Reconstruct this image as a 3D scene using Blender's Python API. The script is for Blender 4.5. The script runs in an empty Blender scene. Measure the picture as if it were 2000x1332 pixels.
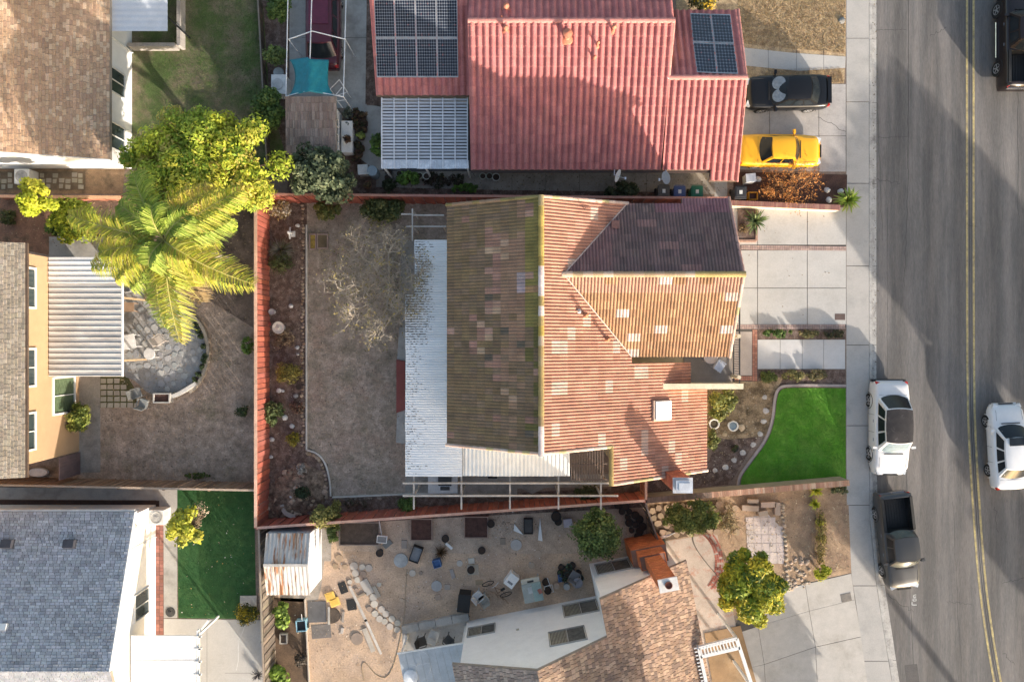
import bpy, math, random
import numpy as np
from mathutils import Vector, Matrix

# ---------------------------------------------------------------- camera, sky, sun, exposure
C = bpy.context.scene.collection
scene = bpy.context.scene
CAMH, PPM = 37.0, 36.0
cam_d = bpy.data.cameras.new("camera"); cam_d.lens = 24.0; cam_d.sensor_width = 36.0
cam_d.clip_start = 0.5; cam_d.clip_end = 1500
cam = bpy.data.objects.new("camera", cam_d); C.objects.link(cam)
cam.location = (0, 0, CAMH); cam.rotation_euler = (0, 0, 0)
scene.camera = cam
SUN = Vector((2.48, -3.35, 1.04)).normalized()
elev = math.asin(SUN.z)
az = math.atan2(SUN.x, SUN.y)
world = bpy.data.worlds.new("World"); scene.world = world; world.use_nodes = True
wn = world.node_tree.nodes; wl = world.node_tree.links
bg = wn["Background"]
sky = wn.new("ShaderNodeTexSky"); sky.sky_type = 'NISHITA'; sky.sun_disc = False
sky.sun_elevation = elev; sky.sun_rotation = az
sky.dust_density = 3.0; sky.ozone_density = 0.2; sky.altitude = 50
wl.new(sky.outputs[0], bg.inputs[0]); bg.inputs[1].default_value = 0.12
sd = bpy.data.lights.new("sun", 'SUN'); sd.energy = 3.05; sd.angle = math.radians(0.55)
sd.color = (1.0, 0.90, 0.79)
sun = bpy.data.objects.new("sun", sd); C.objects.link(sun)
sun.rotation_euler = SUN.to_track_quat('Z', 'Y').to_euler(); sun.location = (30, -40, 30)
vs = scene.view_settings
vs.view_transform = 'Standard'; vs.look = 'None'; vs.gamma = 1.0; vs.use_curve_mapping = False
vs.exposure = 1.5
scene.cycles.max_bounces = 6; scene.cycles.diffuse_bounces = 3; scene.cycles.transparent_max_bounces = 6
scene.cycles.transmission_bounces = 4

rnd = random.Random(7)
nr = np.random.RandomState(11)

# ---------------------------------------------------------------- helpers
def P(px, py, z=0.0):
    k = (CAMH - z) / CAMH / PPM
    return Vector(((px - 1000) * k, (666 - py) * k, z))
def P2(px, py, z=0.0):
    p = P(px, py, z); return (p.x, p.y)
def onplane(px, py, o, n):
    """photo ray meets the plane through o with normal n"""
    c = Vector((0, 0, CAMH)); d = Vector(((px - 1000) / PPM, (666 - py) / PPM, -CAMH))
    t = (Vector(o) - c).dot(n) / d.dot(n)
    return c + d * t

_mats = {}
def mat(name, col=(.5, .5, .5), rough=.85, var=.18, scale=2.0, fine=.12, fscale=25.0, bump=.15, bscale=60.0,
        attr=False, metal=0.0, stain=None, stain_scale=.8, stain_lo=.5, coat=0.0, spec=.4, stretch=None, trans=0.0, col2=None, c2scale=1.2, c2lo=.45, c2hi=.6, wave=None):
    if name in _mats: return _mats[name]
    m = bpy.data.materials.new(name); m.use_nodes = True
    nt = m.node_tree; N = nt.nodes; L = nt.links
    b = N["Principled BSDF"]
    b.inputs["Roughness"].default_value = rough; b.inputs["Metallic"].default_value = metal
    b.inputs["Specular IOR Level"].default_value = spec
    b.inputs["Coat Weight"].default_value = coat; b.inputs["Coat Roughness"].default_value = .06
    geo = N.new("ShaderNodeNewGeometry")
    vec = geo.outputs["Position"]
    if stretch:
        mp = N.new("ShaderNodeMapping"); mp.inputs["Scale"].default_value = stretch[:3]
        if len(stretch) > 3: mp.inputs["Rotation"].default_value = (0, 0, stretch[3])
        L.new(vec, mp.inputs[0]); vec = mp.outputs[0]
    def noise(s, d=4, r=.6, v=vec):
        n = N.new("ShaderNodeTexNoise"); n.inputs["Scale"].default_value = s; n.inputs["Detail"].default_value = d
        n.inputs["Roughness"].default_value = r; L.new(v, n.inputs["Vector"]); return n.outputs["Fac"]
    def maprange(f, a, bb, c, d):
        r = N.new("ShaderNodeMapRange"); L.new(f, r.inputs[0])
        for i, v in enumerate((a, bb, c, d)): r.inputs[i + 1].default_value = v
        return r.outputs[0]
    def mul(a, bb):
        r = N.new("ShaderNodeMath"); r.operation = 'MULTIPLY'; L.new(a, r.inputs[0]); L.new(bb, r.inputs[1]); return r.outputs[0]
    if attr:
        at = N.new("ShaderNodeAttribute"); at.attribute_name = "Col"; base = at.outputs["Color"]
    else:
        rg = N.new("ShaderNodeRGB"); rg.outputs[0].default_value = (*col, 1); base = rg.outputs[0]
    def mix(fac, a, bb, rgb=None):
        x = N.new("ShaderNodeMix"); x.data_type = 'RGBA'
        L.new(fac, x.inputs[0]); L.new(a, x.inputs[6])
        if rgb is not None: x.inputs[7].default_value = (*rgb, 1)
        else: L.new(bb, x.inputs[7])
        return x.outputs[2]
    if col2 is not None:
        base = mix(maprange(noise(c2scale, 5, .65), c2lo, c2hi, 0, 1), base, None, col2)
    if stain is not None:
        base = mix(maprange(noise(stain_scale, 6, .7), stain_lo, stain_lo + .2, 0, 1), base, None, stain)
    f = maprange(noise(scale), .3, .7, 1 - var, 1 + var)
    f2 = maprange(noise(fscale, 3, .7), .3, .7, 1 - fine, 1 + fine)
    f = mul(f, f2)
    if wave:
        sx = N.new("ShaderNodeSeparateXYZ"); L.new(geo.outputs["Position"], sx.inputs[0])
        def mth(op, a, b_=None):
            q = N.new("ShaderNodeMath"); q.operation = op
            for k, v in enumerate((a, b_)):
                if v is None: continue
                if isinstance(v, (int, float)): q.inputs[k].default_value = v
                else: L.new(v, q.inputs[k])
            return q.outputs[0]
        wob_ = mth('MULTIPLY', noise(.25, 3, .6, geo.outputs["Position"]), 2.5)
        sn = mth('SINE', mth('ADD', mth('ADD', mth('MULTIPLY', sx.outputs[0], wave[0]), wave[1]), wob_))
        f = mul(f, mth('ADD', mth('MULTIPLY', mth('MULTIPLY', sn, wave[2]), noise(.6, 3, .6, geo.outputs["Position"])), 1.0))
    sc = N.new("ShaderNodeVectorMath"); sc.operation = 'SCALE'; L.new(base, sc.inputs[0]); L.new(f, sc.inputs["Scale"])
    L.new(sc.outputs[0], b.inputs["Base Color"])
    if bump:
        bp = N.new("ShaderNodeBump"); bp.inputs["Strength"].default_value = bump; bp.inputs["Distance"].default_value = .05
        L.new(noise(bscale, 4, .7), bp.inputs["Height"]); L.new(bp.outputs[0], b.inputs["Normal"])
    if trans:
        tr = N.new("ShaderNodeBsdfTranslucent"); L.new(sc.outputs[0], tr.inputs[0])
        mx = N.new("ShaderNodeMixShader"); mx.inputs[0].default_value = trans
        out = [n for n in N if n.type == 'OUTPUT_MATERIAL'][0]
        L.new(b.outputs[0], mx.inputs[1]); L.new(tr.outputs[0], mx.inputs[2]); L.new(mx.outputs[0], out.inputs[0])
    _mats[name] = m
    return m

class M:
    """collects geometry in world (or local) coordinates and links it as one mesh object"""
    def __init__(s): s.v = []; s.f = []; s.c = []; s.col = None
    def face(s, pts, col=None):
        i = len(s.v); s.v.extend([tuple(p) for p in pts]); s.f.append(tuple(range(i, i + len(pts)))); s.c.append(col or s.col)
    def mesh(s, vs_, fs, col=None):
        i = len(s.v); s.v.extend([tuple(p) for p in vs_])
        for f in fs: s.f.append(tuple(i + k for k in f)); s.c.append(col or s.col)
    def box(s, c, d, rz=0.0, col=None, taper=1.0, rx=0, ry=0):
        hx, hy, hz = d[0] / 2, d[1] / 2, d[2] / 2
        R = Matrix.Rotation(rz, 3, 'Z') @ Matrix.Rotation(ry, 3, 'Y') @ Matrix.Rotation(rx, 3, 'X'); c = Vector(c)
        vv = []
        for z, t in ((-hz, 1), (hz, taper)):
            for x, y in ((-hx, -hy), (hx, -hy), (hx, hy), (-hx, hy)): vv.append(c + R @ Vector((x * t, y * t, z)))
        s.mesh(vv, [(3, 2, 1, 0), (4, 5, 6, 7), (0, 1, 5, 4), (1, 2, 6, 5), (2, 3, 7, 6), (3, 0, 4, 7)], col)
    def prism(s, pts, z0, z1, col=None, inset=0.0, open_top=False):
        n = len(pts)
        a = sum(pts[i][0] * pts[(i + 1) % n][1] - pts[(i + 1) % n][0] * pts[i][1] for i in range(n))
        if a < 0: pts = pts[::-1]
        f0 = z0 if callable(z0) else (lambda x, y: z0)
        f1 = z1 if callable(z1) else (lambda x, y: z1)
        cx = sum(p[0] for p in pts) / n; cy = sum(p[1] for p in pts) / n
        vv = [(x, y, f0(x, y)) for x, y in pts]
        for x, y in pts:
            if inset:
                l = math.hypot(x - cx, y - cy) or 1; k = max(0, 1 - inset / l); x, y = cx + (x - cx) * k, cy + (y - cy) * k
            vv.append((x, y, f1(x, y)))
        fs = [tuple(range(n - 1, -1, -1))] + ([] if open_top else [tuple(range(n, 2 * n))])
        fs += [(i, (i + 1) % n, n + (i + 1) % n, n + i) for i in range(n)]
        s.mesh(vv, fs, col)
    def tube(s, pts, r, n=6, col=None, caps=True):
        pts = [Vector(p) for p in pts]; rr = r if isinstance(r, (list, tuple)) else [r] * len(pts)
        vv = []; fs = []
        for i, p in enumerate(pts):
            t = (pts[min(i + 1, len(pts) - 1)] - pts[max(i - 1, 0)])
            if t.length < 1e-6: t = Vector((0, 0, 1))
            t.normalize()
            a = Vector((0, 0, 1)) if abs(t.z) < .9 else Vector((1, 0, 0))
            u = t.cross(a).normalized(); w = t.cross(u)
            for k in range(n):
                an = 2 * math.pi * k / n; vv.append(p + (u * math.cos(an) + w * math.sin(an)) * rr[i])
        for i in range(len(pts) - 1):
            for k in range(n):
                a0 = i * n + k; a1 = i * n + (k + 1) % n
                fs.append((a0, a0 + n, a1 + n, a1))
        if caps: fs.append(tuple(range(n))); fs.append(tuple(range(len(vv) - 1, len(vv) - n - 1, -1)))
        s.mesh(vv, fs, col)
    def lathe(s, c, prof, n=16, col=None, ax=None, c0=True, c1=True):
        """prof: (radius, z) bottom to top"""
        c = Vector(c); Rm = ax or Matrix.Identity(3); vv = []; fs = []
        for r, z in prof:
            for k in range(n):
                an = 2 * math.pi * k / n; vv.append(c + Rm @ Vector((r * math.cos(an), r * math.sin(an), z)))
        for i in range(len(prof) - 1):
            for k in range(n):
                a0 = i * n + k; a1 = i * n + (k + 1) % n; fs.append((a0, a1, a1 + n, a0 + n))
        if c0: fs.append(tuple(range(n - 1, -1, -1)))
        if c1: fs.append(tuple(range(len(vv) - n, len(vv))))
        s.mesh(vv, fs, col)
    def build(s, name, m, parent=None, loc=None, smooth=False, local=False, bevel=0.0):
        org = Vector((0, 0, 0))
        if parent is not None and not local: org = root_of(parent).location.copy()
        if loc is not None and parent is None: org = Vector(loc)
        me = bpy.data.meshes.new(name)
        if org.length > 0: vv = [(x - org.x, y - org.y, z - org.z) for x, y, z in s.v]
        else: vv = s.v
        me.from_pydata(vv, [], s.f)
        if any(c is not None for c in s.c):
            ca = me.color_attributes.new("Col", 'FLOAT_COLOR', 'CORNER')
            arr = np.ones((len(me.loops), 4), dtype=np.float32); i = 0
            for f, c in zip(s.f, s.c):
                n = len(f)
                if c is not None: arr[i:i + n, :3] = c
                i += n
            ca.data.foreach_set("color", arr.ravel())
        if m is not None: me.materials.append(m)
        if smooth: me.shade_smooth()
        o = bpy.data.objects.new(name, me); C.objects.link(o)
        if parent is not None: o.parent = parent
        elif loc is not None: o.location = org
        if bevel:
            bm_ = o.modifiers.new("bevel", 'BEVEL'); bm_.width = bevel; bm_.segments = 2; bm_.limit_method = 'ANGLE'
        return o

def root_of(o):
    while o.parent is not None: o = o.parent
    return o
def quads(name, V, col, m, parent=None, nv=4):
    """V: (n, nv, 3) faces, col: (n,3) -> one mesh, fast"""
    n = V.shape[0]; V = V.astype(np.float32).copy()
    if parent is not None: V -= np.array(root_of(parent).location, dtype=np.float32)
    me = bpy.data.meshes.new(name)
    me.vertices.add(n * nv); me.vertices.foreach_set("co", V.ravel())
    me.loops.add(n * nv); me.loops.foreach_set("vertex_index", np.arange(n * nv, dtype=np.int32))
    me.polygons.add(n); me.polygons.foreach_set("loop_start", np.arange(0, n * nv, nv, dtype=np.int32))
    me.polygons.foreach_set("loop_total", np.full(n, nv, dtype=np.int32))
    me.update()
    ca = me.color_attributes.new("Col", 'FLOAT_COLOR', 'CORNER')
    arr = np.ones((n, nv, 4), dtype=np.float32); arr[:, :, :3] = col[:, None, :]
    ca.data.foreach_set("color", arr.ravel())
    me.materials.append(m)
    o = bpy.data.objects.new(name, me); C.objects.link(o)
    if parent is not None: o.parent = parent
    return o
def tag(o, label=None, cat=None, group=None, kind=None):
    if label: o["label"] = label
    if cat: o["category"] = cat
    if group: o["group"] = group
    if kind: o["kind"] = kind
    return o
def thing(name, label, cat, loc=(0, 0, 0), rz=0.0, group=None):
    o = bpy.data.objects.new(name, None); C.objects.link(o); o.empty_display_size = .3
    o.location = loc; o.rotation_euler = (0, 0, rz)
    return tag(o, label, cat, group)
def struct(o): o["kind"] = "structure"; return o
def stuff(o): o["kind"] = "stuff"; return o
def copy_tree(o, parent=None, **kw):
    c = o.copy(); C.objects.link(c); c.parent = parent
    for ch in list(o.children): copy_tree(ch, c)
    for k, v in kw.items():
        if k in ("location",): c.location = v
        elif k == "rz": c.rotation_euler = (0, 0, v)
        else: c[k] = v
    return c
def pxpoly(pts, z=0.0): return [P2(x, y, z) for x, y in pts]
def chaikin(pts, n=2, closed=False):
    for _ in range(n):
        out = []
        r = range(len(pts)) if closed else range(len(pts) - 1)
        if not closed: out.append(pts[0])
        for i in r:
            a = pts[i]; b = pts[(i + 1) % len(pts)]
            out.append((a[0] * .75 + b[0] * .25, a[1] * .75 + b[1] * .25)); out.append((a[0] * .25 + b[0] * .75, a[1] * .25 + b[1] * .75))
        if not closed: out.append(pts[-1])
        pts = out
    return pts
def strip(m, pts, w, z0, z1, col=None):
    """a kerb-like bar along a 2D line"""
    n = len(pts); L_ = []; R_ = []
    for i in range(n):
        a = Vector(pts[max(i - 1, 0)]); b = Vector(pts[min(i + 1, n - 1)]); t = (b - a).normalized(); q = Vector((-t.y, t.x))
        p = Vector(pts[i]); L_.append(p + q * w / 2); R_.append(p - q * w / 2)
    for i in range(n - 1):
        a, b, c, d = L_[i], R_[i], R_[i + 1], L_[i + 1]
        m.face([(d.x, d.y, z1), (a.x, a.y, z1), (b.x, b.y, z1), (c.x, c.y, z1)], col)
        m.face([(a.x, a.y, z0), (a.x, a.y, z1), (d.x, d.y, z1), (d.x, d.y, z0)], col)
        m.face([(c.x, c.y, z0), (c.x, c.y, z1), (b.x, b.y, z1), (b.x, b.y, z0)], col)
    for i in (0, n - 1):
        a, b = L_[i], R_[i]; m.face([(a.x, a.y, z0), (b.x, b.y, z0), (b.x, b.y, z1), (a.x, a.y, z1)], col)
def sheet(name, pts, z, m, parent=None, thick=None, label=None):
    """ground sheet traced in the photo; a slab when thick is given"""
    g = M(); w = [P2(x, y, 0) for x, y in pts]
    if thick: g.prism(w, z - thick, z)
    else:
        n = len(w); a = sum(w[i][0] * w[(i + 1) % n][1] - w[(i + 1) % n][0] * w[i][1] for i in range(n))
        g.face([(x, y, z) for x, y in (w if a > 0 else w[::-1])])
    o = g.build(name, m, parent)
    if parent is None: struct(o)
    return o
def inpoly(x, y, poly):
    c = False; n = len(poly); j = n - 1
    for i in range(n):
        if (poly[i][1] > y) != (poly[j][1] > y) and x < (poly[j][0] - poly[i][0]) * (y - poly[i][1]) / (poly[j][1] - poly[i][1]) + poly[i][0]: c = not c
        j = i
    return c
def inpoly_np(X, Y, poly):
    c = np.zeros(X.shape, bool); n = len(poly); j = n - 1
    for i in range(n):
        xi, yi = poly[i]; xj, yj = poly[j]
        if yi != yj:
            t = ((yi > Y) != (yj > Y)) & (X < (xj - xi) * (Y - yi) / (yj - yi) + xi); c ^= t
        j = i
    return c

# ---- roof coverings ---------------------------------------------------------
def clip(face, poly):
    """clip 3D face (list of (x,y,z)) against a convex CCW xy polygon"""
    out = face; n = len(poly)
    for i in range(n):
        ax, ay = poly[i]; bx, by = poly[(i + 1) % n]; inp = out; out = []
        if not inp: return []
        ds = [(bx - ax) * (p[1] - ay) - (by - ay) * (p[0] - ax) for p in inp]
        for k in range(len(inp)):
            p, q = inp[k], inp[(k + 1) % len(inp)]; dp, dq = ds[k], ds[(k + 1) % len(inp)]
            if dp >= -1e-9: out.append(p)
            if (dp > 1e-9 and dq < -1e-9) or (dp < -1e-9 and dq > 1e-9):
                t = dp / (dp - dq); out.append(tuple(p[j] + (q[j] - p[j]) * t for j in range(3)))
    return out
def ccw(p):
    n = len(p); a = sum(p[i][0] * p[(i + 1) % n][1] - p[(i + 1) % n][0] * p[i][1] for i in range(n))
    return list(p) if a > 0 else list(p)[::-1]
PROFILE = [(0, .0), (.14, .0), (.24, .05), (.42, .092), (.6, .1), (.78, .07), (.92, .02), (1.0, .0)]
PROFILE2 = [(0, 0), (.06, .0), (.14, .04), (.25, .06), (.38, .045), (.47, .005), (.54, .0), (.63, .04), (.75, .06), (.88, .045), (.97, .005), (1, 0)]
def tiles(fz, down, polys, pitch, course, colfn, amp=1.0, prof=PROFILE, lip=.028, start=0.0, shift=0.0):
    """barrel tiles on plane z=fz(x,y); down = horizontal unit vector down the slope. Returns list of (centre, [faces], colour)"""
    polys = [ccw(p) for p in polys]
    d = Vector(down).normalized(); u = Vector((-d.y, d.x))
    allp = [p for q in polys for p in q]
    us = [p[0] * u.x + p[1] * u.y for p in allp]; vs_ = [p[0] * d.x + p[1] * d.y for p in allp]
    # courses counted from the eave (largest v) upward
    u0, u1, v0, v1 = min(us), max(us), min(vs_), max(vs_)
    res = []
    nc = int((v1 - v0) / course) + 2; nw = int((u1 - u0) / pitch) + 2
    for j in range(nc):
        vb = v1 - j * course + start; vt = vb - course
        for i in range(-1, nw):
            ua = u0 + i * pitch + shift
            cx = d.x * (vb + vt) / 2 + u.x * (ua + pitch / 2); cy = d.y * (vb + vt) / 2 + u.y * (ua + pitch / 2)
            faces = []
            jit = (rnd.random() - .5) * .008; jt = (rnd.random() - .5) * .01
            def pt(t, h, v, hh):
                uu = ua + t * pitch; x = d.x * v + u.x * uu; y = d.y * v + u.y * uu
                return (x, y, fz(x, y) + h * amp + hh)
            for k in range(len(prof) - 1):
                (t0, h0), (t1, h1) = prof[k], prof[k + 1]
                q = [pt(t0, h0, vb + jt, lip + jit), pt(t1, h1, vb + jt, lip + jit), pt(t1, h1, vt, 0.004), pt(t0, h0, vt, 0.004)]
                w = [pt(t0, h0, vb + jt, lip + jit), pt(t0, h0 , vb + jt + .002, -.01), pt(t1, h1, vb + jt + .002, -.01), pt(t1, h1, vb + jt, lip + jit)]
                for ff in (q, w):
                    for pl in polys:
                        r = clip(ff, pl)
                        if len(r) >= 3: faces.append(r)
            if faces: res.append(((cx, cy, fz(cx, cy)), faces, colfn(cx, cy, i, j)))
    return res
def place_tiles(res, parent, m, piece="tile", limit=300, restname="tile_field"):
    res.sort(key=lambda r: (r[0][0] ** 2 + r[0][1] ** 2 + (CAMH - r[0][2]) ** 2))
    big = [r for r in res if len(r[1]) >= 12]; 
    ind = big[:limit]; ids = set(id(r) for r in ind)
    for c, fs, col in ind:
        g = M()
        for f in fs: g.face(f, col)
        g.build(piece, m, parent)
    g = M()
    for r in res:
        if id(r) in ids: continue
        for f in r[1]: g.face(f, r[2])
    if g.f: stuff(g.build(restname, m, parent))
def jig(c, a=.12):
    k = 1 + (rnd.random() - .5) * 2 * a; return tuple(max(0, x * k * (1 + (rnd.random() - .5) * a * .4)) for x in c)
SHPROF = [(0.02, 0.0), (.98, 0.0)]
def shingles(fz, down, polys, w, course, cols, lip=.03):
    """returns faces for a shingle field, half-lapped"""
    polys = [ccw(p) for p in polys]
    d = Vector(down).normalized(); u = Vector((-d.y, d.x))
    allp = [p for q in polys for p in q]
    us = [p[0] * u.x + p[1] * u.y for p in allp]; vs_ = [p[0] * d.x + p[1] * d.y for p in allp]
    u0, u1, v0, v1 = min(us), max(us), min(vs_), max(vs_)
    g = M()
    for j in range(int((v1 - v0) / course) + 2):
        vb = v1 - j * course; vt = vb - course; ua = u0 - rnd.random() * w
        while ua < u1:
            ww = w * (.7 + rnd.random() * .6); col = jig(rnd.choice(cols), .1); lp = lip * (.7 + .6 * rnd.random()); gp = .012
            def pt(uu, v, h): x = d.x * v + u.x * uu; y = d.y * v + u.y * uu; return (x, y, fz(x, y) + h)
            dv = (rnd.random() - .5) * course * .15
            q = [pt(ua + gp, vb + dv, lp), pt(ua + ww - gp, vb + dv, lp), pt(ua + ww - gp, vt, .006), pt(ua + gp, vt, .006)]
            q2 = [pt(ua + gp, vb + dv, lp), pt(ua + gp, vb + dv + .001, -.01), pt(ua + ww - gp, vb + dv + .001, -.01), pt(ua + ww - gp, vb + dv, lp)]
            q3 = [pt(ua + ww - gp, vb + dv, lp), pt(ua + ww - gp, vb + dv, -.01), pt(ua + ww - gp, vt, -.01), pt(ua + ww - gp, vt, .006)]
            q4 = [pt(ua + gp, vt, .006), pt(ua + gp, vt, -.01), pt(ua + gp, vb + dv, -.01), pt(ua + gp, vb + dv, lp)]
            for ff in (q, q2, q3, q4):
                for pl in polys:
                    r = clip(ff, pl)
                    if len(r) >= 3: g.face(r, col)
            ua += ww
    return g
def deck(fz, polys, name, m, parent, thick=.14, dz=-.012):
    """the solid roof board under the covering"""
    g = M()
    for p in polys:
        g.prism(list(p), lambda x, y: fz(x, y) + dz - thick, lambda x, y: fz(x, y) + dz)
    return g.build(name, m, parent)
def walls(name, poly, fz, m, parent, z0=0.0, dz=-.16):
    g = M(); p = ccw(poly); n = len(p)
    for i in range(n):
        a, b = p[i], p[(i + 1) % n]
        g.face([(a[0], a[1], z0), (b[0], b[1], z0), (b[0], b[1], fz(*b) + dz), (a[0], a[1], fz(*a) + dz)])
    return g.build(name, m, parent)
def ridge(pts, r, colfn, parent, m, seg=.42, name="ridge_tile", up=.02, limit=60):
    """overlapping half-round ridge tiles along 3D polyline"""
    for a, b in zip(pts[:-1], pts[1:]):
        a = Vector(a); b = Vector(b); L_ = (b - a).length; n = max(1, int(L_ / seg)); t = (b - a) / n; td = t.normalized()
        s_ = td.cross(Vector((0, 0, 1))).normalized(); upv = s_.cross(td)
        for i in range(n):
            p0 = a + t * i; p1 = a + t * (i + 1) + td * .04; g = M(); c = colfn((p0 + p1) / 2); vv = []
            for (p, rr, e) in ((p0, r * .92, 0), (p1, r * 1.06, .02)):
                for k in range(7):
                    an = math.pi * k / 6; vv.append(p + s_ * math.cos(an) * rr + upv * (math.sin(an) * rr * .75 + up + e - .02))
            fs = [(k, k + 1, 8 + k, 7 + k) for k in range(6)] + [tuple(range(7)), tuple(range(13, 6, -1))]
            g.mesh(vv, fs, c); g.build(name, m, parent)

# ---- plants -------------------------------------------------------------------
ORD = ['first', 'second', 'third', 'fourth', 'fifth', 'sixth', 'seventh', 'eighth', 'ninth', 'tenth', 'eleventh', 'twelfth']
def leaf_mat(name="leaf", trans=.25): return mat(name, attr=True, rough=.6, var=.12, scale=3, fine=.1, bump=0, trans=trans, spec=.3)
def foliage(name, parent, c, rad, n, size, cols, clumps=30, upw=.4, spread=.45, elong=1.6, seed=0, shell=.55, zmin=None, m=None, flat=0.0):
    """leaf faces spread in clumps through an ellipsoid crown"""
    r = np.random.RandomState(seed + 101); c = np.array(c, float); rad = np.array(rad, float)
    d = r.normal(size=(clumps, 3)); d /= np.linalg.norm(d, axis=1)[:, None]; d[:, 2] = np.where(d[:, 2] < -.25, -d[:, 2], d[:, 2])
    rr = shell + (1 - shell) * r.rand(clumps) ** .6; rr *= (.85 + .3 * r.rand(clumps))
    cc = c + d * rr[:, None] * rad * .82
    k = r.randint(0, clumps, n)
    cs = (.6 + .8 * r.rand(clumps)) * spread * min(rad[0], rad[1])
    o = r.normal(size=(n, 3)) ; o /= np.linalg.norm(o, axis=1)[:, None]; o *= (r.rand(n) ** .5)[:, None]
    p = cc[k] + o * cs[k][:, None] * np.array([1, 1, .8])
    if zmin is not None: p[:, 2] = np.maximum(p[:, 2], zmin + r.rand(n) * .05)
    out = o + np.array([0, 0, upw]) + r.normal(size=(n, 3)) * .45
    nn = out / np.linalg.norm(out, axis=1)[:, None]
    t = np.cross(nn, r.normal(size=(n, 3))); t /= (np.linalg.norm(t, axis=1)[:, None] + 1e-9); b = np.cross(nn, t)
    s = size * (.6 + .8 * r.rand(n))[:, None]
    V = np.stack([p - t * s * elong * .5, p + b * s * .5 - t * s * .05, p + t * s * elong * .5, p - b * s * .5 - t * s * .05], 1)
    cl = np.array(cols, float); ck = r.randint(0, len(cl), clumps); li = ck[k].copy(); sw = r.rand(n) < .3; li[sw] = r.randint(0, len(cl), sw.sum())
    col = cl[li] * (.75 + .5 * r.rand(n))[:, None] * ((.8 + .4 * r.rand(clumps))[k])[:, None]
    return quads(name, V, col, m or leaf_mat(), parent)
def bush(name, label, px, py, rpx, h, cols, n=900, size=.09, group=None, cat="bush", clumps=22, z0=0.0, seed=None, ry=None, twigs=True, **kw):
    zc = z0 + h * .5; p = P(px, py, zc); r = rpx / PPM * (CAMH - zc) / CAMH; ryw = (ry or rpx) / PPM * (CAMH - zc) / CAMH
    t = thing(name, label, cat, (p.x, p.y, z0), group=group)
    foliage("foliage", t, (p.x, p.y, z0 + h * .5), (r, ryw, h * .55), n, size, cols, clumps, seed=seed if seed is not None else int(px * 7 + py), zmin=z0 + .03, **kw)
    if twigs:
        g = M(); 
        for i in range(6):
            an = i * 1.05 + px; e = (p.x + math.cos(an) * r * .6, p.y + math.sin(an) * ryw * .6, z0 + h * .7)
            g.tube([(p.x, p.y, z0), ((p.x + e[0]) / 2 + .05, (p.y + e[1]) / 2, z0 + h * .4), e], [.03, .02, .008], 5)
        g.build("stem", mat("bark", (.12, .085, .06), bump=.4), t)
    return t
def grow(g, p, d, L_, r, depth, rr, spread=.6, up=.1, tips=None, kink=.25):
    n = 3; pts = [p.copy()]; rad = [r]
    for i in range(n):
        d = (d + Vector((rr.uniform(-kink, kink), rr.uniform(-kink, kink), rr.uniform(-kink, kink) * .6 + up * .3))).normalized()
        p = p + d * L_ / n; pts.append(p.copy()); rad.append(r * (1 - .35 * (i + 1) / n))
    g.tube(pts, rad, 5 if r > .03 else 4 if r > .012 else 3, caps=False)
    if tips is not None and depth <= 1: tips.append(p.copy())
    if depth <= 0: return
    for k in range(rr.choice((2, 3, 3))):
        ax = Vector((rr.uniform(-1, 1), rr.uniform(-1, 1), rr.uniform(-.5, .6))).normalized()
        grow(g, pts[rr.choice((2, 3, 3))], (d + ax * spread).normalized(), L_ * rr.uniform(.6, .85), rad[-1] * .8, depth - 1, rr, spread, up, tips, kink)
def tufts(name, poly_px, n, h, cols, m=None, w=.02, parent=None, lean=.5, seed=1, z=0.0, dens=None):
    """short grass blades over a ground area"""
    r = np.random.RandomState(seed); poly = [P2(x, y) for x, y in poly_px]
    xs = [p[0] for p in poly]; ys = [p[1] for p in poly]
    X = r.uniform(min(xs), max(xs), n * 2); Y = r.uniform(min(ys), max(ys), n * 2); k = inpoly_np(X, Y, poly); X = X[k][:n]; Y = Y[k][:n]
    if dens is not None:
        q = dens(X, Y) > r.rand(len(X)); X = X[q]; Y = Y[q]
    n = len(X); an = r.rand(n) * 6.283; hh = h * (.5 + r.rand(n)); ln = lean * r.rand(n) * hh; la = r.rand(n) * 6.283
    cx, sx = np.cos(an) * w, np.sin(an) * w
    Z = np.full(n, z + .002)
    A = np.stack([X - cx, Y - sx, Z], 1); B = np.stack([X + cx, Y + sx, Z], 1); T = np.stack([X + np.cos(la) * ln, Y + np.sin(la) * ln, Z + hh], 1)
    cl = np.array(cols, float); col = cl[r.randint(0, len(cl), n)] * (.75 + .5 * r.rand(n))[:, None]
    o = quads(name, np.stack([A, B, T], 1), col, m or leaf_mat("grass_blade", .15), parent, nv=3)
    if parent is None: stuff(o)
    return o
def pot(label, px, py, r, h, col, group="plant pots", plant=None, z0=0.0, cat="pot", soil=(.04, .03, .02), name="flower_pot", m=None):
    p = P(px, py, z0 + h * .8); t = thing(name, label, cat, (p.x, p.y, z0), group=group)
    mm = m or mat("pot_%02d%02d%02d" % tuple(int(c * 99) for c in col), col, rough=.7, var=.2, bump=.1)
    g = M(); g.lathe((p.x, p.y, z0), [(r * .72, 0.002), (r * .95, h * .85), (r * 1.04, h * .86), (r * 1.04, h), (r * .88, h), (r * .86, h * .9)], 14); g.build("pot_body", mm, t)
    g = M(); g.lathe((p.x, p.y, z0), [(r * .84, h * .86), (r * .84, h * .9), (r * .3, h * .93)], 12); g.build("soil", mat("soil_dark", (.045, .03, .022), bump=.5), t)
    if plant:
        cols, n, s, hh = plant
        foliage("foliage", t, (p.x, p.y, z0 + h + hh * .4), (r * 1.1, r * 1.1, hh * .5), n, s, cols, 8, seed=int(px * 3 + py))
    return t
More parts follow.
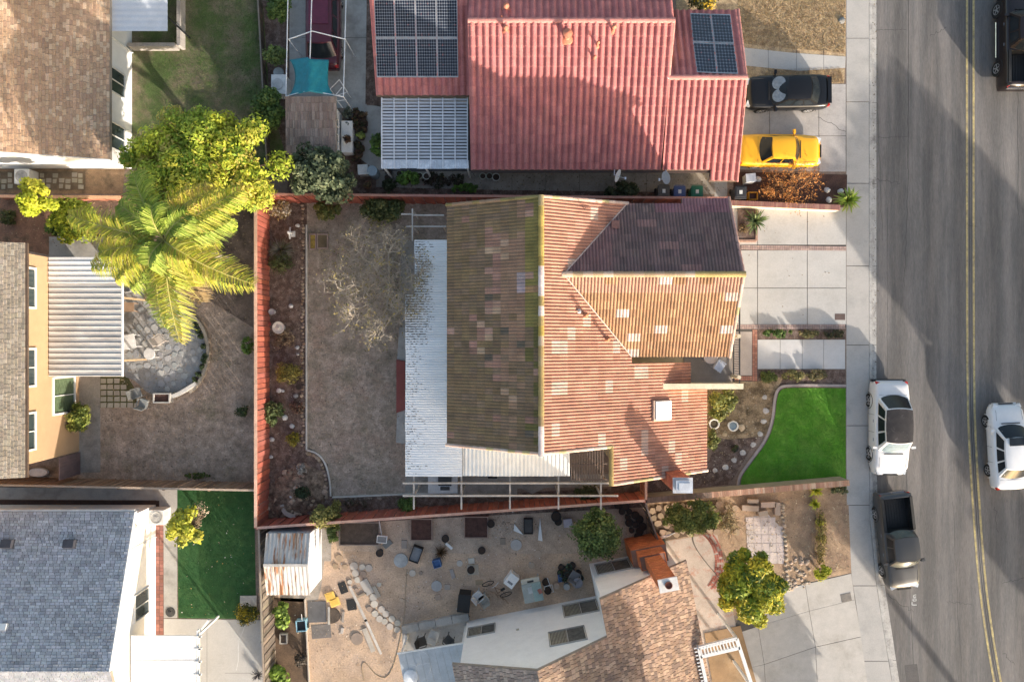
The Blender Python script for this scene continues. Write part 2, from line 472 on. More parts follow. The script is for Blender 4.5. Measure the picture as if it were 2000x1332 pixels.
# ================================================================ THE SETTING: ground
m_soil = mat("soil", (.24, .175, .135), var=.25, scale=1.3, fine=.3, fscale=14, bump=.6, bscale=25, col2=(.24, .185, .145), c2scale=.9)
m_soil_dark = mat("soil_mulch", (.12, .078, .06), var=.35, scale=2.5, fine=.5, fscale=22, bump=.9, bscale=30, col2=(.2, .145, .12), c2scale=3.5)
m_deadlawn = mat("dead_lawn", (.42, .33, .265), var=.25, scale=3.5, fine=.25, fscale=11, bump=.7, bscale=30, col2=(.25, .205, .15), c2scale=1.3, c2lo=.38, c2hi=.66, stain=(.34, .235, .18), stain_scale=.45, stain_lo=.5)
m_yard_w = mat("bare_yard", (.46, .345, .265), var=.25, scale=3.0, fine=.25, fscale=11, bump=.7, bscale=30, col2=(.27, .20, .145), c2scale=1.1, c2lo=.38, c2hi=.66, stain=(.20, .17, .10), stain_scale=.7, stain_lo=.55)
m_tan = mat("tan_dirt", (.50, .36, .25), var=.2, scale=.9, fine=.22, fscale=12, bump=.4, bscale=30, col2=(.42, .31, .23), c2scale=.5)
m_dry = mat("dry_grass_ground", (.47, .35, .21), var=.25, scale=2, fine=.4, fscale=15, bump=.8, bscale=30, col2=(.33, .23, .14), c2scale=3.5)
m_lawn_w = mat("lawn_patchy", (.10, .14, .045), var=.25, scale=1.5, fine=.35, fscale=20, bump=.6, bscale=50, col2=(.23, .18, .12), c2scale=.55, c2lo=.42, c2hi=.62)
m_turf = mat("turf_dark", (.03, .105, .03), col2=(.045, .12, .035), c2scale=.9, var=.2, scale=2, fine=.3, fscale=30, bump=.6, bscale=60)
m_turf2 = mat("turf_bright", (.10, .28, .02), col2=(.14, .30, .035), c2scale=1.1, var=.22, scale=1.2, fine=.3, fscale=30, bump=.6, bscale=60)
m_conc = mat("concrete", (.47, .455, .43), var=.07, scale=1.2, fine=.07, fscale=14, bump=.1, bscale=60, stain=(.36, .345, .32), stain_scale=.6, stain_lo=.52)
m_conc_w = mat("concrete_worn", (.40, .385, .36), var=.1, scale=1.6, fine=.12, fscale=16, bump=.2, bscale=50, stain=(.27, .26, .24), stain_scale=1.0, stain_lo=.46)
m_conc_d = mat("concrete_dull", (.31, .28, .245), var=.14, scale=1.6, fine=.15, fscale=12, bump=.25, bscale=40, stain=(.2, .18, .16), stain_scale=1.0, stain_lo=.48)
m_walk = mat("sidewalk_concrete", (.42, .40, .375), var=.07, scale=.9, fine=.09, fscale=18, bump=.15, bscale=60, stain=(.34, .33, .31), stain_scale=.7, stain_lo=.5)
m_kerb = mat("kerb_concrete", (.43, .415, .39), var=.14, scale=2.5, fine=.15, fscale=14, bump=.2, stain=(.22, .21, .2), stain_scale=1.8, stain_lo=.5)
m_joint = mat("joint", (.10, .09, .08), bump=.2)
m_asph = mat("asphalt", (.125, .12, .117), var=.10, scale=1.0, fine=.22, fscale=30, bump=.5, bscale=70, stretch=(1.6, .12, 1), stain=(.185, .17, .16), stain_scale=1.1, stain_lo=.42, wave=(3.7, 1.0, .28))
m_asph2 = mat("asphalt_patch", (.095, .09, .09), var=.1, fine=.2, fscale=30, bump=.5, bscale=70)
m_crack = mat("crack_fill", (.055, .052, .05), bump=.2)
m_brickp = mat("brick_paver", attr=True, var=.12, fine=.12, bump=.2)
m_yel = mat("road_yellow", (.46, .37, .17), var=.12, fine=.35, fscale=12, bump=.3, stain=(.24, .20, .13), stain_scale=3.0, stain_lo=.45)
m_wht = mat("road_white", (.5, .5, .48), fine=.4, fscale=15, bump=.3)

# far ground and the road
g = M(); g.box((0, 0, -.45), (500, 500, .4)); struct(g.build("ground", mat("far_ground", (.16, .13, .10), bump=.3)))
kin = [(1652, -120), (1652, 900), (1653, 1020), (1663, 1130), (1671, 1180), (1692, 1332), (1712, 1460)]
kout = [(1697, -120), (1697, 900), (1699, 1020), (1710, 1130), (1720, 1200), (1742, 1332), (1765, 1460)]
kk = [(1703, -120), (1703, 900), (1706, 1020), (1717, 1130), (1728, 1200), (1750, 1332), (1772, 1460)]
kg = [(1713, -120), (1713, 900), (1717, 1020), (1727, 1130), (1738, 1200), (1758, 1332), (1781, 1460)]
def xat(line, y):
    for a, b in zip(line[:-1], line[1:]):
        if a[1] <= y <= b[1]: return a[0] + (b[0] - a[0]) * (y - a[1]) / (b[1] - a[1])
    return line[-1][0]
road = sheet("road", [(x, y) for x, y in kg] + [(2180, 1460), (2180, -120)], -.12, m_asph, thick=.12)
lots = sheet("ground", [(x + 2, y) for x, y in kin] + [(-500, 1460), (-500, -120)], -.002, m_soil, thick=.25)
# pavement slabs
ys = [-120, -80, 76, 200, 359, 520, 674, 831, 986, 1143, 1290, 1460]
pav = sheet("pavement", [(x, y) for x, y in kin] + kout[::-1], -.03, m_joint, thick=.2)
for a, b in zip(ys[:-1], ys[1:]):
    yy = sorted([a + .6, b - .6] + [y for _, y in kin if a < y < b])
    pts = [(xat(kin, y) + .5, y) for y in yy] + [(xat(kout, y) - .5, y) for y in yy[::-1]]
    g = M(); g.prism([P2(x, y) for x, y in pts], -.029, .004 + rnd.random() * .006); g.build("paving_slab", m_walk, pav)
kb = sheet("kerb", [(x + .3, y) for x, y in kout] + [(x, y) for x, y in kk[::-1]], .002, m_kerb, thick=.15)
gt = sheet("gutter", [(x + .2, y) for x, y in kk] + [(x, y) for x, y in kg[::-1]], -.105, m_kerb, thick=.12)
for y in [76, 200, 359, 520, 674, 831, 986, 1143, 1290]:
    g = M(); x0, x1 = xat(kk, y), xat(kg, y); a = P(x0, y); b = P(x1, y); g.box(((a.x + b.x) / 2, a.y, -.1045), (b.x - a.x, .02, .004)); g.build("joint", m_crack, gt)
# yellow centre lines (two, worn) with a dark seam between
cl = [(1897, -120), (1897, 500), (1898, 780), (1902, 880), (1908, 980), (1919, 1130), (1934, 1240), (1950, 1332), (1975, 1460)]
cl = chaikin(cl, 1)
for off, w_ in ((-6.5, .11), (6.5, .11)):
    g = M(); pts = [P2(x + off, y) for x, y in cl]; strip(g, pts, w_, -.119, -.115)
    struct(g.build("road_marking", m_yel))
g = M(); strip(g, [P2(x - 1, y) for x, y in cl], .035, -.1195, -.117); g.build("seam", m_crack, road)
g = M(); strip(g, [P2(x + 2.5, y) for x, y in cl], .02, -.1195, -.117); g.build("seam", m_crack, road)
def wob(a, b, n, amp, seed):
    r = random.Random(seed); out = []
    for i in range(n + 1):
        t = i / n; out.append((a[0] + (b[0] - a[0]) * t + r.uniform(-amp, amp) * (0 < i < n), a[1] + (b[1] - a[1]) * t + r.uniform(-amp, amp) * (0 < i < n)))
    return out
for i, (a, b, am, w_) in enumerate([((1776, 0), (1775, 330), .8, .03), ((1776, 330), (1768, 560), 1.5, .018), ((1765, 760), (1787, 1332), 2, .02), ((1715, 58), (1772, 57), 1, .018), ((1818, 70), (1850, 52), 3, .018),
        ((1716, 350), (1760, 358), 3, .016), ((1716, 268), (1775, 266), 2, .014), ((1960, 1140), (2010, 1128), 2, .018), ((1945, 990), (1952, 1040), 3, .02), ((1890, 440), (1910, 442), 1, .02), ((1715, 200), (1725, 470), 1.2, .014),
        ((1990, 180), (1991, 420), 1, .02), ((1733, 1160), (1786, 1196), 3, .02), ((1738, 1280), (1752, 1282), 1, .018), ((1850, 1175), (1900, 1182), 3, .014), ((1960, 1278), (1985, 1300), 4, .018), ((1735, 405), (1735, 760), 1, .012), ((1862, 980), (1880, 1332), 2, .012)]):
    g = M(); strip(g, [P2(x, y) for x, y in wob(a, b, 14, am, i)], w_, -.1195, -.1175); g.build("crack", m_crack, road)
sheet("patch", [(1768, 1300), (1793, 1297), (1799, 1345), (1773, 1345)], -.117, m_asph2, road)
# utility marks sprayed on the asphalt
g = M()
def gl(x0, y0, x1, y1, w_=.045): strip(g, [P2(x0, y0), P2(x1, y1)], w_, -.1185, -.1155)
for s in [((1783, 1182), (1792, 1182)), ((1783, 1182), (1783, 1176)), ((1785, 1174), (1791, 1174)), ((1785, 1170), (1791, 1170)), ((1785, 1174), (1785, 1170)), ((1791, 1174), (1791, 1170)), ((1786, 1167), (1791, 1166)), ((1786, 1163), (1791, 1162)), ((1786, 1167), (1786, 1163))]: gl(*s[0], *s[1])
struct(g.build("road_marking", m_wht))

# ------------------------------------------------ yards west of the red fence
lw = sheet("lawn", [(258, -40), (500, -40), (515, 20), (527, 190), (560, 300), (560, 345), (240, 345), (258, 330)], .004, m_lawn_w)
sheet("flower_bed", [(500, -40), (565, -40), (565, 330), (527, 190), (515, 20)], .008, m_soil_dark)
sheet("path", [(-60, 330), (245, 330), (240, 379), (-60, 379)], .006, mat("sandy_soil", (.26, .17, .10), var=.3, fine=.3, bump=.5, stain=(.10, .08, .05), stain_scale=1.4, stain_lo=.5))
yw = sheet("yard", [(-60, 383), (500, 383), (497, 952), (-60, 946)], .006, m_yard_w)
sheet("flower_bed", [(-60, 384), (105, 384), (110, 470), (95, 498), (-60, 470)], .012, mat("red_soil", (.26, .14, .09), var=.3, fine=.3, bump=.6, stain=(.08, .07, .04), stain_scale=1.2, stain_lo=.55))
sheet("flower_bed", [(105, 384), (495, 384), (495, 640), (430, 600), (300, 520), (200, 470), (110, 470)], .010, mat("dark_bed_soil", (.2, .145, .11), var=.3, fine=.35, bump=.7, stain=(.07, .055, .04), stain_scale=1.4, stain_lo=.5))  # darker brown bed soil with patchy dark stains
pc = sheet("path", [(155, 690), (197, 690), (197, 922), (155, 922)], .014, m_conc_d)
sheet("patio", [(97, 463), (205, 463), (205, 510), (97, 510)], .014, m_conc_w)
pt = sheet("patio", chaikin([(238, 540), (262, 545), (290, 570), (340, 590), (385, 612), (408, 660), (408, 700), (395, 738), (370, 765), (325, 772), (290, 770), (262, 740), (238, 735)], 2, True), .016, mat("patio_mortar", (.30, .295, .285), var=.15, fine=.2, bump=.4))
# flagstones: each an irregular stone
m_flag = mat("flagstone", attr=True, var=.1, fine=.1, bump=.3)
r = random.Random(5); cells = []
for _ in range(3000):
    x = r.uniform(243, 402); y = r.uniform(560, 766)
    if inpoly(x, y, [(250, 560), (290, 582), (340, 600), (378, 625), (392, 660), (392, 700), (380, 738), (355, 755), (320, 764), (290, 762), (262, 732), (243, 728)]) and all((x - a) ** 2 + (y - b) ** 2 > 13.2 ** 2 for a, b in cells): cells.append((x, y))
for x, y in cells:
    k = r.choice((5, 6, 6, 7)); a0 = r.random() * 6; R_ = 7.0 * r.uniform(.8, 1.1); br = r.choice([(.30, .31, .31), (.32, .33, .33), (.29, .30, .31), (.33, .325, .31), (.31, .315, .32), (.42, .41, .39)])
    g = M(); g.prism([P2(x + math.cos(a0 + i * 6.283 / k) * R_ * r.uniform(.7, 1.2), y + math.sin(a0 + i * 6.283 / k) * R_ * r.uniform(.7, 1.2)) for i in range(k)], .012, .03 + r.random() * .01, col=jig(br, .1)); g.build("stone", m_flag, pt)
# curved low wall round the patio
g = M(); cw = chaikin([(372, 612), (392, 628), (406, 655), (411, 690), (404, 722), (392, 748), (374, 766)], 2); strip(g, [P2(x, y) for x, y in cw], .17, 0, .22)
tag(g.build("garden_wall", mat("old_wall", (.33, .28, .22), var=.2, bump=.3)), "low curved tan kerb wall edging the round stone patio", "wall")
g = M(); strip(g, [P2(x, y) for x, y in chaikin([(330, 776), (350, 771), (372, 758), (388, 748)], 2)], .2, 0, .3)
tag(g.build("garden_wall", mat("white_stone", (.55, .52, .47), var=.15, bump=.3)), "short white stone ledge at the south edge of the round patio", "wall")
# square stepping pavers with grass joints
pj = sheet("paving", [(196, 735), (250, 735), (268, 765), (268, 795), (196, 796)], .012, mat("mossy_joint", (.10, .095, .035), var=.3, bump=.6))
for j in range(5):
    for i in range(6):
        x = 197 + i * 13; y = 738 + j * 11.8
        if x + 12 > 245 + j * 9: continue
        g = M(); g.prism([P2(x + .8 + r.random(), y + .8 + r.random()), P2(x + 11.4 + r.random(), y + .6 + r.random()), P2(x + 11.2 + r.random(), y + 10.3), P2(x + .6 + r.random(), y + 10.3)], .01, .034, col=jig((.36, .32, .26), .1)); g.build("paver", m_flag, pj)
# old pavers by the tan house wall
po = sheet("paving", [(-10, 336), (168, 336), (168, 372), (-10, 372)], .012, mat("dark_joint", (.15, .11, .07), var=.3, bump=.6))
for i in range(14):
    for j in range(3):
        x = -8 + i * 12.5; y = 338 + j * 11 + (i % 2) * 1.5
        if 28 < x + 4 < 74 or r.random() < .2: continue
        w_ = r.choice((8, 10, 10.5)); g = M(); g.prism([P2(x, y), P2(x + w_, y + r.random()), P2(x + w_ - r.random(), y + 8.5), P2(x, y + 8.5)], .01, .036, col=jig((.33, .29, .22), .14)); g.build("paver", m_flag, po)

# house with blue-grey roof: its paths, turf and yard
sheet("path", [(-60, 951), (347, 953), (347, 1206), (306, 1206), (306, 976), (-60, 974)], .010, m_conc_w)
sheet("flower_bed", [(-60, 975), (312, 977), (312, 990), (-60, 988)], .014, mat("dark_strip", (.05, .03, .025), var=.3, bump=.5))
bs = sheet("path", [(305, 1012), (320, 1012), (321, 1240), (305, 1240)], .014, mat("mortar_red", (.16, .10, .08), bump=.3))
for j in range(31):
    for i in range(2):
        y = 1013 + j * 7.3; x = 305.8 + i * 7.4; g = M(); w0 = jig(rnd.choice([(.28, .12, .09), (.33, .15, .12), (.24, .11, .09)]), .12)
        g.prism([P2(x, y), P2(x + 6.6, y), P2(x + 6.6, y + 6.5), P2(x, y + 6.5)], .01, .03, col=w0); g.build("brick", m_brickp, bs)
sheet("patio", [(306, 1207), (512, 1210), (516, 1400), (250, 1400), (250, 1240)], .010, m_conc)
for i, (a, b) in enumerate([((405, 1215), (405, 1340)), ((440, 1313), (515, 1313))]):
    g = M(); strip(g, [P2(*a), P2(*b)], .015, .0, .0125); struct(g.build("joint", m_joint))
g = M(); strip(g, [P2(x, y) for x, y in [(480, 1215), (474, 1235), (466, 1250), (466, 1290), (462, 1308)]], .03, .0, .0135); struct(g.build("crack", mat("crack_patch", (.6, .6, .58))))
tf = sheet("lawn", [(347, 955), (497, 958), (501, 1208), (349, 1206)], .008, m_turf)
sheet("step", [(470, 1162), (502, 1162), (502, 1184), (484, 1182), (470, 1188)], .05, m_conc, thick=.05)

# ------------------------------------------------ main back yard
by = sheet("yard", [(600, 392), (1010, 392), (1010, 560), (1010, 975), (650, 1000), (636, 900), (600, 870)], .008, m_deadlawn)
bed = sheet("flower_bed", [(518, 385), (600, 385), (600, 878), (640, 905), (650, 968), (660, 972), (1000, 962), (1255, 950), (1258, 990), (515, 1030)], .0112, m_soil_dark)
gw = M(); cur = [(600, 440), (600, 878)] + chaikin([(600, 878), (622, 884), (638, 905), (646, 940), (647, 968)], 2)
strip(gw, [P2(x, y) for x, y in cur], .085, 0, .11); tag(gw.build("lawn_kerb", mat("kerb_white", (.50, .47, .42), var=.15, bump=.2)), "narrow pale concrete kerb curving along the dead back lawn", "kerb")
gw = M(); strip(gw, [P2(x, y) for x, y in [(650, 970), (790, 964), (880, 962)]], .09, 0, .1); tag(gw.build("lawn_kerb", mat("kerb_white")), "straight pale kerb at the south end of the dead lawn", "kerb")
sd_ = sheet("patio", [(783, 470), (1010, 470), (1010, 965), (792, 968), (792, 866), (783, 868)], .014, m_conc_d)
sheet("step", [(776, 800), (792, 790), (794, 866), (774, 864)], .03, m_conc_w, thick=.03)
sheet("step", [(780, 640), (794, 640), (794, 705), (776, 702)], .03, m_conc_w, thick=.03)
g = M(); g.prism([P2(775, 702), P2(792, 706), P2(792, 800), P2(775, 806)], .014, .12); struct(g.build("step", mat("red_step", (.25, .075, .065), var=.1, bump=.15)))
sheet("path", [(900, 928), (1200, 925), (1196, 945), (1190, 950), (905, 955)], .018, m_conc_d)
tri = sheet("path", [(905, 944), (988, 944), (957, 966)], .022, m_conc_d)
sheet("path", [(1000, 944), (1080, 944), (1040, 964)], .022, m_conc_d)
sheet("path", [(1095, 944), (1165, 944), (1200, 940), (1150, 957)], .022, m_conc_d)

# ------------------------------------------------ pink-roofed neighbour
dn = sheet("driveway", [(566, -40), (722, -40), (717, 205), (715, 212), (566, 212)], .012, m_conc_w)
g = M(); strip(g, [P2(590, 75), P2(720, 75)], .02, 0, .015); g.build("joint", m_joint, dn)
sheet("flower_bed", [(717, -40), (740, -40), (747, 210), (714, 205)], .014, m_soil_dark)
sheet("path", [(688, 207), (760, 207), (760, 333), (690, 333)], .014, m_conc_w)
pn = sheet("path", [(735, 335), (1420, 338), (1420, 380), (980, 380), (735, 372)], .012, m_conc_d)
for x in (790, 848, 905, 1000, 1066, 1132, 1200, 1262):
    g = M(); strip(g, [P2(x, 340), P2(x, 377)], .02, 0, .0145); g.build("joint", m_joint, pn)
sheet("flower_bed", [(570, 300), (690, 300), (735, 335), (735, 366), (980, 372), (1300, 376), (1300, 384), (560, 380)], .018, m_soil_dark)
sheet("driveway", [(1395, 330), (1420, 330), (1420, 385), (1395, 385)], .016, m_conc_w)
fd = sheet("driveway", [(1430, 165), (1652, 165), (1652, 336), (1430, 330)], .004, m_joint)
for x0, x1 in ((1430, 1502), (1503, 1598), (1599, 1651)):
    for y0, y1 in ((165.5, 266), (267, 336)):
        y1b = 330 + (x1 - 1430) / 222 * 6 if y1 == 336 else y1
        g = M(); g.prism([P2(x0, y0), P2(x1, y0), P2(x1, y1b), P2(x0, y1b)], 0, .012 + rnd.random() * .004); g.build("slab", mat("concrete_pinkish", (.42, .395, .375), var=.08, fine=.1, fscale=14, bump=.15, stain=(.33, .31, .295), stain_scale=.8, stain_lo=.5), fd)
g = M(); strip(g, [P2(x, y) for x, y in wob((1596, 230), (1652, 258), 9, 3, 4)], .018, 0, .019); g.build("crack", m_crack, fd)
sheet("yard", [(1320, -40), (1651, -40), (1651, 110), (1648, 165), (1440, 165), (1440, 95), (1320, 20)], .004, m_dry)
wk = sheet("path", [(1440, 93), (1540, 104), (1651, 112), (1650, 134), (1560, 140), (1440, 128)], .012, m_conc)
for x in (1500, 1555, 1608):
    g = M(); strip(g, [P2(x, 96), P2(x, 138)], .015, 0, .0145); g.build("joint", m_joint, wk)
sheet("flower_bed", [(1432, 336), (1654, 342), (1652, 402), (1432, 396)], .010, mat("red_mulch", (.085, .045, .035), var=.3, fine=.4, bump=.9))

# ------------------------------------------------ main front: driveway, walk, lawn
md = sheet("driveway", [(1425, 405), (1652, 410), (1652, 640), (1425, 640)], .002, m_joint)
def slabs(parent, xs, ys_, m, gap=.6, z=.014):
    for x0, x1 in zip(xs[:-1], xs[1:]):
        for y0, y1 in zip(ys_[:-1], ys_[1:]):
            g = M(); g.prism([P2(x0 + gap, y0 + gap), P2(x1 - gap, y0 + gap), P2(x1 - gap, y1 - gap), P2(x0 + gap, y1 - gap)], 0, z + rnd.random() * .004); g.build("slab", m, parent)
slabs(md, [1425, 1479, 1576, 1652], [405, 479], m_conc)
slabs(md, [1425, 1479, 1576, 1652], [489, 563, 634], m_conc)
def brick_row(parent, x0, x1, yf, w, n, across=True, cols=((.40, .29, .25), (.43, .32, .28), (.37, .27, .24))):
    for i in range(n):
        a = x0 + (x1 - x0) * i / n + .25; b = x0 + (x1 - x0) * (i + 1) / n - .25; y = yf(a); g = M()
        if across: g.prism([P2(a, y), P2(b, y), P2(b, y + w), P2(a, y + w)], 0, .018 + rnd.random() * .006, col=jig(rnd.choice(cols), .1))
        else: g.prism([P2(y, a), P2(y + w, a), P2(y + w, b), P2(y, b)], 0, .018 + rnd.random() * .006, col=jig(rnd.choice(cols), .1))
        g.build("brick", m_brickp, parent)
bp_ = sheet("paving", [(1446, 478), (1652, 481), (1652, 490), (1446, 488)], .008, m_joint)
brick_row(bp_, 1447, 1652, lambda x: 479.5 + (x - 1447) * .012, 4, 46); brick_row(bp_, 1447, 1652, lambda x: 484 + (x - 1447) * .012, 4, 46)
bp2 = sheet("paving", [(1430, 633), (1650, 633), (1650, 643), (1430, 643)], .008, m_joint)
brick_row(bp2, 1430, 1650, lambda x: 634, 4, 48); brick_row(bp2, 1430, 1650, lambda x: 638.5, 4, 48)
bp3 = sheet("paving", [(1427, 643), (1480, 643), (1480, 744), (1427, 744)], .006, m_joint)
g = M(); g.prism([P2(1430, 648), P2(1468, 648), P2(1468, 733), P2(1430, 733)], 0, .014); g.build("slab", mat("pink_slab", (.43, .37, .33), var=.08, bump=.1), bp3)
cr = ((.36, .16, .11), (.40, .20, .14), (.33, .15, .11))
brick_row(bp3, 644, 744, lambda x: 1469, 4.3, 23, False, cr); brick_row(bp3, 644, 744, lambda x: 1474, 4.3, 23, False, cr)
brick_row(bp3, 1430, 1468, lambda x: 734.5, 4, 9, True, cr); brick_row(bp3, 1430, 1468, lambda x: 739, 4, 9, True, cr)
fw = sheet("path", [(1479, 663), (1650, 663), (1650, 721), (1479, 721)], .004, m_joint)
for x0, x1 in ((1479, 1523), (1523, 1566), (1566, 1608), (1608, 1650)):
    g = M(); g.prism([P2(x0 + .4, 663.5), P2(x1 - .4, 663.5), P2(x1 - .4, 720.5), P2(x0 + .4, 720.5)], 0, .016 + rnd.random() * .004); g.build("slab", mat("concrete_pale", (.53, .52, .51), var=.05, fine=.06, bump=.08), fw)
sheet("flower_bed", [(1479, 643), (1651, 643), (1651, 663), (1479, 663)], .008, m_soil_dark)
sheet("flower_bed", [(1425, 744), (1480, 744), (1480, 722), (1651, 722), (1651, 750), (1540, 752), (1425, 945), (1340, 955), (1265, 972), (1190, 972), (1200, 925), (1385, 900)], .010, m_soil_dark)
sheet("yard", [(1372, 745), (1480, 745), (1530, 735), (1512, 770), (1500, 850), (1425, 858), (1372, 850)], .014, mat("straw_soil", (.40, .29, .175), var=.3, scale=2.5, fine=.35, fscale=15, bump=.9, bscale=25, col2=(.17, .12, .07), c2scale=1.6))
lawnp = chaikin([(1651, 758), (1540, 757), (1524, 760), (1517, 775), (1513, 820), (1500, 860), (1470, 900), (1448, 930), (1446, 946)], 2) + [(1651, 940)]
fl = sheet("lawn", lawnp, .014, m_turf2)
g = M(); kl = chaikin([(1651, 753), (1540, 752), (1520, 756), (1512, 774), (1508, 820), (1495, 858), (1464, 900), (1443, 928), (1440, 948)], 2); strip(g, [P2(x, y) for x, y in kl], .14, 0, .07)
tag(g.build("lawn_kerb", mat("kerb_mauve", (.34, .29, .27), var=.15, bump=.3)), "winding mauve concrete border round the bright front lawn", "kerb")
tufts("grass", lawnp, 26000, .035, [(.11, .30, .02), (.14, .35, .03), (.09, .24, .02)], w=.009, seed=3, z=.014)
tufts("grass", [(349, 957), (497, 959), (500, 1206), (350, 1204)], 22000, .03, [(.03, .11, .03), (.04, .13, .035)], w=.009, seed=4, z=.008)
def dl(X, Y):
    px_ = X * 36 + 1000; return np.clip(.15 + (px_ - 260) / 260 * .9, .1, 1)
tufts("grass", [(258, -10), (500, -10), (515, 20), (527, 190), (560, 300), (560, 340), (258, 320)], 52000, .05, [(.06, .17, .02), (.08, .21, .025), (.13, .17, .05), (.2, .17, .10)], w=.011, seed=5, dens=dl)
tufts("grass", [(604, 395), (790, 395), (790, 960), (652, 960), (640, 890), (604, 875)], 24000, .035, [(.33, .29, .25), (.23, .2, .16), (.38, .33, .28), (.18, .16, .10)], w=.011, seed=6, z=.008)
tufts("grass", [(200, 600), (495, 560), (495, 940), (200, 935)], 22000, .035, [(.36, .31, .27), (.27, .22, .18), (.19, .17, .09), (.33, .26, .21)], w=.011, seed=7)
tufts("grass", [(1440, -10), (1651, -10), (1649, 105), (1540, 96), (1440, 85)], 15000, .035, [(.50, .38, .21), (.40, .28, .15), (.56, .44, .26), (.3, .24, .1)], w=.018, seed=8)
tufts("grass", [(1500, 137), (1640, 132), (1647, 163), (1480, 163)], 4000, .035, [(.46, .34, .19), (.34, .24, .12)], w=.014, seed=9)
tufts("grass", [(1380, 750), (1500, 748), (1505, 840), (1440, 850), (1385, 845)], 5000, .04, [(.46, .34, .19), (.3, .22, .12), (.2, .19, .07)], w=.012, seed=10, z=.014)

# ------------------------------------------------ south neighbour
sy = sheet("yard", [(520, 1032), (1260, 985), (1262, 1070), (1300, 1100), (1100, 1420), (520, 1420)], .006, m_tan)
sheet("yard", [(645, 1010), (1225, 985), (1225, 1060), (1150, 1080), (910, 1080), (660, 1075)], .0090, mat("grey_dirt", (.45, .345, .26), var=.2, fine=.3, bump=.5))
sheet("path", [(548, 1030), (648, 1022), (647, 1095), (634, 1095), (628, 1145), (622, 1170), (600, 1175), (548, 1172)], .012, m_conc_d)
sheet("flower_bed", [(520, 1165), (597, 1168), (606, 1420), (520, 1420)], .012, mat("brown_bed", (.13, .085, .055), var=.3, fine=.35, bump=.7))
sheet("patio", [(785, 1225), (915, 1200), (918, 1270), (790, 1300)], .014, m_conc_w)
sheet("yard", [(1265, 975), (1655, 945), (1662, 1118), (1470, 1160), (1400, 1240), (1290, 1150), (1262, 1060)], .006, mat("ochre_dirt", (.42, .29, .185), var=.25, scale=1.6, fine=.3, bump=.6, col2=(.33, .22, .145), c2scale=1.4))
sheet("driveway", [(1290, 1058), (1400, 1040), (1412, 1100), (1425, 1160), (1440, 1240), (1400, 1400), (1340, 1400)], .010, mat("concrete_rosy", (.46, .38, .32), var=.12, fine=.15, bump=.2, stain=(.42, .20, .14), stain_scale=2.2, stain_lo=.53))
sd2 = sheet("driveway", [(1420, 1245), (1470, 1160), (1662, 1118), (1671, 1180), (1692, 1332), (1712, 1460), (1400, 1460)], .004, m_joint)
Dp = lambda u, v: (1470 + (1660 - 1470) * u + v * (30 - 18 * u), 1162 + (1120 - 1162) * u + v * 300)
def quadslab(pts, parent, m):
    g = M(); cx = sum(p[0] for p in pts) / 4; cy = sum(p[1] for p in pts) / 4
    g.prism([P2(x + (cx - x) * .008, y + (cy - y) * .008) for x, y in pts], 0, .012 + rnd.random() * .004); g.build("slab", m, parent)
mcd = mat("concrete_warm", (.47, .44, .40), var=.08, fine=.08, bump=.12, stain=(.38, .35, .31), stain_scale=.7, stain_lo=.5)
for q in [[(1470, 1162), (1572, 1140), (1580, 1192), (1480, 1222)], [(1572, 1140), (1662, 1119), (1669, 1170), (1580, 1192)], [(1425, 1240), (1480, 1222), (1492, 1296), (1405, 1318)], [(1480, 1222), (1580, 1192), (1592, 1262), (1492, 1296)], [(1580, 1192), (1669, 1170), (1681, 1242), (1592, 1262)],
          [(1400, 1318), (1492, 1296), (1500, 1420), (1395, 1420)], [(1492, 1296), (1592, 1262), (1600, 1420), (1500, 1420)], [(1592, 1262), (1681, 1242), (1705, 1420), (1600, 1420)]]: quadslab(q, sd2, mcd)
# pinkish paved landing of flat stones
pv = sheet("patio", [(1455, 1010), (1500, 1004), (1530, 1035), (1530, 1100), (1462, 1100)], .012, mat("pale_mortar", (.50, .43, .39), bump=.2))
for i in range(5):
    for j in range(5):
        x = 1456 + i * 14.5 + j * .8; y = 1009 + j * 17; 
        if x > 1500 and j == 0: continue
        g = M(); g.prism([P2(x + r.random(), y + r.random()), P2(x + 13.6 + r.random() * .5, y + r.random()), P2(x + 13.8, y + 16), P2(x, y + 16)], .01, .022, col=jig((.54, .46, .42), .06)); g.build("paver", m_flag, pv)
# crazy paving beside the big bush
cp = sheet("paving", [(1268, 985), (1400, 975), (1400, 1035), (1300, 1055), (1275, 1040)], .012, mat("gap_soil", (.12, .08, .05), bump=.5))
cells = []
for _ in range(1500):
    x = r.uniform(1270, 1440); y = r.uniform(984, 1045)
    if inpoly(x, y, [(1268, 986), (1440, 978), (1438, 1040), (1305, 1050), (1280, 1030)]) and all((x - a) ** 2 + (y - b) ** 2 > 12.2 ** 2 for a, b in cells): cells.append((x, y))
for x, y in cells:
    g = M(); a0 = r.random() * 6; k = r.choice((5, 6, 7))
    g.prism([P2(x + math.cos(a0 + i * 6.283 / k) * 7 * r.uniform(.72, 1.15), y + math.sin(a0 + i * 6.283 / k) * 7 * r.uniform(.72, 1.15)) for i in range(k)], .01, .05, col=jig((.38, .28, .19), .18)); g.build("stone", m_flag, cp)
tufts("grass", [(1535, 975), (1595, 965), (1600, 1120), (1545, 1130)], 1500, .03, [(.4, .28, .16), (.3, .2, .12)], w=.012, seed=12)
tufts("grass", [(1608, 958), (1652, 955), (1658, 1112), (1612, 1120)], 1500, .03, [(.42, .28, .18), (.3, .2, .12)], w=.012, seed=13)
# far side of the street (outside the picture)
g = M(); g.prism([P2(2180, -120), P2(2600, -120), P2(2900, 1900), P2(2180, 1900)][::-1], -.25, .0); struct(g.build("ground", m_dry))

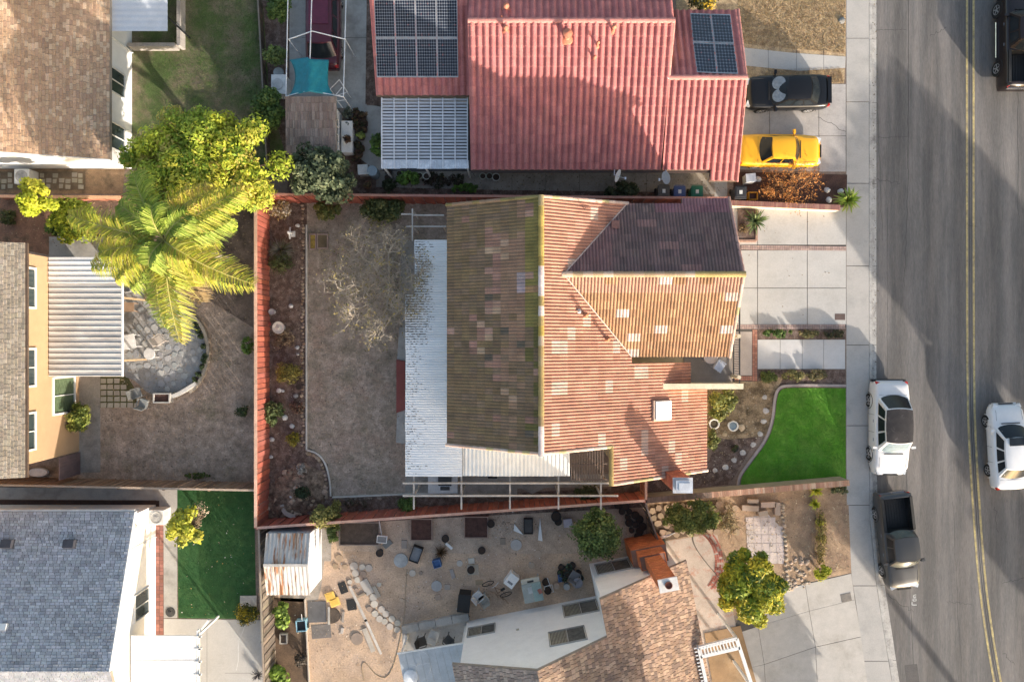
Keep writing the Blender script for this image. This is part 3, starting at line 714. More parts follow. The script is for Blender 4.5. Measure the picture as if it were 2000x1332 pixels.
arc = sheet("paving", [(1386, 1060), (1396, 1060), (1396, 1062), (1386, 1062)], .0115, m_joint)
for k in range(4):
    for i in range(26):
        if r.random() < .25: continue
        a = -1.1 + i * .075; x = 1350 + (48 + k * 4.2) * math.cos(a); y = 1098 + (62 + k * 4.2) * math.sin(a)
        g = M(); q = P(x, y, 0); g.box((q.x, q.y, .013), (.09, .16, .02), -a * .9 - .1, jig((.42, .15, .11), .2)); g.build("brick", m_brickp, arc)
# ================================================================ HOUSES
def onf(px, py, f):
    z = 3.0
    for _ in range(40):
        p = P(px, py, z); z = z * .3 + f(p.x, p.y) * .7
    return P(px, py, z)
def onf2(px, py, f): p = onf(px, py, f); return (p.x, p.y)
m_tile = mat("roof_tile", attr=True, rough=.8, var=.16, scale=1.6, fine=.2, fscale=18, bump=.35, bscale=35)
m_board = mat("roof_board", (.16, .11, .085), bump=.2)
m_cream = mat("stucco_cream", (.62, .54, .40), rough=.9, var=.06, fine=.06, bump=.25, bscale=80)
m_white = mat("stucco_white", (.82, .82, .81), rough=.9, var=.05, fine=.05, bump=.2, bscale=80, stain=(.62, .61, .6), stain_scale=.5, stain_lo=.55)
m_beige = mat("stucco_beige", (.42, .28, .165), rough=.9, var=.05, fine=.05, bump=.25, bscale=80)
m_trim = mat("white_paint", (.72, .72, .70), rough=.55, var=.06, bump=.05)
m_wood_w = mat("weathered_white_wood", (.50, .45, .40), rough=.8, var=.2, fine=.2, bump=.25)
m_glass = mat("window_glass", (.035, .05, .055), rough=.08, var=.2, scale=1.5, fine=0, bump=0, spec=.6)
m_dark = mat("dark_metal", (.03, .03, .032), rough=.5, bump=.05)
m_galv = mat("galvanised", (.55, .57, .6), rough=.45, metal=.4, var=.1, bump=.05)
m_brick = mat("chimney_brick", attr=True, rough=.9, var=.15, fine=.2, bump=.5)
m_mortar = mat("chimney_mortar", (.22, .13, .10), bump=.4)

def brick_stack(parent, c, w, d, z0, z1, rz=0.0, cols=((.42, .13, .07), (.36, .11, .065), (.48, .17, .09)), core=True, bl=.22, bh=.085):
    """coursed brickwork round a square shaft, bricks proud of recessed joints"""
    R = Matrix.Rotation(rz, 3, 'Z'); cc = Vector((c[0], c[1], 0))
    if core:
        g = M(); g.box((c[0], c[1], (z0 + z1) / 2), (w - .02, d - .02, z1 - z0), rz); g.build("mortar_core", m_mortar, parent)
    g = M(); j = 0; z = z0
    while z < z1 - bh * .5:
        for side in range(4):
            L_ = w if side % 2 == 0 else d; off = (d if side % 2 == 0 else w) / 2
            n = max(1, round(L_ / bl)); s = L_ / n; sh = (j % 2) * s / 2
            edges = [-L_ / 2] + [(-L_ / 2 + sh + k * s) for k in range(0 if sh else 1, n)] + [L_ / 2]
            for a, b in zip(edges[:-1], edges[1:]):
                if b - a < .02: continue
                col = jig(rnd.choice(cols), .15); q = [(a + .006, -off), (b - .006, -off)]
                Rs = R @ Matrix.Rotation(side * math.pi / 2, 3, 'Z'); pr = .004 + rnd.random() * .006
                def T(x, y, zz): return cc + Rs @ Vector((x, y, 0)) + Vector((0, 0, zz))
                a_, b_ = a + .006, b - .006
                g.mesh([T(a_, -off - pr, z + .006), T(b_, -off - pr, z + .006), T(b_, -off - pr, z + bh - .006), T(a_, -off - pr, z + bh - .006), T(a_, -off + .02, z + .006), T(b_, -off + .02, z + .006), T(b_, -off + .02, z + bh - .006), T(a_, -off + .02, z + bh - .006)],
                       [(0, 1, 2, 3), (3, 2, 6, 7), (0, 4, 5, 1), (0, 3, 7, 4), (1, 5, 6, 2)], col)
        z += bh; j += 1
    stuff(g.build("brickwork", m_brick, parent))
def window(parent, o, ax, w, h, z0, panes=2, name="window", frame=m_trim, nrm=None, blinds=False, fw=.06, glass=None):
    """window on a vertical wall: o = 2D left point, ax = 2D unit along wall, nrm = outward 2D"""
    ax = Vector(ax).normalized(); nrm = Vector(nrm) if nrm else Vector((ax.y, -ax.x)); rz = math.atan2(ax.y, ax.x)
    def C3(s, dpt, z): q = Vector(o) + ax * s + nrm * dpt; return (q.x, q.y, z)
    g = M()
    for s, ww, zz, hh in ((w / 2, w + fw * 2, z0 - fw / 2, fw), (w / 2, w + fw * 2, z0 + h + fw / 2, fw), (-fw / 2, fw, z0 + h / 2, h), (w + fw / 2, fw, z0 + h / 2, h)): g.box(C3(s, .03, zz), (ww, .08, hh), rz)
    for i in range(1, panes): g.box(C3(w * i / panes, .03, z0 + h / 2), (.045, .06, h), rz)
    f = g.build(name, frame, parent)
    for i in range(panes):
        g = M(); g.box(C3(w * (i + .5) / panes, .008, z0 + h / 2), (w / panes - .045, .014, h), rz); g.build("pane", glass or m_glass, f)
    if blinds:
        g = M(); n = int(w * .5 / .07)
        for i in range(n): g.box(C3(.04 + i * .07, .019, z0 + h / 2), (.028, .006, h - .06), rz)
        stuff(g.build("blind_slats", mat("blinds", (.32, .29, .22)), f))
    return f
def pipe_vent(parent, px, py, f, h=.45, r=.06, col=(.40, .16, .08), cowl=True):
    p = onf(px, py, f); z = f(p.x, p.y); g = M()
    g.lathe((p.x, p.y, z), [(r * 2.6, -.02), (r * 2.4, .04), (r * 1.1, .1), (r, .12), (r, h), (r * .7, h), (r * .6, h - .05)], 12)
    if cowl: g.lathe((p.x, p.y, z + h), [(r * 1.7, .02), (r * 1.8, .05), (r * .6, .12), (.005, .14)], 12)
    return g.build("vent_pipe", mat("vent_%d" % int(col[0] * 100), col, rough=.7, bump=.2), parent)

# ---------------------------------------------------------------- main house
house = thing("house", "two storey house with mossy and salmon tile roof in the middle", "house", (3, 0, 0))
RX, RZ, SL = 1.26, 7.5, .514
fW = lambda x, y: RZ - SL * (RX - x)
fE = lambda x, y: RZ - SL * (x - RX)
GY, GZ, GS = 2.93, 6.98, .46
fGS = lambda x, y: GZ - GS * (GY - y)
fGN = lambda x, y: GZ - GS * (y - GY)
yN = P(1057, 384, RZ).y; yS = P(1057, 886, RZ).y
vx = lambda z: RX + (RZ - z) / SL        # E slope x at height z
xG0 = vx(GZ)
exG = P(1452, 536, GZ).x                  # east end of the garage ridge
yGe = onf(1422, 697, fGS).y; yGn = onf(1425, 388, fGN).y; yGn2 = onf(1260, 398, fGN).y
vS = (vx(fGS(0, yGe)), yGe); vN = (vx(fGN(0, yGn2)), yGn2)
xWe = onf(873, 640, fW).x
wPoly = [(xWe, onf(873, 868, fW).y), (RX, yS), (RX, yN), (xWe, onf(873, 401, fW).y)]
moss = [(.20, .134, .074), (.215, .145, .077), (.185, .124, .074), (.205, .138, .088)]
pinks = [(.33, .185, .14), (.29, .165, .12), (.38, .23, .17), (.27, .15, .11)]
def pxof(x, y, z): k = CAMH * PPM / (CAMH - z); return (1000 + x * k, 666 - y * k)
def colW(x, y, i, j):
    px, py = pxof(x, y, fW(x, y)); h = random.Random(i * 131 + j * 977)
    hb = random.Random(i * 71 + j * 97)
    c = h.choice(moss)
    if px > 1018 and py < 640: c = (.22, .175, .055)
    if px > 1018 and py >= 640 and h.random() < .4: c = (.13, .11, .035)
    base = 0
    if 945 < px < 990 and 455 < py < 640: base = .6
    if 985 < px < 1018 and 450 < py < 720: base = .92
    if 910 < px < 1005 and 620 < py < 720: base = .62
    if 970 < px < 1030 and 700 < py < 770: base = .5
    if 960 < px < 1035 and 760 < py < 870: base = .2
    if 1015 < px < 1042 and 384 < py < 425: base = .75
    if px < 905: base = 0
    if py > 850 and px > 960: base = .12
    if hb.random() < base + .012:
        c = (.28, .17, .11) if (985 < px < 1018) else hb.choice(pinks)
        if hb.random() < .1: c = (.40, .27, .18)
        if hb.random() < .06: c = (.12, .095, .07)
    if 1016 < px < 1030 and 526 < py < 577: c = (.38, .29, .29)
    if 1033 < px < 1052 and 558 < py < 575: c = (.34, .2, .1)
    return jig(c, .1)
salm = [(.42, .205, .14), (.385, .185, .125), (.45, .225, .155)]
def colE(x, y, i, j):
    px, py = pxof(x, y, fE(x, y)); hb = random.Random((i // 2) * 37 + j * 61)
    c = random.Random(i * 3 + j * 7).choice(salm)
    p = .02
    if py > 640: p = .07
    if 1120 < px < 1200 and py < 480: p = .05
    if 1060 < px < 1250 and 800 < py < 880: p = .12
    if px > 1300: p = .1
    if hb.random() < p: c = (.52, .36, .28)
    return jig(c, .07)
def colGS(x, y, i, j):
    px, py = pxof(x, y, fGS(x, y)); hb = random.Random((i // 2) * 51 + j * 13)
    c = random.Random(i * 5 + j * 3).choice([(.36, .205, .11), (.33, .185, .10), (.40, .235, .13)])
    if j > 7 and hb.random() < .8: c = (.42, .24, .165)
    if hb.random() < .09: c = (.58, .47, .40)
    if py > 670: c = tuple(k * .9 for k in c)
    return jig(c, .09)
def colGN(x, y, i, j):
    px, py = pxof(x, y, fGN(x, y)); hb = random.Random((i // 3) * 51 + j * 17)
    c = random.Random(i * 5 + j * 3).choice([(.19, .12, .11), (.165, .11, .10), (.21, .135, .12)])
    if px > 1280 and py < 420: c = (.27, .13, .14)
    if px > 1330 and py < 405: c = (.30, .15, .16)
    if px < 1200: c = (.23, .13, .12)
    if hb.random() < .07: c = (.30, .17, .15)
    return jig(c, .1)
ye1 = lambda px, py: onf2(px, py, fE)
Epolys = [[(RX, yN), (xG0, yN), (xG0, GY), (RX, GY)], [(xG0, yN), (vN[0], onf(1212, 398, fE).y + .0), vN, (xG0, GY)],
          [(RX, GY), (xG0, GY), vS, (vS[0], yGe - .3), (RX, yGe - .3)],
          [(RX, yGe - .3), (8.72, yGe - .3), (8.72, -2.1), (RX, -2.1)]]
xEe = onf(1380, 840, fE).x; yb1 = onf(1195, 872, fE); yb2 = onf(1195, 946, fE); yb3 = onf(1380, 918, fE); xs1 = yb1.x
Epolys += [[(RX, -2.1), (xs1, -2.1), (xs1, yb1.y), (RX, yS)], [(xs1, -2.1), (xEe, -2.1), (xEe, yb3.y), (xs1, yb2.y)]]
Epolys[1] = [(xG0, yN), vN, (xG0, GY)]
GSp = [[(xG0, GY), vS, (P(1424, 697, fGS(0, yGe)).x, yGe), (exG, GY)]]
xGn = onf(1423, 390, fGN).x; xm = onf(1332, 398, fGN).x
GNp = [[(xG0, GY), vN, (xm, yGn2), (xm, GY)], [(xm, GY), (xm, yGn), (xGn, yGn), (exG, GY)]]
roof = M(); roof.prism(wPoly, lambda x, y: fW(x, y) - .17, lambda x, y: fW(x, y) - .015); rf = roof.build("roof", m_board, house)
for nm, ps, f in (("E", Epolys, fE), ("S", GSp, fGS), ("N", GNp, fGN)):
    for p in ps:
        g = M(); g.prism(list(p), lambda x, y: f(x, y) - .17, lambda x, y: f(x, y) - .015); g.build("roof_slab", m_board, rf)
# the slopes' tiles: every slope's tiles are sub-parts of the roof
allt = tiles(fW, (-1, 0), [wPoly], .30, .36, colW, amp=.6, prof=PROFILE2)
allt += tiles(fE, (1, 0), Epolys, .30, .36, colE, amp=.95, prof=PROFILE2)
allt += tiles(fGS, (0, -1), GSp, .30, .36, colGS, amp=1.0, prof=PROFILE2)
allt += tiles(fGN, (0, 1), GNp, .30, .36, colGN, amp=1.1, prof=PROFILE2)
place_tiles(allt, rf, m_tile, limit=290)
def ridgecol(p):
    px, py = pxof(*p)
    if 410 < py < 520: return jig((.38, .28, .08), .15)
    if py > 830 or 520 < py < 580 or 600 < py < 625: return jig((.60, .50, .46), .08)
    if 640 < py < 660: return (.40, .29, .07)
    return jig(rnd.choice([(.32, .235, .12), (.34, .25, .10), (.40, .31, .22)]), .15)
ridge([(RX, yN + .05, RZ + .02), (RX, yS - .05, RZ + .02)], .13, ridgecol, rf, m_tile, seg=.43)
ridge([(xG0 - .1, GY, GZ + .03), (exG + .03, GY, GZ + .03)], .13, lambda p: jig((.38, .28, .11) if p.x > 8 else rnd.choice([(.40, .28, .18), (.48, .36, .26), (.36, .25, .15)]), .1), rf, m_tile, seg=.43)
# rake edges
def rake(pts, f, colfn, r_=.075): ridge([(x, y, f(x, y) + .03) for x, y in pts], r_, colfn, rf, m_tile, seg=.36, name="rake_tile")
rk = lambda p: jig(rnd.choice([(.58, .42, .34), (.52, .35, .27), (.42, .34, .17), (.55, .45, .38)]), .1)
rkn = lambda p: jig(rnd.choice([(.24, .2, .08), (.3, .2, .13), (.22, .17, .07)]), .1)
rake([(RX - .1, yS), wPoly[0]], fW, rk); rake([(RX - .1, yN), wPoly[3]], fW, rkn)
rake([(RX + .1, yS), (xs1, yb1.y)], fE, rk); rake([(RX + .1, yN), vN], fE, rk)
rake([(xs1, yb2.y), (xEe, yb3.y)], fE, rk); rake([(xs1 - .04, yb1.y), (xs1 - .04, yb2.y)], fE, lambda p: jig((.30, .215, .08), .15), .11)
rake([(exG, GY - .05), (GSp[0][2][0], yGe)], fGS, rk); rake([(exG, GY + .05), (xGn, yGn)], fGN, lambda p: jig((.45, .27, .22), .1))
# valleys
for a, b in (((xG0, GY), vS), ((xG0, GY), vN)):
    g = M(); a3 = Vector((a[0], a[1], fE(*a) + .055)); b3 = Vector((b[0], b[1], fE(*b) + .055)); g.tube([a3, b3], .035, 6); g.build("valley", mat("valley_metal", (.55, .42, .36), rough=.6) , rf)
# walls
walls("wall", [(xWe + .5, -4.45), (RX, -4.6), (5.0, -4.55), (5.0, 5.95), (RX, 5.95), (xWe + .5, 5.9)], lambda x, y: min(fW(x, y), fE(x, y)), m_cream, house)
walls("wall", [(4.9, -5.9), (9.3, -5.9), (9.3, -2.25), (4.9, -2.25)], fE, m_cream, house)
walls("wall", [(4.9, yGe + .45), (9.62, yGe + .45), (9.62, 6.2), (4.9, 6.2)], lambda x, y: min(fGS(x, y), fGN(x, y)), m_cream, house)
g = M(); g.prism([(5.2, -2.22), (11.0, -2.22), (11.0, 2.4), (5.2, 2.4)], 0, 2.78); g.build("garage_wall", m_cream, house)
g = M(); g.prism([(8.6, -2.1), (11.02, -2.1), (11.02, 2.5), (8.6, 2.5)], 2.79, 2.84); g.build("balcony_floor", mat("balcony_deck", (.30, .27, .25), var=.12, bump=.2), house)
g = M(); g.box((9.1, -2.16, 3.6), (3.8, .2, 1.7)); g.build("parapet", m_cream, house)
g = M(); g.box((9.1, -2.16, 4.475), (3.84, .26, .05)); g.build("parapet_cap", mat("cream_cap", (.72, .64, .46), bump=.1), house)
g = M(); g.box((10.35, 6.0, 1.3), (1.2, .35, 2.6)); g.build("garage_pier", m_cream, house)
# balcony railing
rl = M(); X = 11.05; y0, y1 = P(1444, 596, 3.85).y, P(1444, 756, 3.85).y
rl.box((X, (y0 + y1) / 2, 3.85), (.06, abs(y1 - y0), .05)); rl.box((X, (y0 + y1) / 2, 2.95), (.05, abs(y1 - y0), .04)); rail = rl.build("railing", m_dark, house)
for i in range(34):
    g = M(); g.box((X, y0 + (y1 - y0) * (i + .5) / 34, 3.4), (.022, .022, .88)); g.build("baluster", m_dark, rail)
for yy in (P(1430, 657, 3).y, P(1430, 735, 3).y):
    g = M(); g.lathe((X - .03, yy, 2.84), [(.1, 0), (.1, .1), (.06, .2), (.1, .45), (.06, .9), (.1, 1.0), (.1, 1.05)], 12); g.build("post", m_cream, rail)
# skylight
p = onf(1291, 801, fE); sk = M(); w_ = .48
R_ = Matrix.Rotation(math.atan(SL), 3, 'Y')
def slab_on(g, c, d, f_slope=SL, axis='Y', col=None):
    g.box((c[0], c[1], c[2]), d, 0, col, ry=math.atan(f_slope))
slab_on(sk, (p.x, p.y, p.z + .10), (1.04, .98, .14)); s0 = sk.build("skylight", mat("skylight_frame", (.55, .40, .30)), rf)
g = M(); slab_on(g, (p.x + .08, p.y, p.z + .185), (.92, .88, .03)); g.build("pane", mat("skylight_pane", (.80, .82, .85), rough=.12, var=.1, scale=3, fine=0, bump=0), s0)
pipe_vent(house, 1142, 616, fE, .55, .065); pipe_vent(house, 1184, 662, fE, .55, .065)
pipe_vent(house, 1130, 608, fE, .18, .05, (.6, .55, .5), False)
g = M(); p = onf(1141, 410, fE); g.tube([(p.x, p.y, p.z), (p.x, p.y, p.z + .5)], .02); g.tube([(p.x - .25, p.y + .05, p.z + .5), (p.x + .25, p.y - .05, p.z + .5)], .012); g.tube([(p.x - .15, p.y + .15, p.z + .42), (p.x + .15, p.y + .1, p.z + .42)], .012); g.build("antenna", m_dark, house)
g = M(); p = onf(1201, 440, fGN); g.box((p.x, p.y, p.z + .1), (.35, .35, .2), col=(.22, .11, .09)); g.build("roof_vent", m_tile, house)
# chimney
ch = M(); ch.box((7.72, -6.52, 3.05), (.78, .58, 6.1)); chm = ch.build("chimney", m_mortar, house)
brick_stack(chm, (7.72, -6.52), .8, .6, .1, 6.1, core=False)
g = M(); g.box((7.72, -6.52, 6.13), (.9, .7, .06)); g.box((7.72, -6.52, 6.24), (.62, .44, .2)); g.box((7.72, -6.52, 6.42), (.74, .56, .04)); g.box((7.72, -6.52, 6.45), (.5, .34, .05)); g.build("chimney_cap", mat("cap_metal", (.62, .64, .67), rough=.35, metal=.5, bump=.05), chm)

def corrugated(name, parent, x0, x1, y0, y1, fz, along, pitch, amp, m, sheet_w, col=None, overlap=.02):
    """real corrugated sheets; ribs run along 'x' or 'y'"""
    a0, a1 = (y0, y1) if along == 'x' else (x0, x1); n = max(1, round((a1 - a0) / sheet_w)); sw = (a1 - a0) / n
    for i in range(n):
        b0, b1 = a0 + i * sw, a0 + (i + 1) * sw + overlap; k = int((b1 - b0) / pitch * 6) + 1; g = M(); rows = []
        e = .003 * (i % 2); jj = rnd.uniform(-.015, .015)
        for q in range(k + 1):
            s = b0 + (b1 - b0) * q / k; h = math.sin(s / pitch * 2 * math.pi) * amp + e
            if along == 'x': rows.append(((x0 + jj, s, fz(x0, s) + h), (x1, s, fz(x1, s) + h)))
            else: rows.append(((s, y0 + jj, fz(s, y0) + h), (s, y1, fz(s, y1) + h)))
        vv = [p for r_ in rows for p in r_]; g.mesh(vv, [(2 * q, 2 * q + 1, 2 * q + 3, 2 * q + 2) if along == 'x' else (2 * q + 1, 2 * q, 2 * q + 2, 2 * q + 3) for q in range(k)], jig(col, .05) if col else None)
        g.build(name, m, parent, smooth=True)
def scale_at(z): return (CAMH - z) / CAMH / PPM

# white patio cover wrapping the west and south of the house
pc_ = thing("patio_cover", "long white corrugated patio cover against the mossy west slope", "patio cover", (-4, 0, 0))
zc = 2.7; k_ = scale_at(zc); m_corr = mat("white_corrugated", (.80, .81, .82), rough=.6, var=.06, scale=1.5, fine=.08, fscale=10, bump=.03, stain=(.66, .67, .70), stain_scale=2.2, stain_lo=.62, stretch=(.25, 2, 1))
fc = lambda x, y: 2.7 + (x + 5.3) * .02
Y = lambda py: (666 - py) * k_
corrugated("corrugated_sheet", pc_, -190 * k_, -2.6, Y(575), Y(470), fc, 'x', .125, .014, m_corr, .66)
corrugated("corrugated_sheet", pc_, -208 * k_, -2.6, Y(868), Y(575) - .003, fc, 'x', .125, .014, m_corr, .66)
corrugated("corrugated_sheet", pc_, -208 * k_, -97 * k_, Y(930), Y(868) - .003, fc, 'x', .125, .014, m_corr, .66)
for px in (796, 870):
    for py in (480, 590, 700, 800, 925):
        if px == 796 and py < 575: continue
        g = M(); q = P(px, py, zc); g.box((q.x + .05, q.y, 1.33), (.09, .09, 2.62)); g.build("post", m_wood_w, pc_)
g = M(); g.box((-208 * k_ + .12, (Y(575) + Y(930)) / 2, 2.6), (.09, Y(575) - Y(930), .12)); g.build("beam", m_wood_w, pc_)
g = M(); n = 0
rr_ = np.random.RandomState(3); N_ = 2300
xx = -5.36 + rr_.beta(1.1, 2.6, N_) * 1.5; yy = Y(470) - rr_.beta(1.3, 1.5, N_) * 5.2
big = rr_.rand(N_) < .15; yy[big] = Y(560) - rr_.rand(big.sum()) * 9.5; xx[big] = -5.36 + rr_.beta(1, 4, big.sum()) * 1.6
ok = ~((yy > Y(575)) & (xx < -190 * k_ + .02)) & (yy > Y(928)); xx, yy = xx[ok], yy[ok]
L_ = .02 + .11 * rr_.rand(len(xx)) ** 1.5; xx = np.minimum(xx, -2.9 - L_); ws = .008 + .008 * rr_.rand(len(xx)); yy = np.round(yy / .125) * .125 + .094 + rr_.normal(size=len(xx)) * .012
zz = 2.7 + (xx + 5.3) * .02 + .008
V = np.stack([np.stack([xx, yy - ws, zz], 1), np.stack([xx + L_, yy - ws, zz + .02 * L_], 1), np.stack([xx + L_, yy + ws, zz + .02 * L_], 1), np.stack([xx, yy + ws, zz], 1)], 1)
stuff(quads("leaf_litter", V, np.array([(.19, .165, .14)]) * (.6 + .8 * rr_.rand(len(xx), 1)), mat("litter", attr=True, bump=0), pc_))

pc2 = thing("patio_cover", "narrow white rib panel patio cover stained with rust dots south of the house", "patio cover", (0, -7, 0))
m_rib = mat("white_rib", (.82, .82, .80), rough=.55, var=.08, fine=.08, bump=.05, stain=(.42, .33, .24), stain_scale=5, stain_lo=.66)
f2 = lambda x, y: 2.62
corrugated("rib_sheet", pc2, -96.5 * k_, 112 * k_, Y(930), -4.9, f2, 'y', .20, .02, m_rib, .8)
for px in (910, 1000, 1108):
    g = M(); q = P(px, 926, 2.6); g.box((q.x, q.y, 1.3), (.09, .09, 2.58)); g.build("post", m_wood_w, pc2)
pc3 = thing("patio_cover", "brown slatted lattice shade next to the white rib panel cover", "patio cover", (4, -6.5, 0))
for i in range(13):
    g = M(); x = 112 * k_ + .12 + i * .132; g.box((x, -6.0, 2.56), (.05, 2.15, .05)); g.build("slat", mat("brown_lattice", (.16, .12, .10), bump=.2), pc3)
for y in (-5.3, -6.2, -7.0):
    g = M(); g.box((3.9, y, 2.49), (1.8, .07, .09)); g.build("beam", mat("brown_lattice"), pc3)
for x in (3.15, 4.7):
    g = M(); g.box((x, -7.0, 1.22), (.09, .09, 2.44)); g.build("post", mat("brown_lattice"), pc3)

# pergola beams south
pg = thing("pergola", "open white timber pergola of two long beams along the south fence", "pergola", (0, -8, 0))
zp = 2.35; kp = scale_at(zp)
for (a, b, y) in ((787, 1190, 943), (787, 1207, 967.5)):
    g = M(); x0, x1 = (a - 1000) * kp, (b - 1000) * kp; g.box(((x0 + x1) / 2, (666 - y) * kp, zp), (x1 - x0, .085, .12)); g.build("beam", m_wood_w, pg)
for x in (808, 901, 996, 1091, 1174):
    g = M(); y0, y1 = (666 - 929) * kp, (666 - 995) * kp; g.box(((x - 1000) * kp, (y0 + y1) / 2, zp - .11), (.08, y0 - y1, .09)); g.build("crossbeam", m_wood_w, pg)
    g = M(); g.box(((x - 1000) * kp, (666 - 967) * kp, 1.09), (.09, .09, 2.16)); g.build("post", m_wood_w, pg)
pg2 = thing("pergola", "short open timber frame in the corner north of the white patio cover", "pergola", (-5, 6, 0))
for (a, b) in (((795, 443), (870, 443)), ((785, 419), (808, 419)), ((806, 410), (806, 470)), ((808, 421), (866, 421))):
    g = M(); q0, q1 = P(*a, 2.1), P(*b, 2.1); g.box(((q0.x + q1.x) / 2, (q0.y + q1.y) / 2, 2.1 + (.05 if a[0] == b[0] else 0)), (abs(q1.x - q0.x) + .07, abs(q1.y - q0.y) + .07, .08)); g.build("beam", m_wood_w, pg2)
for a in ((806, 443), (866, 443), (806, 412)):
    g = M(); q = P(*a, 2.1); g.box((q.x, q.y, 1.02), (.07, .07, 2.04)); g.build("post", m_wood_w, pg2)

# ---------------------------------------------------------------- pink-roofed neighbour
ph = thing("house", "single storey neighbour with a big pink tile roof and solar panels", "house", (4, 12, 0))
PS = .36; ye = P(1000, 333, 2.5).y
fP = lambda x, y: 2.5 + PS * (y - ye)
r1 = onf(1100, 42, fP); r2 = onf(1400, 153, fP)
fN1 = lambda x, y: r1.z - PS * (y - r1.y)
fN2 = lambda x, y: r2.z - PS * (y - r2.y)
yl = P(0, 188, 2.65).y
fL = lambda x, y: 2.65 + .4 * (y - yl)
xa = onf(917, 200, fP).x; xb = onf(1306, 150, fP).x; xc = onf(1316, 45, fP).x; xd = onf(1457, 156, fP).x; xe = onf(1387, 334, fP).x; xf = onf(1439, 354, fP).x; ye2 = onf(1410, 354, fP).y
Pp = [[(xa, ye), (xb, ye), (xb, r2.y), (xc, r1.y), (xa, r1.y)], [(xb, ye), (xe, ye), (xe, r2.y), (xb, r2.y)], [(xe, ye2), (xf, ye2), (xd, r2.y), (xe, r2.y)]]
N1 = [[(xa, r1.y), (xc, r1.y), (xc + .05, r1.y + 4), (xa, r1.y + 4)]]
yn2 = onf(1380, 22, fN2).y
N2 = [[(xb + .05, r2.y), (xd, r2.y), (onf(1441, 24, fN2).x, yn2), (xb + .05, yn2)]]
LL = [[(onf(736, 188, fL).x, yl), (xa - .04, yl), (xa - .04, yl + 5.2), (onf(736, 188, fL).x + .0, yl + 5.2)]]
LL[0][0] = (onf(735, 188, fL).x, yl); LL[0][3] = (onf(735, 188, fL).x, yl + 5.2)
pinkc = [(.46, .168, .155), (.43, .153, .145), (.49, .183, .165)]
cP = lambda x, y, i, j: jig(rnd.choice(pinkc), .06)
g = M(); g.prism(Pp[0], lambda x, y: fP(x, y) - .17, lambda x, y: fP(x, y) - .015); prf = g.build("roof", m_board, ph)
for ps, f in ((Pp[1:], fP), (N1, fN1), (N2, fN2), (LL, fL)):
    for p in ps: g = M(); g.prism(list(p), lambda x, y: f(x, y) - .17, lambda x, y: f(x, y) - .015); g.build("roof_slab", m_board, prf)
tl = tiles(fP, (0, -1), Pp, .325, .42, cP, amp=1.15); tl += tiles(fN1, (0, 1), N1, .325, .42, cP); tl += tiles(fN2, (0, 1), N2, .325, .42, cP); tl += tiles(fL, (0, -1), LL, .325, .42, cP)
place_tiles(tl, prf, m_tile, limit=285)
rc = lambda p: jig((.58, .25, .21), .06)
ridge([(xa, r1.y, r1.z + .03), (xc, r1.y, r1.z + .03)], .13, rc, prf, m_tile); ridge([(xb, r2.y, r2.z + .03), (xd, r2.y, r2.z + .03)], .13, rc, prf, m_tile)
ridge([(xd - .02, r2.y, r2.z + .03), (xf, ye2, 2.2 + .36 * .35)], .07, rc, prf, m_tile, name="rake_tile"); ridge([(xd - .02, r2.y, r2.z + .03), (N2[0][2][0], yn2, fN2(0, yn2) + .03)], .07, rc, prf, m_tile, name="rake_tile")
ridge([(xc, r1.y, r1.z + .03), (xb, r2.y, fP(0, r2.y) + .03)], .07, rc, prf, m_tile, name="rake_tile")
walls("wall", [(xa + .3, ye + .5), (xf - .4, ye + .5), (xf - .4, r2.y), (xb - .2, r2.y), (xb - .2, r1.y), (xa + .3, r1.y)], lambda x, y: fP(x, y), m_cream, ph)
walls("wall", [(xb - .2, r2.y), (xf - .4, r2.y), (xf - .4, yn2 - .5), (xb - .2, yn2 - .5)], fN2, m_cream, ph)
walls("wall", [(LL[0][0][0] + .4, yl + .5), (xa + .3, yl + .5), (xa + .3, yl + 5), (LL[0][0][0] + .4, yl + 5)], fL, m_cream, ph)
tc = (.55, .2, .12)
pipe_vent(ph, 1107, 76, fP, .5, .13, tc); pipe_vent(ph, 988, 62, fP, .35, .07, tc); pipe_vent(ph, 1197, 62, fP, .4, .07, tc); pipe_vent(ph, 1166, 92, fP, .4, .05, tc); pipe_vent(ph, 1160, 118, fP, .3, .05, tc); pipe_vent(ph, 989, 20, fN1, .35, .08, tc); pipe_vent(ph, 980, 36, fN1, .2, .03, tc, False)
pipe_vent(ph, 1304, 154, fP, .12, .05, (.75, .7, .68), False)
g = M(); g.box(((xa + xe) / 2, ye - .04, 2.36), (xe - xa, .1, .11)); g.build("gutter", mat("gutter_dark", (.07, .05, .045), rough=.5), ph)
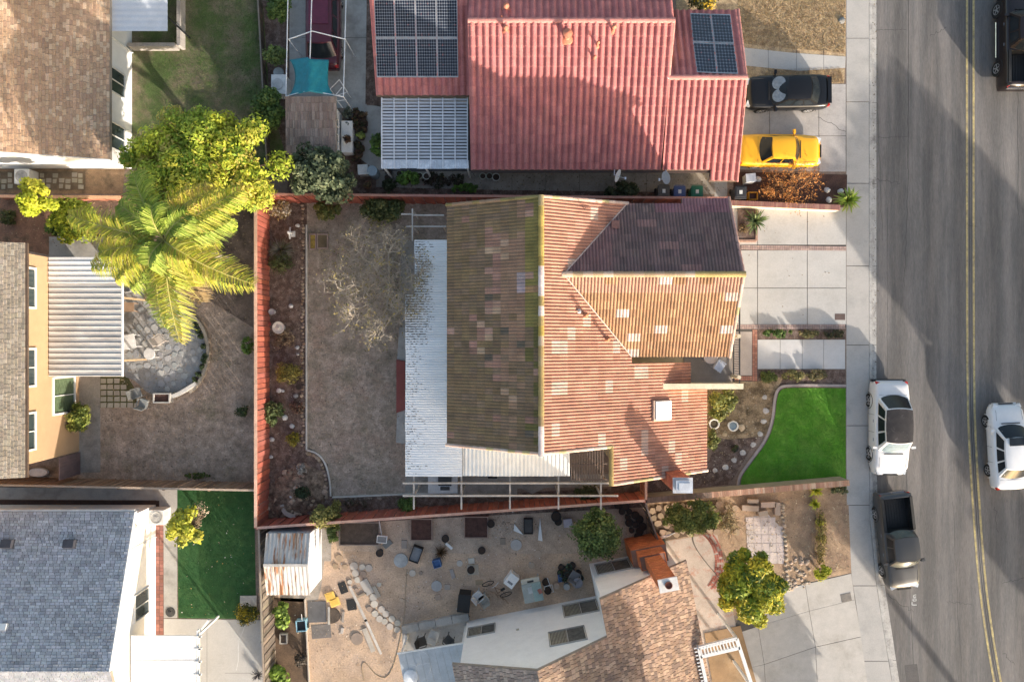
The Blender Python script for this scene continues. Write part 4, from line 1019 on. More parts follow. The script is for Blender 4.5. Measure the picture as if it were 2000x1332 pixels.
# solar panels
m_cell = mat("solar_cell", (.012, .016, .028), rough=.12, var=.25, scale=1, fine=0, bump=0, spec=.6)
m_sback = mat("solar_back", (.20, .22, .25), rough=.4, bump=0)
m_sfr = mat("solar_frame", (.45, .46, .47), rough=.35, metal=.6, bump=0)
def solar(parent, q, f, nx=8, ny=12, up=.12):
    """q: 4 px corners (TL, TR, BR, BL) on the roof plane"""
    c = [onf(*p, lambda x, y: f(x, y) + up) for p in q]
    def B(u, v, h=0.0):
        a = c[0].lerp(c[1], u); b = c[3].lerp(c[2], u); r_ = a.lerp(b, v); return (r_.x, r_.y, r_.z + h)
    g = M()
    lo = [B(0, 1, -.05), B(1, 1, -.05), B(1, 0, -.05), B(0, 0, -.05)]; hi = [B(0, 1), B(1, 1), B(1, 0), B(0, 0)]
    g.mesh(lo + hi, [(3, 2, 1, 0), (4, 5, 6, 7), (0, 1, 5, 4), (1, 2, 6, 5), (2, 3, 7, 6), (3, 0, 4, 7)])
    pn_ = g.build("solar_panel", m_sfr, parent)
    g = M(); e = .02; g.face([B(e, 1 - e, .004), B(1 - e, 1 - e, .004), B(1 - e, e, .004), B(e, e, .004)]); g.build("backsheet", m_sback, pn_)
    g = M(); cw_, chh = (1 - 2 * e - .02) / nx, (1 - 2 * e - .02) / ny
    for i in range(nx):
        for j in range(ny):
            u0 = e + .01 + i * cw_ + cw_ * .05; u1 = u0 + cw_ * .9; v0 = e + .01 + j * chh + chh * .05; v1 = v0 + chh * .9; a, b = cw_ * .2, chh * .2
            g.face([B(x, y, .009) for x, y in ((u0, v0 + b), (u0, v1 - b), (u0 + a, v1), (u1 - a, v1), (u1, v1 - b), (u1, v0 + b), (u1 - a, v0), (u0 + a, v0))])
    stuff(g.build("cells", m_cell, pn_))
    g = M()
    for u in (.12, .88):
        for v in (.12, .88):
            p = Vector(B(u, v, -.05)); g.box((p.x, p.y, p.z - (up - .05) / 2), (.05, .05, up - .045))
    g.build("bracket", m_sfr, pn_)
XB = [736, 775.5, 815, 855, 895.5]; XT = [730.5, 770, 811, 852, 893.5]
def xl(i, y): return XT[i] + (XB[i] - XT[i]) * y / 152
for (y0, y1) in ((-75, -.8), (0, 75), (76, 152)):
    for i in range(4): solar(ph, [(xl(i, y0) + .4, y0), (xl(i + 1, y0) - .4, y0), (xl(i + 1, y1) - .4, y1), (xl(i, y1) + .4, y1)], fL)
A = [(1348, 27), (1388, 28.5), (1427, 29.5)]; B_ = [(1353, 83), (1395, 85), (1434, 86)]; D = [(1361, 142), (1401, 144), (1442, 145)]
for i in range(2):
    solar(ph, [A[i], (A[i + 1][0] - 1, A[i + 1][1]), (B_[i + 1][0] - 1, B_[i + 1][1] - .6), (B_[i][0], B_[i][1] - .6)], fN2, 6, 9); solar(ph, [(B_[i][0], B_[i][1] + .6), (B_[i + 1][0] - 1, B_[i + 1][1] + .6), (D[i + 1][0] - 1, D[i + 1][1]), D[i]], fN2, 6, 9)
# slatted, ribbed patio roof west of the pink roof
tp = thing("patio_cover", "slatted grey and white patio roof under the left solar array", "patio cover", (-4.5, 11, 0))
k5 = scale_at(2.5); m_slat = mat("slat_paint", (.50, .52, .56), var=.1, bump=.1); X0, X1 = -254 * k5, -85 * k5; Y0, Y1 = (666 - 330) * k5, (666 - 192) * k5
n = 20
for i in range(n):
    g = M(); y = Y1 - (Y1 - Y0 - .35) * (i + .5) / n; g.box(((X0 + X1) / 2, y, 2.47), (X1 - X0 - .05, .10, .025)); g.build("slat", m_slat, tp)
for px in (746, 770, 794, 818, 841.5, 865, 889, 913):
    g = M(); g.box(((px - 1000) * k5, (Y0 + Y1) / 2, 2.515), (.055, Y1 - Y0, .05)); g.build("batten", mat("batten_paint", (.66, .67, .7), bump=.1), tp)
corrugated("ribbed_sheet", tp, X0 + .03, X1, Y0, Y0 + .42, lambda x, y: 2.5, 'y', .09, .012, mat("ribbed_plastic", (.55, .58, .63), rough=.35, stain=(.75, .76, .78), stain_scale=2, stain_lo=.5), .8)
for px in (748, 830, 912):
    g = M(); g.box(((px - 1000) * k5, Y0 + .15, 1.22), (.08, .08, 2.44)); g.build("post", m_trim, tp)
gx, gy = (X0 + X1) / 2, (Y0 + Y1) / 2
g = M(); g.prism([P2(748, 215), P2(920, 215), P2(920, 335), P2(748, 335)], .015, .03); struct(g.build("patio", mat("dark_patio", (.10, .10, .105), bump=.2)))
# satellite dishes
def dish(px, py, rz, label):
    p = P(px, py, 2.9); t = thing("satellite_dish", label, "satellite dish", (p.x, p.y, 2.2))
    g = M(); tilt = Matrix.Rotation(rz, 3, 'Z') @ Matrix.Rotation(math.radians(68), 3, 'Y')
    g.lathe((p.x, p.y, 3.0), [(.02, .0), (.12, .01), (.22, .035), (.32, .075), (.325, .085), (.31, .085), (.2, .045), (.05, .02)], 20, ax=tilt); g.build("reflector", mat("dish_grey", (.55, .56, .57), rough=.5, bump=0), t, smooth=True)
    d = tilt @ Vector((0, 0, 1)); c = Vector((p.x, p.y, 3.0))
    g = M(); g.tube([c - Vector((0, 0, .28)), c - Vector((0, 0, .1)) + d * .15, c + d * .48], .014); g.box(c + d * .5, (.08, .12, .06)); g.build("feed_arm", m_galv, t)
    g = M(); g.tube([c - d * .03, c - Vector((0, 0, .1)) - d * .1, (c.x, ye + .15, 2.45)], .025); g.build("mast", m_galv, t)
dish(1203, 344, math.radians(-25), "grey satellite dish facing right beneath the pink roof eave, left one of the two"); dish(1302, 348, math.radians(200), "grey satellite dish facing away near the trash bins, right one of the two")

# ---------------------------------------------------------------- other houses
def shingle_house_roof(parent, f, down, polys, cols, w=.28, course=.14, lip=.03, rname="roof"):
    g = M()
    for p in polys: g.prism(list(p), lambda x, y: f(x, y) - .2, lambda x, y: f(x, y) - .012)
    r_ = g.build(rname, mat("roof_edge", (.30, .26, .22), bump=.1), parent)
    s = shingles(f, down, polys, w, course, cols, lip); stuff(s.build("shingles", mat("shingle", attr=True, rough=.95, var=.14, scale=1.4, fine=.25, fscale=25, bump=.5, bscale=60), r_)); return r_
# brown-roofed house, top left
hb = thing("house", "white walled house with tan brown shingle roof in the top left corner", "house", (-24, 14, 0))
k28 = scale_at(2.8); xe_ = -785 * k28; fB = lambda x, y: 2.8 + .31 * (xe_ - x)
yb_ = (666 - 312) * k28
shingle_house_roof(hb, fB, (1, 0), [[(xe_, yb_), (xe_, 22), (xe_ - 9, 22), (xe_ - 9, yb_)]], [(.50, .33, .21), (.46, .30, .195), (.54, .37, .24), (.60, .44, .30), (.43, .285, .19), (.48, .32, .205)])
g = M(); walls("wall", [(xe_ - 8.9, yb_ + .24), (-20.6, yb_ + .24), (-20.6, 22), (xe_ - 8.9, 22)], fB, m_white, hb)
g = M(); g.prism([(xe_, yb_ - .03), (xe_, yb_), (xe_ - 9, yb_), (xe_ - 9, yb_ - .03)], lambda x, y: fB(x, y) - .22, lambda x, y: fB(x, y) + .02); g.build("fascia", m_trim, hb)
for (a, b) in ((12.87, 14.08), (9.95, 11.25)): window(hb, (-20.6, a), (0, 1), b - a, 1.25, .78, panes=2, nrm=(1, 0), glass=m_glass)
g = M(); g.tube([(-20.55, 15.6, 0), (-20.55, 15.6, 2.6)], .04); g.build("downpipe", m_trim, hb)
tpc = thing("patio_cover", "pale blue grey flat patio cover beside the brown shingle roof", "patio cover", (-19, 16, 0))
k26 = scale_at(2.6)
corrugated("metal_sheet", tpc, -783 * k26, -672 * k26, (666 - 62) * k26, 20.5, lambda x, y: 2.6, 'x', .3, .008, mat("cover_blue", (.56, .58, .61), rough=.6, var=.05, bump=.03), .9)
for y in (16.4, 19.5): g = M(); g.box((-672 * k26 - .1, y, 1.27), (.06, .06, 2.54)); g.build("post", m_dark, tpc)
# low block wall round that patio
t = thing("garden_wall", "low weathered concrete block wall round the patio at the top left", "wall", (-18.3, 16, 0))
kw = scale_at(.6)
for i in range(9): g = M(); y = (666 - 90) * kw + .22 + i * .42; g.box(((349 - 1000) * kw, y, .3), (.19, .405, .6)); g.build("block", mat("block_grey", (.40, .36, .32), var=.2, fine=.2, bump=.4), t)
for i in range(6): g = M(); x = (343 - 1000) * kw - .25 - i * .42; g.box((x, (666 - 88) * kw, .3), (.405, .19, .6)); g.build("block", mat("block_grey"), t)

# beige two storey house, left
hl = thing("house", "beige two storey house with grey tan shingle roof at the left edge", "house", (-26, -1, 0))
k48 = scale_at(4.8); xl_ = -950 * k48; fH2 = lambda x, y: 4.8 + .3 * (xl_ - x); ya, yb = (666 - 932) * k48, (666 - 475) * k48
shingle_house_roof(hl, fH2, (1, 0), [[(xl_, ya), (xl_, yb), (xl_ - 6, yb), (xl_ - 6, ya)]], [(.30, .26, .21), (.27, .235, .19), (.34, .30, .25), (.32, .275, .215), (.25, .22, .18)], w=.25)
walls("wall", [(xl_ - 5.9, -5.97), (-23.45, -5.97), (-23.45, 4.23), (xl_ - 5.9, 4.23)], fH2, m_beige, hl)
g = M(); g.box((xl_ + .05, (ya + yb) / 2, 4.74), (.11, yb - ya, .1)); g.build("gutter", mat("gutter_brown", (.10, .07, .05), rough=.5), hl)
for (a, b) in ((1.66, 3.5), (-2.16, -.43), (-5.26, -3.55)): window(hl, (-23.45, a), (0, 1), b - a, 1.25, 3.5, panes=2, nrm=(1, 0), fw=.09)
window(hl, (-23.45, -3.72), (0, 1), 1.78, 1.6, .5, panes=2, nrm=(1, 0), fw=.1, glass=mat("window_glass_green", (.10, .14, .08), rough=.1, var=.5, scale=6, stretch=(1, 1, 8), fine=0, bump=0))
g = M(); g.box((-23.4, -5.0 + 1.3, 1.0), (.1, .12, .12)); g.build("wall_lamp", m_dark, hl)
ct = thing("patio_cover", "rusty stained corrugated metal patio cover on the beige house", "patio cover", (-21.5, 1.2, 0))
k25 = scale_at(2.5); m_cor2 = mat("old_corrugated", (.50, .49, .47), rough=.6, var=.12, scale=2, fine=.1, bump=.05, stain=(.20, .15, .12), stain_scale=1.0, stain_lo=.60, stretch=(.35, 1.6, 1), col2=(.40, .385, .365), c2scale=1.4)
m_cor3 = mat("new_corrugated", (.66, .66, .65), rough=.5, var=.08, bump=.05)
bz = [(0, -.055), (.08, .02), (.8, .02), (1, .02)]
def ribsheets(parent, x0, x1, y0, y1, z, n, m):
    s = (y1 - y0) / n
    for i in range(n):
        g = M(); a = y0 + i * s; b = a + s; pr = [(a, z), (a + s * .06, z + .035), (a + s * .16, z + .035), (a + s * .22, z), (b + .004, z)]
        for (p, q) in zip(pr[:-1], pr[1:]): g.face([(x0, p[0], p[1]), (x1, p[0], p[1]), (x1, q[0], q[1]), (x0, q[0], q[1])])
        g.build("metal_sheet", m, parent)
ribsheets(ct, -23.4, -762 * k25, (666 - 735) * k25, (666 - 554) * k25, 2.5, 17, m_cor2)
ribsheets(ct, -23.4, -762 * k25, (666 - 553) * k25, (666 - 503) * k25, 2.53, 5, m_cor3)
for y in (-1.0, 2.2): g = M(); g.box((-762 * k25 - .08, y, 1.22), (.09, .09, 2.44)); g.build("post", mat('post_tan', (.42, .30, .18), bump=.2), ct)
g = M(); g.box((-762 * k25 + .02, 1.2, 2.44), (.05, 6.0, .14)); g.build("fascia", m_trim, ct)
gt_ = thing("gate", "plum brown plank gate between the beige house and the board fence", "gate", (-22.5, -6.9, 0))
for i in range(8): g = M(); g.box((-23.45 + .14 * 0 + 0 * i + .02 + 0, 0, 0), (.01, .01, .01)) ; 
q0, q1 = P(112, 884, 1.7), P(152, 880, .1)
for i in range(7): g = M(); g.box((-23.4, -6.1 - i * .17, .87), (.05, .16, 1.7), col=None); g.build("board", mat("plum_wood", (.17, .115, .11), var=.2, bump=.3), gt_)
g = M(); e = [(math.cos(a) * .55, math.sin(a) * .26) for a in [i * .35 for i in range(18)]]; q = P(72, 923, .5)
g.prism([(q.x + x, q.y + y) for x, y in e], .3, .42, inset=.04); tag(g.build("surfboard", mat("board_white", (.7, .68, .66), rough=.3, bump=0), loc=(q.x, q.y, .0), smooth=False), "pale oval surfboard lying beside the beige house", "surfboard")

# grey-blue roofed house, bottom left
h3 = thing("house", "white walled house with blue grey shingle roof in the bottom left corner", "house", (-22, -13, 0))
ye3 = (666 - 999) * k28; f3 = lambda x, y: 2.8 + .32 * (ye3 - y); xr = -737 * k28
xr2 = onf(213, 1311, f3)
shingle_house_roof(h3, f3, (0, 1), [[(xr, ye3), (xr2.x, xr2.y), (-30, xr2.y), (-30, ye3)]], [(.42, .43, .455), (.39, .40, .425), (.45, .46, .49), (.36, .37, .395), (.48, .49, .515), (.32, .325, .345)], w=.24, course=.13)
f3b = lambda x, y: f3(0, xr2.y) - .1 - .32 * (xr2.y - y)
shingle_house_roof(h3, f3b, (0, -1), [[(-30, xr2.y), (xr2.x, xr2.y), (xr2.x, xr2.y - 5), (-30, xr2.y - 5)]], [(.42, .43, .45), (.38, .39, .41)], rname="roof_slab")
walls("wall", [(-30, -8.86), (-19.3, -8.86), (-19.3, xr2.y), (-30, xr2.y)], f3, m_white, h3); walls("wall", [(-30, xr2.y), (-19.3, xr2.y), (-19.3, xr2.y - 4), (-30, xr2.y - 4)], f3b, m_white, h3)
g = M(); g.prism([(xr, ye3), (xr + .04, ye3), (xr2.x + .04, xr2.y), (xr2.x, xr2.y)], lambda x, y: f3(x, y) - .2, lambda x, y: f3(x, y) + .02); g.build("fascia", m_trim, h3)
g = M(); g.box(((-30 + xr) / 2, ye3 + .06, 2.74), (30 + xr, .1, .1)); g.build("gutter", mat("gutter_white", (.55, .54, .52), rough=.4), h3)
for a, b in ((20, 68), (208, 258)): q = P(a, 995, 1.8); window(h3, (P(b, 995, 1.8).x, -8.86), (-1, 0), abs(P(b, 995, 1.8).x - q.x), .9, 1.3, panes=2, nrm=(0, 1))
window(h3, (-19.3, -14.35), (0, 1), 1.3, 1.3, .8, panes=2, nrm=(1, 0))
for px, py in ((18, 1060), (139, 1060)):
    p = onf(px, py, f3); g = M(); g.box((p.x, p.y, p.z + .12), (.62, .44, .22), rx=math.atan(-.32), taper=.85); g.build("roof_vent", mat("vent_box", (.06, .06, .07), rough=.6), h3)
g = M(); p = onf(5, 1222, f3); g.box((p.x, p.y, p.z + .06), (.5, .3, .08), rx=math.atan(-.32)); g.build("roof_patch", m_trim, h3)
p0, p1 = P(262, 1052, 2.4), P(300, 1030, .9)
g = M(); g.tube([(-19.22, -9.4, 2.6), (-19.22, -9.7, 1.9), (-19.2, -10.2, 1.9)], .06); g.box((-19.2, -9.9, 2.1), (.14, 1.0, .14)); g.build("duct", m_trim, h3)
g = M()
for i in range(1): g.tube([(-19.24, -10.6, 0), (-19.24, -10.6, 3.2)], .02)
g.build("conduit", m_trim, h3)
wp = thing("patio_cover", "smooth white patio cover with rounded rafter tails at the bottom left", "patio cover", (-17.5, -17, 0))
kk3 = scale_at(2.6); g = M(); g.prism([((257 - 1000) * kk3, (666 - 1240) * kk3), ((383 - 1000) * kk3, (666 - 1240) * kk3), ((383 - 1000) * kk3, -20.5), ((257 - 1000) * kk3, -20.5)], 2.55, 2.62); g.build("panel", mat("panel_white", (.74, .74, .73), rough=.5, var=.04, bump=.03), wp)
for y in (1288, 1336): g = M(); g.box(((320 - 1000) * kk3, (666 - y) * kk3, 2.622), (126 * kk3, .03, .012)); g.build("seam", mat("seam_grey", (.5, .5, .5)), wp)
g = M(); g.box(((386 - 1000) * kk3, (666 - 1300) * kk3, 2.5), (.09, 3.6, .2)); g.build("fascia", m_trim, wp)
for y in (1242, 1266, 1291, 1316): g = M(); g.box(((387 - 1000) * kk3, (666 - y) * kk3, 2.58), (.32, .07, .12)); g.lathe(((391.5 - 1000) * kk3, (666 - y) * kk3, 2.58), [(.07, -.06), (.07, .06)], 10); g.build("rafter_tail", m_trim, wp)
g = M(); g.box(((384 - 1000) * kk3, (666 - 1243) * kk3, 1.25), (.1, .1, 2.5)); g.build("post", m_trim, wp)
g = M(); a, b = P(405, 1213, 1.6), P(385, 1240, 2.4); g.box((a.lerp(b, .5).x, a.lerp(b, .5).y, 1.95), (1.1, .08, .16), rz=math.radians(52)); g.build("brace", m_trim, wp)

# white house with tan shingles, bottom (turned 11 degrees)
h5 = thing("house", "tall white house with tan shingle roof and orange chimney at the bottom centre", "house", (2, -16, 0))
th = math.atan(.1966); O5 = Vector((-2.44, -15.17)); ua5 = Vector((math.cos(th), math.sin(th))); ub5 = Vector((math.sin(th), -math.cos(th)))
def S5(s, t): q = O5 + ua5 * s + ub5 * t; return (q.x, q.y)
def s5(x, y): return (Vector((x, y)) - O5).dot(ua5)
f5e = lambda x, y: 7.25 - .56 * (s5(x, y) - 3.63)
f5w = lambda x, y: 7.25 - .56 * (3.63 - s5(x, y))
c5 = [(.36, .24, .165), (.42, .285, .20), (.30, .205, .15), (.47, .33, .235), (.25, .175, .135)]
pE = [[S5(3.63, -.12), S5(7.0, -.12), S5(7.0, 8), S5(3.63, 8)], [S5(7.0, -1.9), S5(11.8, -1.9), S5(11.8, 8), S5(7.0, 8)]]
r5 = shingle_house_roof(h5, f5e, ua5, pE, c5, w=.2, course=.16, lip=.04)
shingle_house_roof(h5, f5w, -ua5, [[S5(-.35, -.12), S5(3.63, -.12), S5(3.63, 8), S5(-.35, 8)]], [(.30, .245, .21), (.26, .21, .18), (.34, .28, .24)], w=.2, course=.16, lip=.04, rname="roof_slab")
walls("wall", [S5(0, 0), S5(3.63, 0), S5(7.1, 0), S5(7.1, 7.5), S5(3.63, 7.5), S5(0, 7.5)], lambda x, y: min(f5e(x, y), f5w(x, y)), m_white, h5)
walls("wall", [S5(7.1, -1.78), S5(11.3, -1.78), S5(11.3, 7.5), S5(7.1, 7.5)], f5e, m_white, h5)
def win5(pxs, t0, blinds=True):
    """pxs = four photo corners of a window on the wall t=t0"""
    n3 = Vector((-ub5.x, -ub5.y, 0)); o3 = (*S5(0, t0), 0); q = [onplane(*p, o3, n3) for p in pxs]; ss = [s5(p.x, p.y) for p in q]; zz_ = [p.z for p in q]
    ss.sort(); zz_.sort(); s0, s1 = (ss[0] + ss[1]) / 2, (ss[2] + ss[3]) / 2; z0, z1 = (zz_[0] + zz_[1]) / 2, (zz_[2] + zz_[3]) / 2
    window(h5, S5(s0, t0), ua5, s1 - s0, z1 - z0, z0, panes=2, nrm=(-ub5.x, -ub5.y), frame=mat("window_frame_grey", (.35, .34, .32)), blinds=blinds, fw=.04, glass=mat("glass_grey", (.11, .11, .105), rough=.15, var=.3, scale=4, fine=0, bump=0))
win5([(1099, 1184), (1164, 1170), (1168, 1192), (1103, 1206)], 0); win5([(1072, 1236), (1141, 1222), (1145, 1248), (1075, 1262)], 0); win5([(915, 1227), (966, 1218), (966, 1233), (914, 1245)], 0); win5([(1163, 1104), (1226, 1091), (1233, 1109), (1168, 1123)], -1.78)
g = M(); q = onplane(1011, 1229, (*S5(0, 0), 0), Vector((-ub5.x, -ub5.y, 0))); g.box(q, (.14, .08, .14), th); g.build("wall_fitting", mat("fitting", (.35, .34, .28)), h5)
q = S5(10.1, -2.35)
g = M(); g.prism([S5(9.2, -2.75), S5(11.0, -2.75), S5(11.0, -1.9), S5(9.2, -1.9)], 0, 2.2); chm5 = g.build("chimney", m_mortar, h5)
oc = ((.55, .17, .06), (.50, .15, .06), (.60, .20, .08))
c0 = S5(10.1, -2.33); brick_stack(chm5, c0, 1.8, .87, .05, 2.2, th, oc, core=False)
c1 = S5(10.1, -2.33); brick_stack(chm5, c1, 1.3, .72, 2.2, 3.1, th, oc); brick_stack(chm5, c1, .8, .52, 3.1, 6.3, th, oc)
g = M(); g.box((c1[0], c1[1], 6.34), (.88, .6, .09), th); g.build("chimney_cap", mat("cap_concrete", (.62, .6, .57), bump=.2), chm5)
g = M(); g.lathe((c1[0], c1[1], 6.37), [(.17, 0), (.17, .08), (.14, .08), (.13, .02)], 14); g.build("flue", mat("flue_brown", (.14, .05, .035)), chm5)
bc = thing("patio_cover", "blue grey sheet metal awning on the bottom white house", "patio cover", (-3.5, -16.5, 0))
q = [P(778, 1277, 2.5), P(905, 1257, 2.5), P(930, 1350, 2.5), P(795, 1360, 2.5)]
for i in range(9):
    a = q[0].lerp(q[1], i / 9); b = q[0].lerp(q[1], (i + .97) / 9); c = q[3].lerp(q[2], (i + .97) / 9); d = q[3].lerp(q[2], i / 9); g = M(); g.prism([(a.x, a.y), (b.x, b.y), (c.x, c.y), (d.x, d.y)], 2.46, 2.5 + .004 * (i % 2)); g.build("metal_sheet", mat("awning_blue", (.42, .45, .47), rough=.5, var=.1, bump=.05), bc)
g = M(); g.box(((q[0].x + q[1].x) / 2, (q[0].y + q[1].y) / 2 + .05, 2.48), ((q[1] - q[0]).length + .1, .06, .1), rz=math.atan2(q[1].y - q[0].y, q[1].x - q[0].x)); g.build("gutter", m_trim, bc)
for a in (q[0], q[0].lerp(q[1], .95)): g = M(); g.box((a.x + .1, a.y - .1, 1.22), (.08, .08, 2.44)); g.build("post", m_trim, bc)
g = M(); c_ = P(812, 1303, 2.9); cir = [(c_.x + math.cos(a) * .75, c_.y + math.sin(a) * .75, 2.62) for a in [i * .12 - .6 for i in range(20)]]; g.tube(cir, .012, 4); g.tube([(c_.x, c_.y, 2.5), (c_.x, c_.y, 2.75)], .03); g.tube([(c_.x - .3, c_.y, 2.7), (c_.x + .7, c_.y + .15, 2.7)], .012, 4); g.tube([(c_.x, c_.y + .4, 2.7), (c_.x, c_.y - .4, 2.7)], .012, 4)
tag(g.build("antenna", m_galv, loc=(c_.x, c_.y, 2.5)), "thin ring antenna standing on the blue grey metal awning", "antenna")
g = M(); c_ = P(802, 1322, 2.6); g.lathe((c_.x, c_.y, 2.51), [(.38, 0), (.36, .04), (.2, .07), (.02, .09)], 20); tag(g.build("round_cover", mat("disc_white", (.6, .63, .66)), loc=(c_.x, c_.y, 2.5)), "pale round disc lying on the blue grey metal awning", "disc")
# white trellis pergola with canvas, bottom right of that house
wt = thing("pergola", "white lattice topped pergola over a brown floor at the bottom of the photo", "pergola", (11, -16.5, 0))
TL, TR, BR, BL = P(1364, 1264, 3.05), P(1438, 1245, 3.05), P(1472, 1350, 3.05), P(1385, 1362, 3.05)
def bar(g, a, b, w, h, z=None):
    a, b = Vector(a), Vector(b); c = (a + b) / 2; g.box((c.x, c.y, c.z if z is None else z), ((b - a).length, w, h), rz=math.atan2(b.y - a.y, b.x - a.x))
for a, b in ((TL, TR), (TR, BR), (TL, BL), (TL.lerp(BL, .17), TR.lerp(BR, .17))):
    g = M(); bar(g, a, b, .16, .16); g.build("beam", m_trim, wt)
for i in range(12):
    g = M(); a = TL.lerp(TR, (i + .5) / 12); b = TL.lerp(BL, .17).lerp(TR.lerp(BR, .17), (i + .5) / 12); bar(g, a, b, .06, .1, 3.09); g.build("lattice_slat", m_trim, wt)
for i in range(14):
    g = M(); a = TL.lerp(BL, i / 14.); g.box((a.x - .14, a.y, 3.07), (.2, .05, .08), th); g.build("rafter_tail", m_trim, wt)
for a in (TL, TR, TL.lerp(BL, .95), TR.lerp(BR, .95)): g = M(); g.box((a.x, a.y, 1.48), (.12, .12, 2.95)); g.build("post", m_trim, wt)
g = M(); g.prism([P2(1375, 1235), P2(1445, 1220), P2(1480, 1345), P2(1395, 1360)], .03, .06); struct(g.build("patio", mat("brown_floor", (.30, .19, .10), var=.2, scale=1, bump=.2, stain=(.38, .27, .16), stain_scale=.6)))
# ================================================================ FENCES AND GARDEN WALLS
m_red = mat("fence_red", attr=True, rough=.9, var=.18, scale=2.5, fine=.2, bump=.35)
m_cap = mat("fence_cap", attr=True, rough=.85, var=.15, fine=.2, bump=.3)
brn = [(.24, .155, .10), (.27, .175, .12), (.21, .135, .09), (.29, .2, .14)]
def fence(label, a, b, h, pitch, cols, side, capcol=None, capw=.13, name="board_fence", post_every=2.2, lean=0.0, group="timber fences", cat="fence", z0=0.0):
    """boards one by one from a to b; side = +1/-1 which side of the rails the boards are on"""
    a = Vector(a); b = Vector(b); L_ = (b - a).length; u = (b - a) / L_; n_ = Vector((-u.y, u.x)) * side; rz = math.atan2(u.y, u.x)
    t = thing(name, label, cat, ((a.x + b.x) / 2, (a.y + b.y) / 2, z0), group=group)
    n = int(L_ / pitch)
    for i in range(n):
        c = a + u * (i + .5) * L_ / n + n_ * (.035 + (i % 2) * .03 + rnd.random() * .012); hh = h - .04 + rnd.uniform(-.02, .01); g = M()
        g.box((c.x, c.y, z0 + hh / 2), (L_ / n - (.03 if cols is not brn else .004), .02, hh), rz + rnd.uniform(-.01, .01), jig(rnd.choice(cols), .16), rx=lean); g.build("board", m_red, t)
    g = M()
    for z in (.35, h - .25): c = (a + b) / 2; g.box((c.x, c.y, z0 + z), (L_, .045, .09), rz, cols[0])
    g.build("rail", m_red, t)
    k = max(1, int(L_ / post_every))
    for i in range(k + 1):
        c = a + u * L_ * i / k - n_ * .06; g = M(); g.box((c.x, c.y, z0 + (h - .05) / 2), (.09, .09, h - .05), rz, cols[0]); g.build("post", m_red, t)
    if capcol:
        s = 2.4; m_ = max(1, int(L_ / s))
        for i in range(m_):
            c = a + u * (i + .5) * L_ / m_; g = M(); g.box((c.x, c.y, z0 + h + .0), (L_ / m_ - .006, capw, .04), rz + rnd.uniform(-.003, .003), jig(capcol, .12)); g.build("cap_board", m_cap, t)
    return t
reds = [(.36, .10, .065), (.32, .09, .06), (.40, .115, .07), (.34, .11, .08)]
fence("long red board fence on the west side of the dead back lawn", (-13.2, 7.62), (-13.2, -9.6), 1.85, .27, reds, 1, (.60, .38, .28), .15)
fence("long red board fence behind the pink roofed neighbour's side path", (-13.05, 7.55), (11.1, 7.35), 1.85, .28, [(.28, .075, .05), (.24, .07, .05), (.31, .085, .055)], -1, (.42, .20, .15), .12)
fence("long red board fence below the open white pergola", (-13.15, -9.62), (6.86, -8.22), 1.85, .27, reds, 1, (.55, .33, .25), .13)
fence("short red gate fence closing the gap below the house", (6.9, -7.0), (6.9, -8.15), 1.85, .2, [(.45, .17, .09), (.4, .14, .08)], 1, (.5, .3, .22), .12)
fence("brown board fence above the blue grey roof and green turf", (-27.5, -7.42), (-13.35, -7.72), 1.7, .2, brn, 1, (.42, .34, .26), .1)
gr = [(.14, .115, .095), (.18, .15, .12), (.11, .09, .075), (.22, .19, .155)]
fence("grey weathered leaning board fence left of the rusty shed", (-13.1, -9.75), (-12.82, -18.5), 1.7, .22, gr, 1, (.34, .28, .22), .09)
fence("low red timber retaining fence above the red soil", (-27.5, 7.72), (-20.9, 7.66), .55, .45, [(.34, .12, .07), (.38, .15, .09)], -1, (.62, .36, .22), .16, post_every=1.5)
fence("low weathered timber retaining fence under the palm's upper fronds", (-20.85, 7.66), (-13.4, 7.62), .5, .5, [(.26, .15, .10)], -1, (.30, .18, .12), .12, post_every=1.5)
fence("dark thin fence beside the stacked black nursery pots", (6.98, -8.45), (7.75, -10.75), 1.3, .2, [(.07, .055, .05), (.09, .07, .06)], -1, (.16, .13, .11), .07)
fence("dark low edging fence between green lawn and mulch bed at the top", (-13.6, 18.5), (-13.1, 9.2), .5, .3, [(.13, .10, .08), (.10, .08, .06)], 1, (.2, .17, .14), .08)
# masonry wall with brick capping, south of the front lawn
gw_ = thing("garden_wall", "long low tan wall with brick capping below the bright front lawn", "wall", (12.5, -7.9, 0))
a, b = Vector((7.05, -8.38)), Vector((17.75, -7.45)); u = (b - a).normalized(); rz = math.atan2(u.y, u.x); c = (a + b) / 2
g = M(); g.box((c.x, c.y, .52), ((b - a).length, .26, 1.04), rz); g.build("wall", mat("tan_render", (.36, .29, .20), var=.15, bump=.3), gw_)
L_ = (b - a).length; n = 96
for i in range(n):
    q = a + u * (i + .5) * L_ / n; g = M(); cc_ = rnd.choice([(.42, .24, .16), (.48, .30, .21), (.38, .21, .14), (.5, .36, .26)]) if i > 30 else rnd.choice([(.24, .17, .13), (.2, .145, .11)])
    g.box((q.x, q.y, 1.085 + rnd.random() * .008), (L_ / n - .012, .30, .08), rz, jig(cc_, .12)); g.build("brick", m_brickp, gw_)
gw2 = thing("garden_wall", "low cream wall with brick capping above the grey driveway", "wall", (14.6, 7.2, 0))
a, b = Vector((11.65, 7.33)), Vector((17.45, 7.08)); u = (b - a).normalized(); rz = math.atan2(u.y, u.x); c = (a + b) / 2; L_ = (b - a).length
g = M(); g.box((c.x, c.y, .33), (L_, .24, .66), rz); g.build("wall", mat("cream_render", (.60, .50, .36), var=.08, bump=.2), gw2)
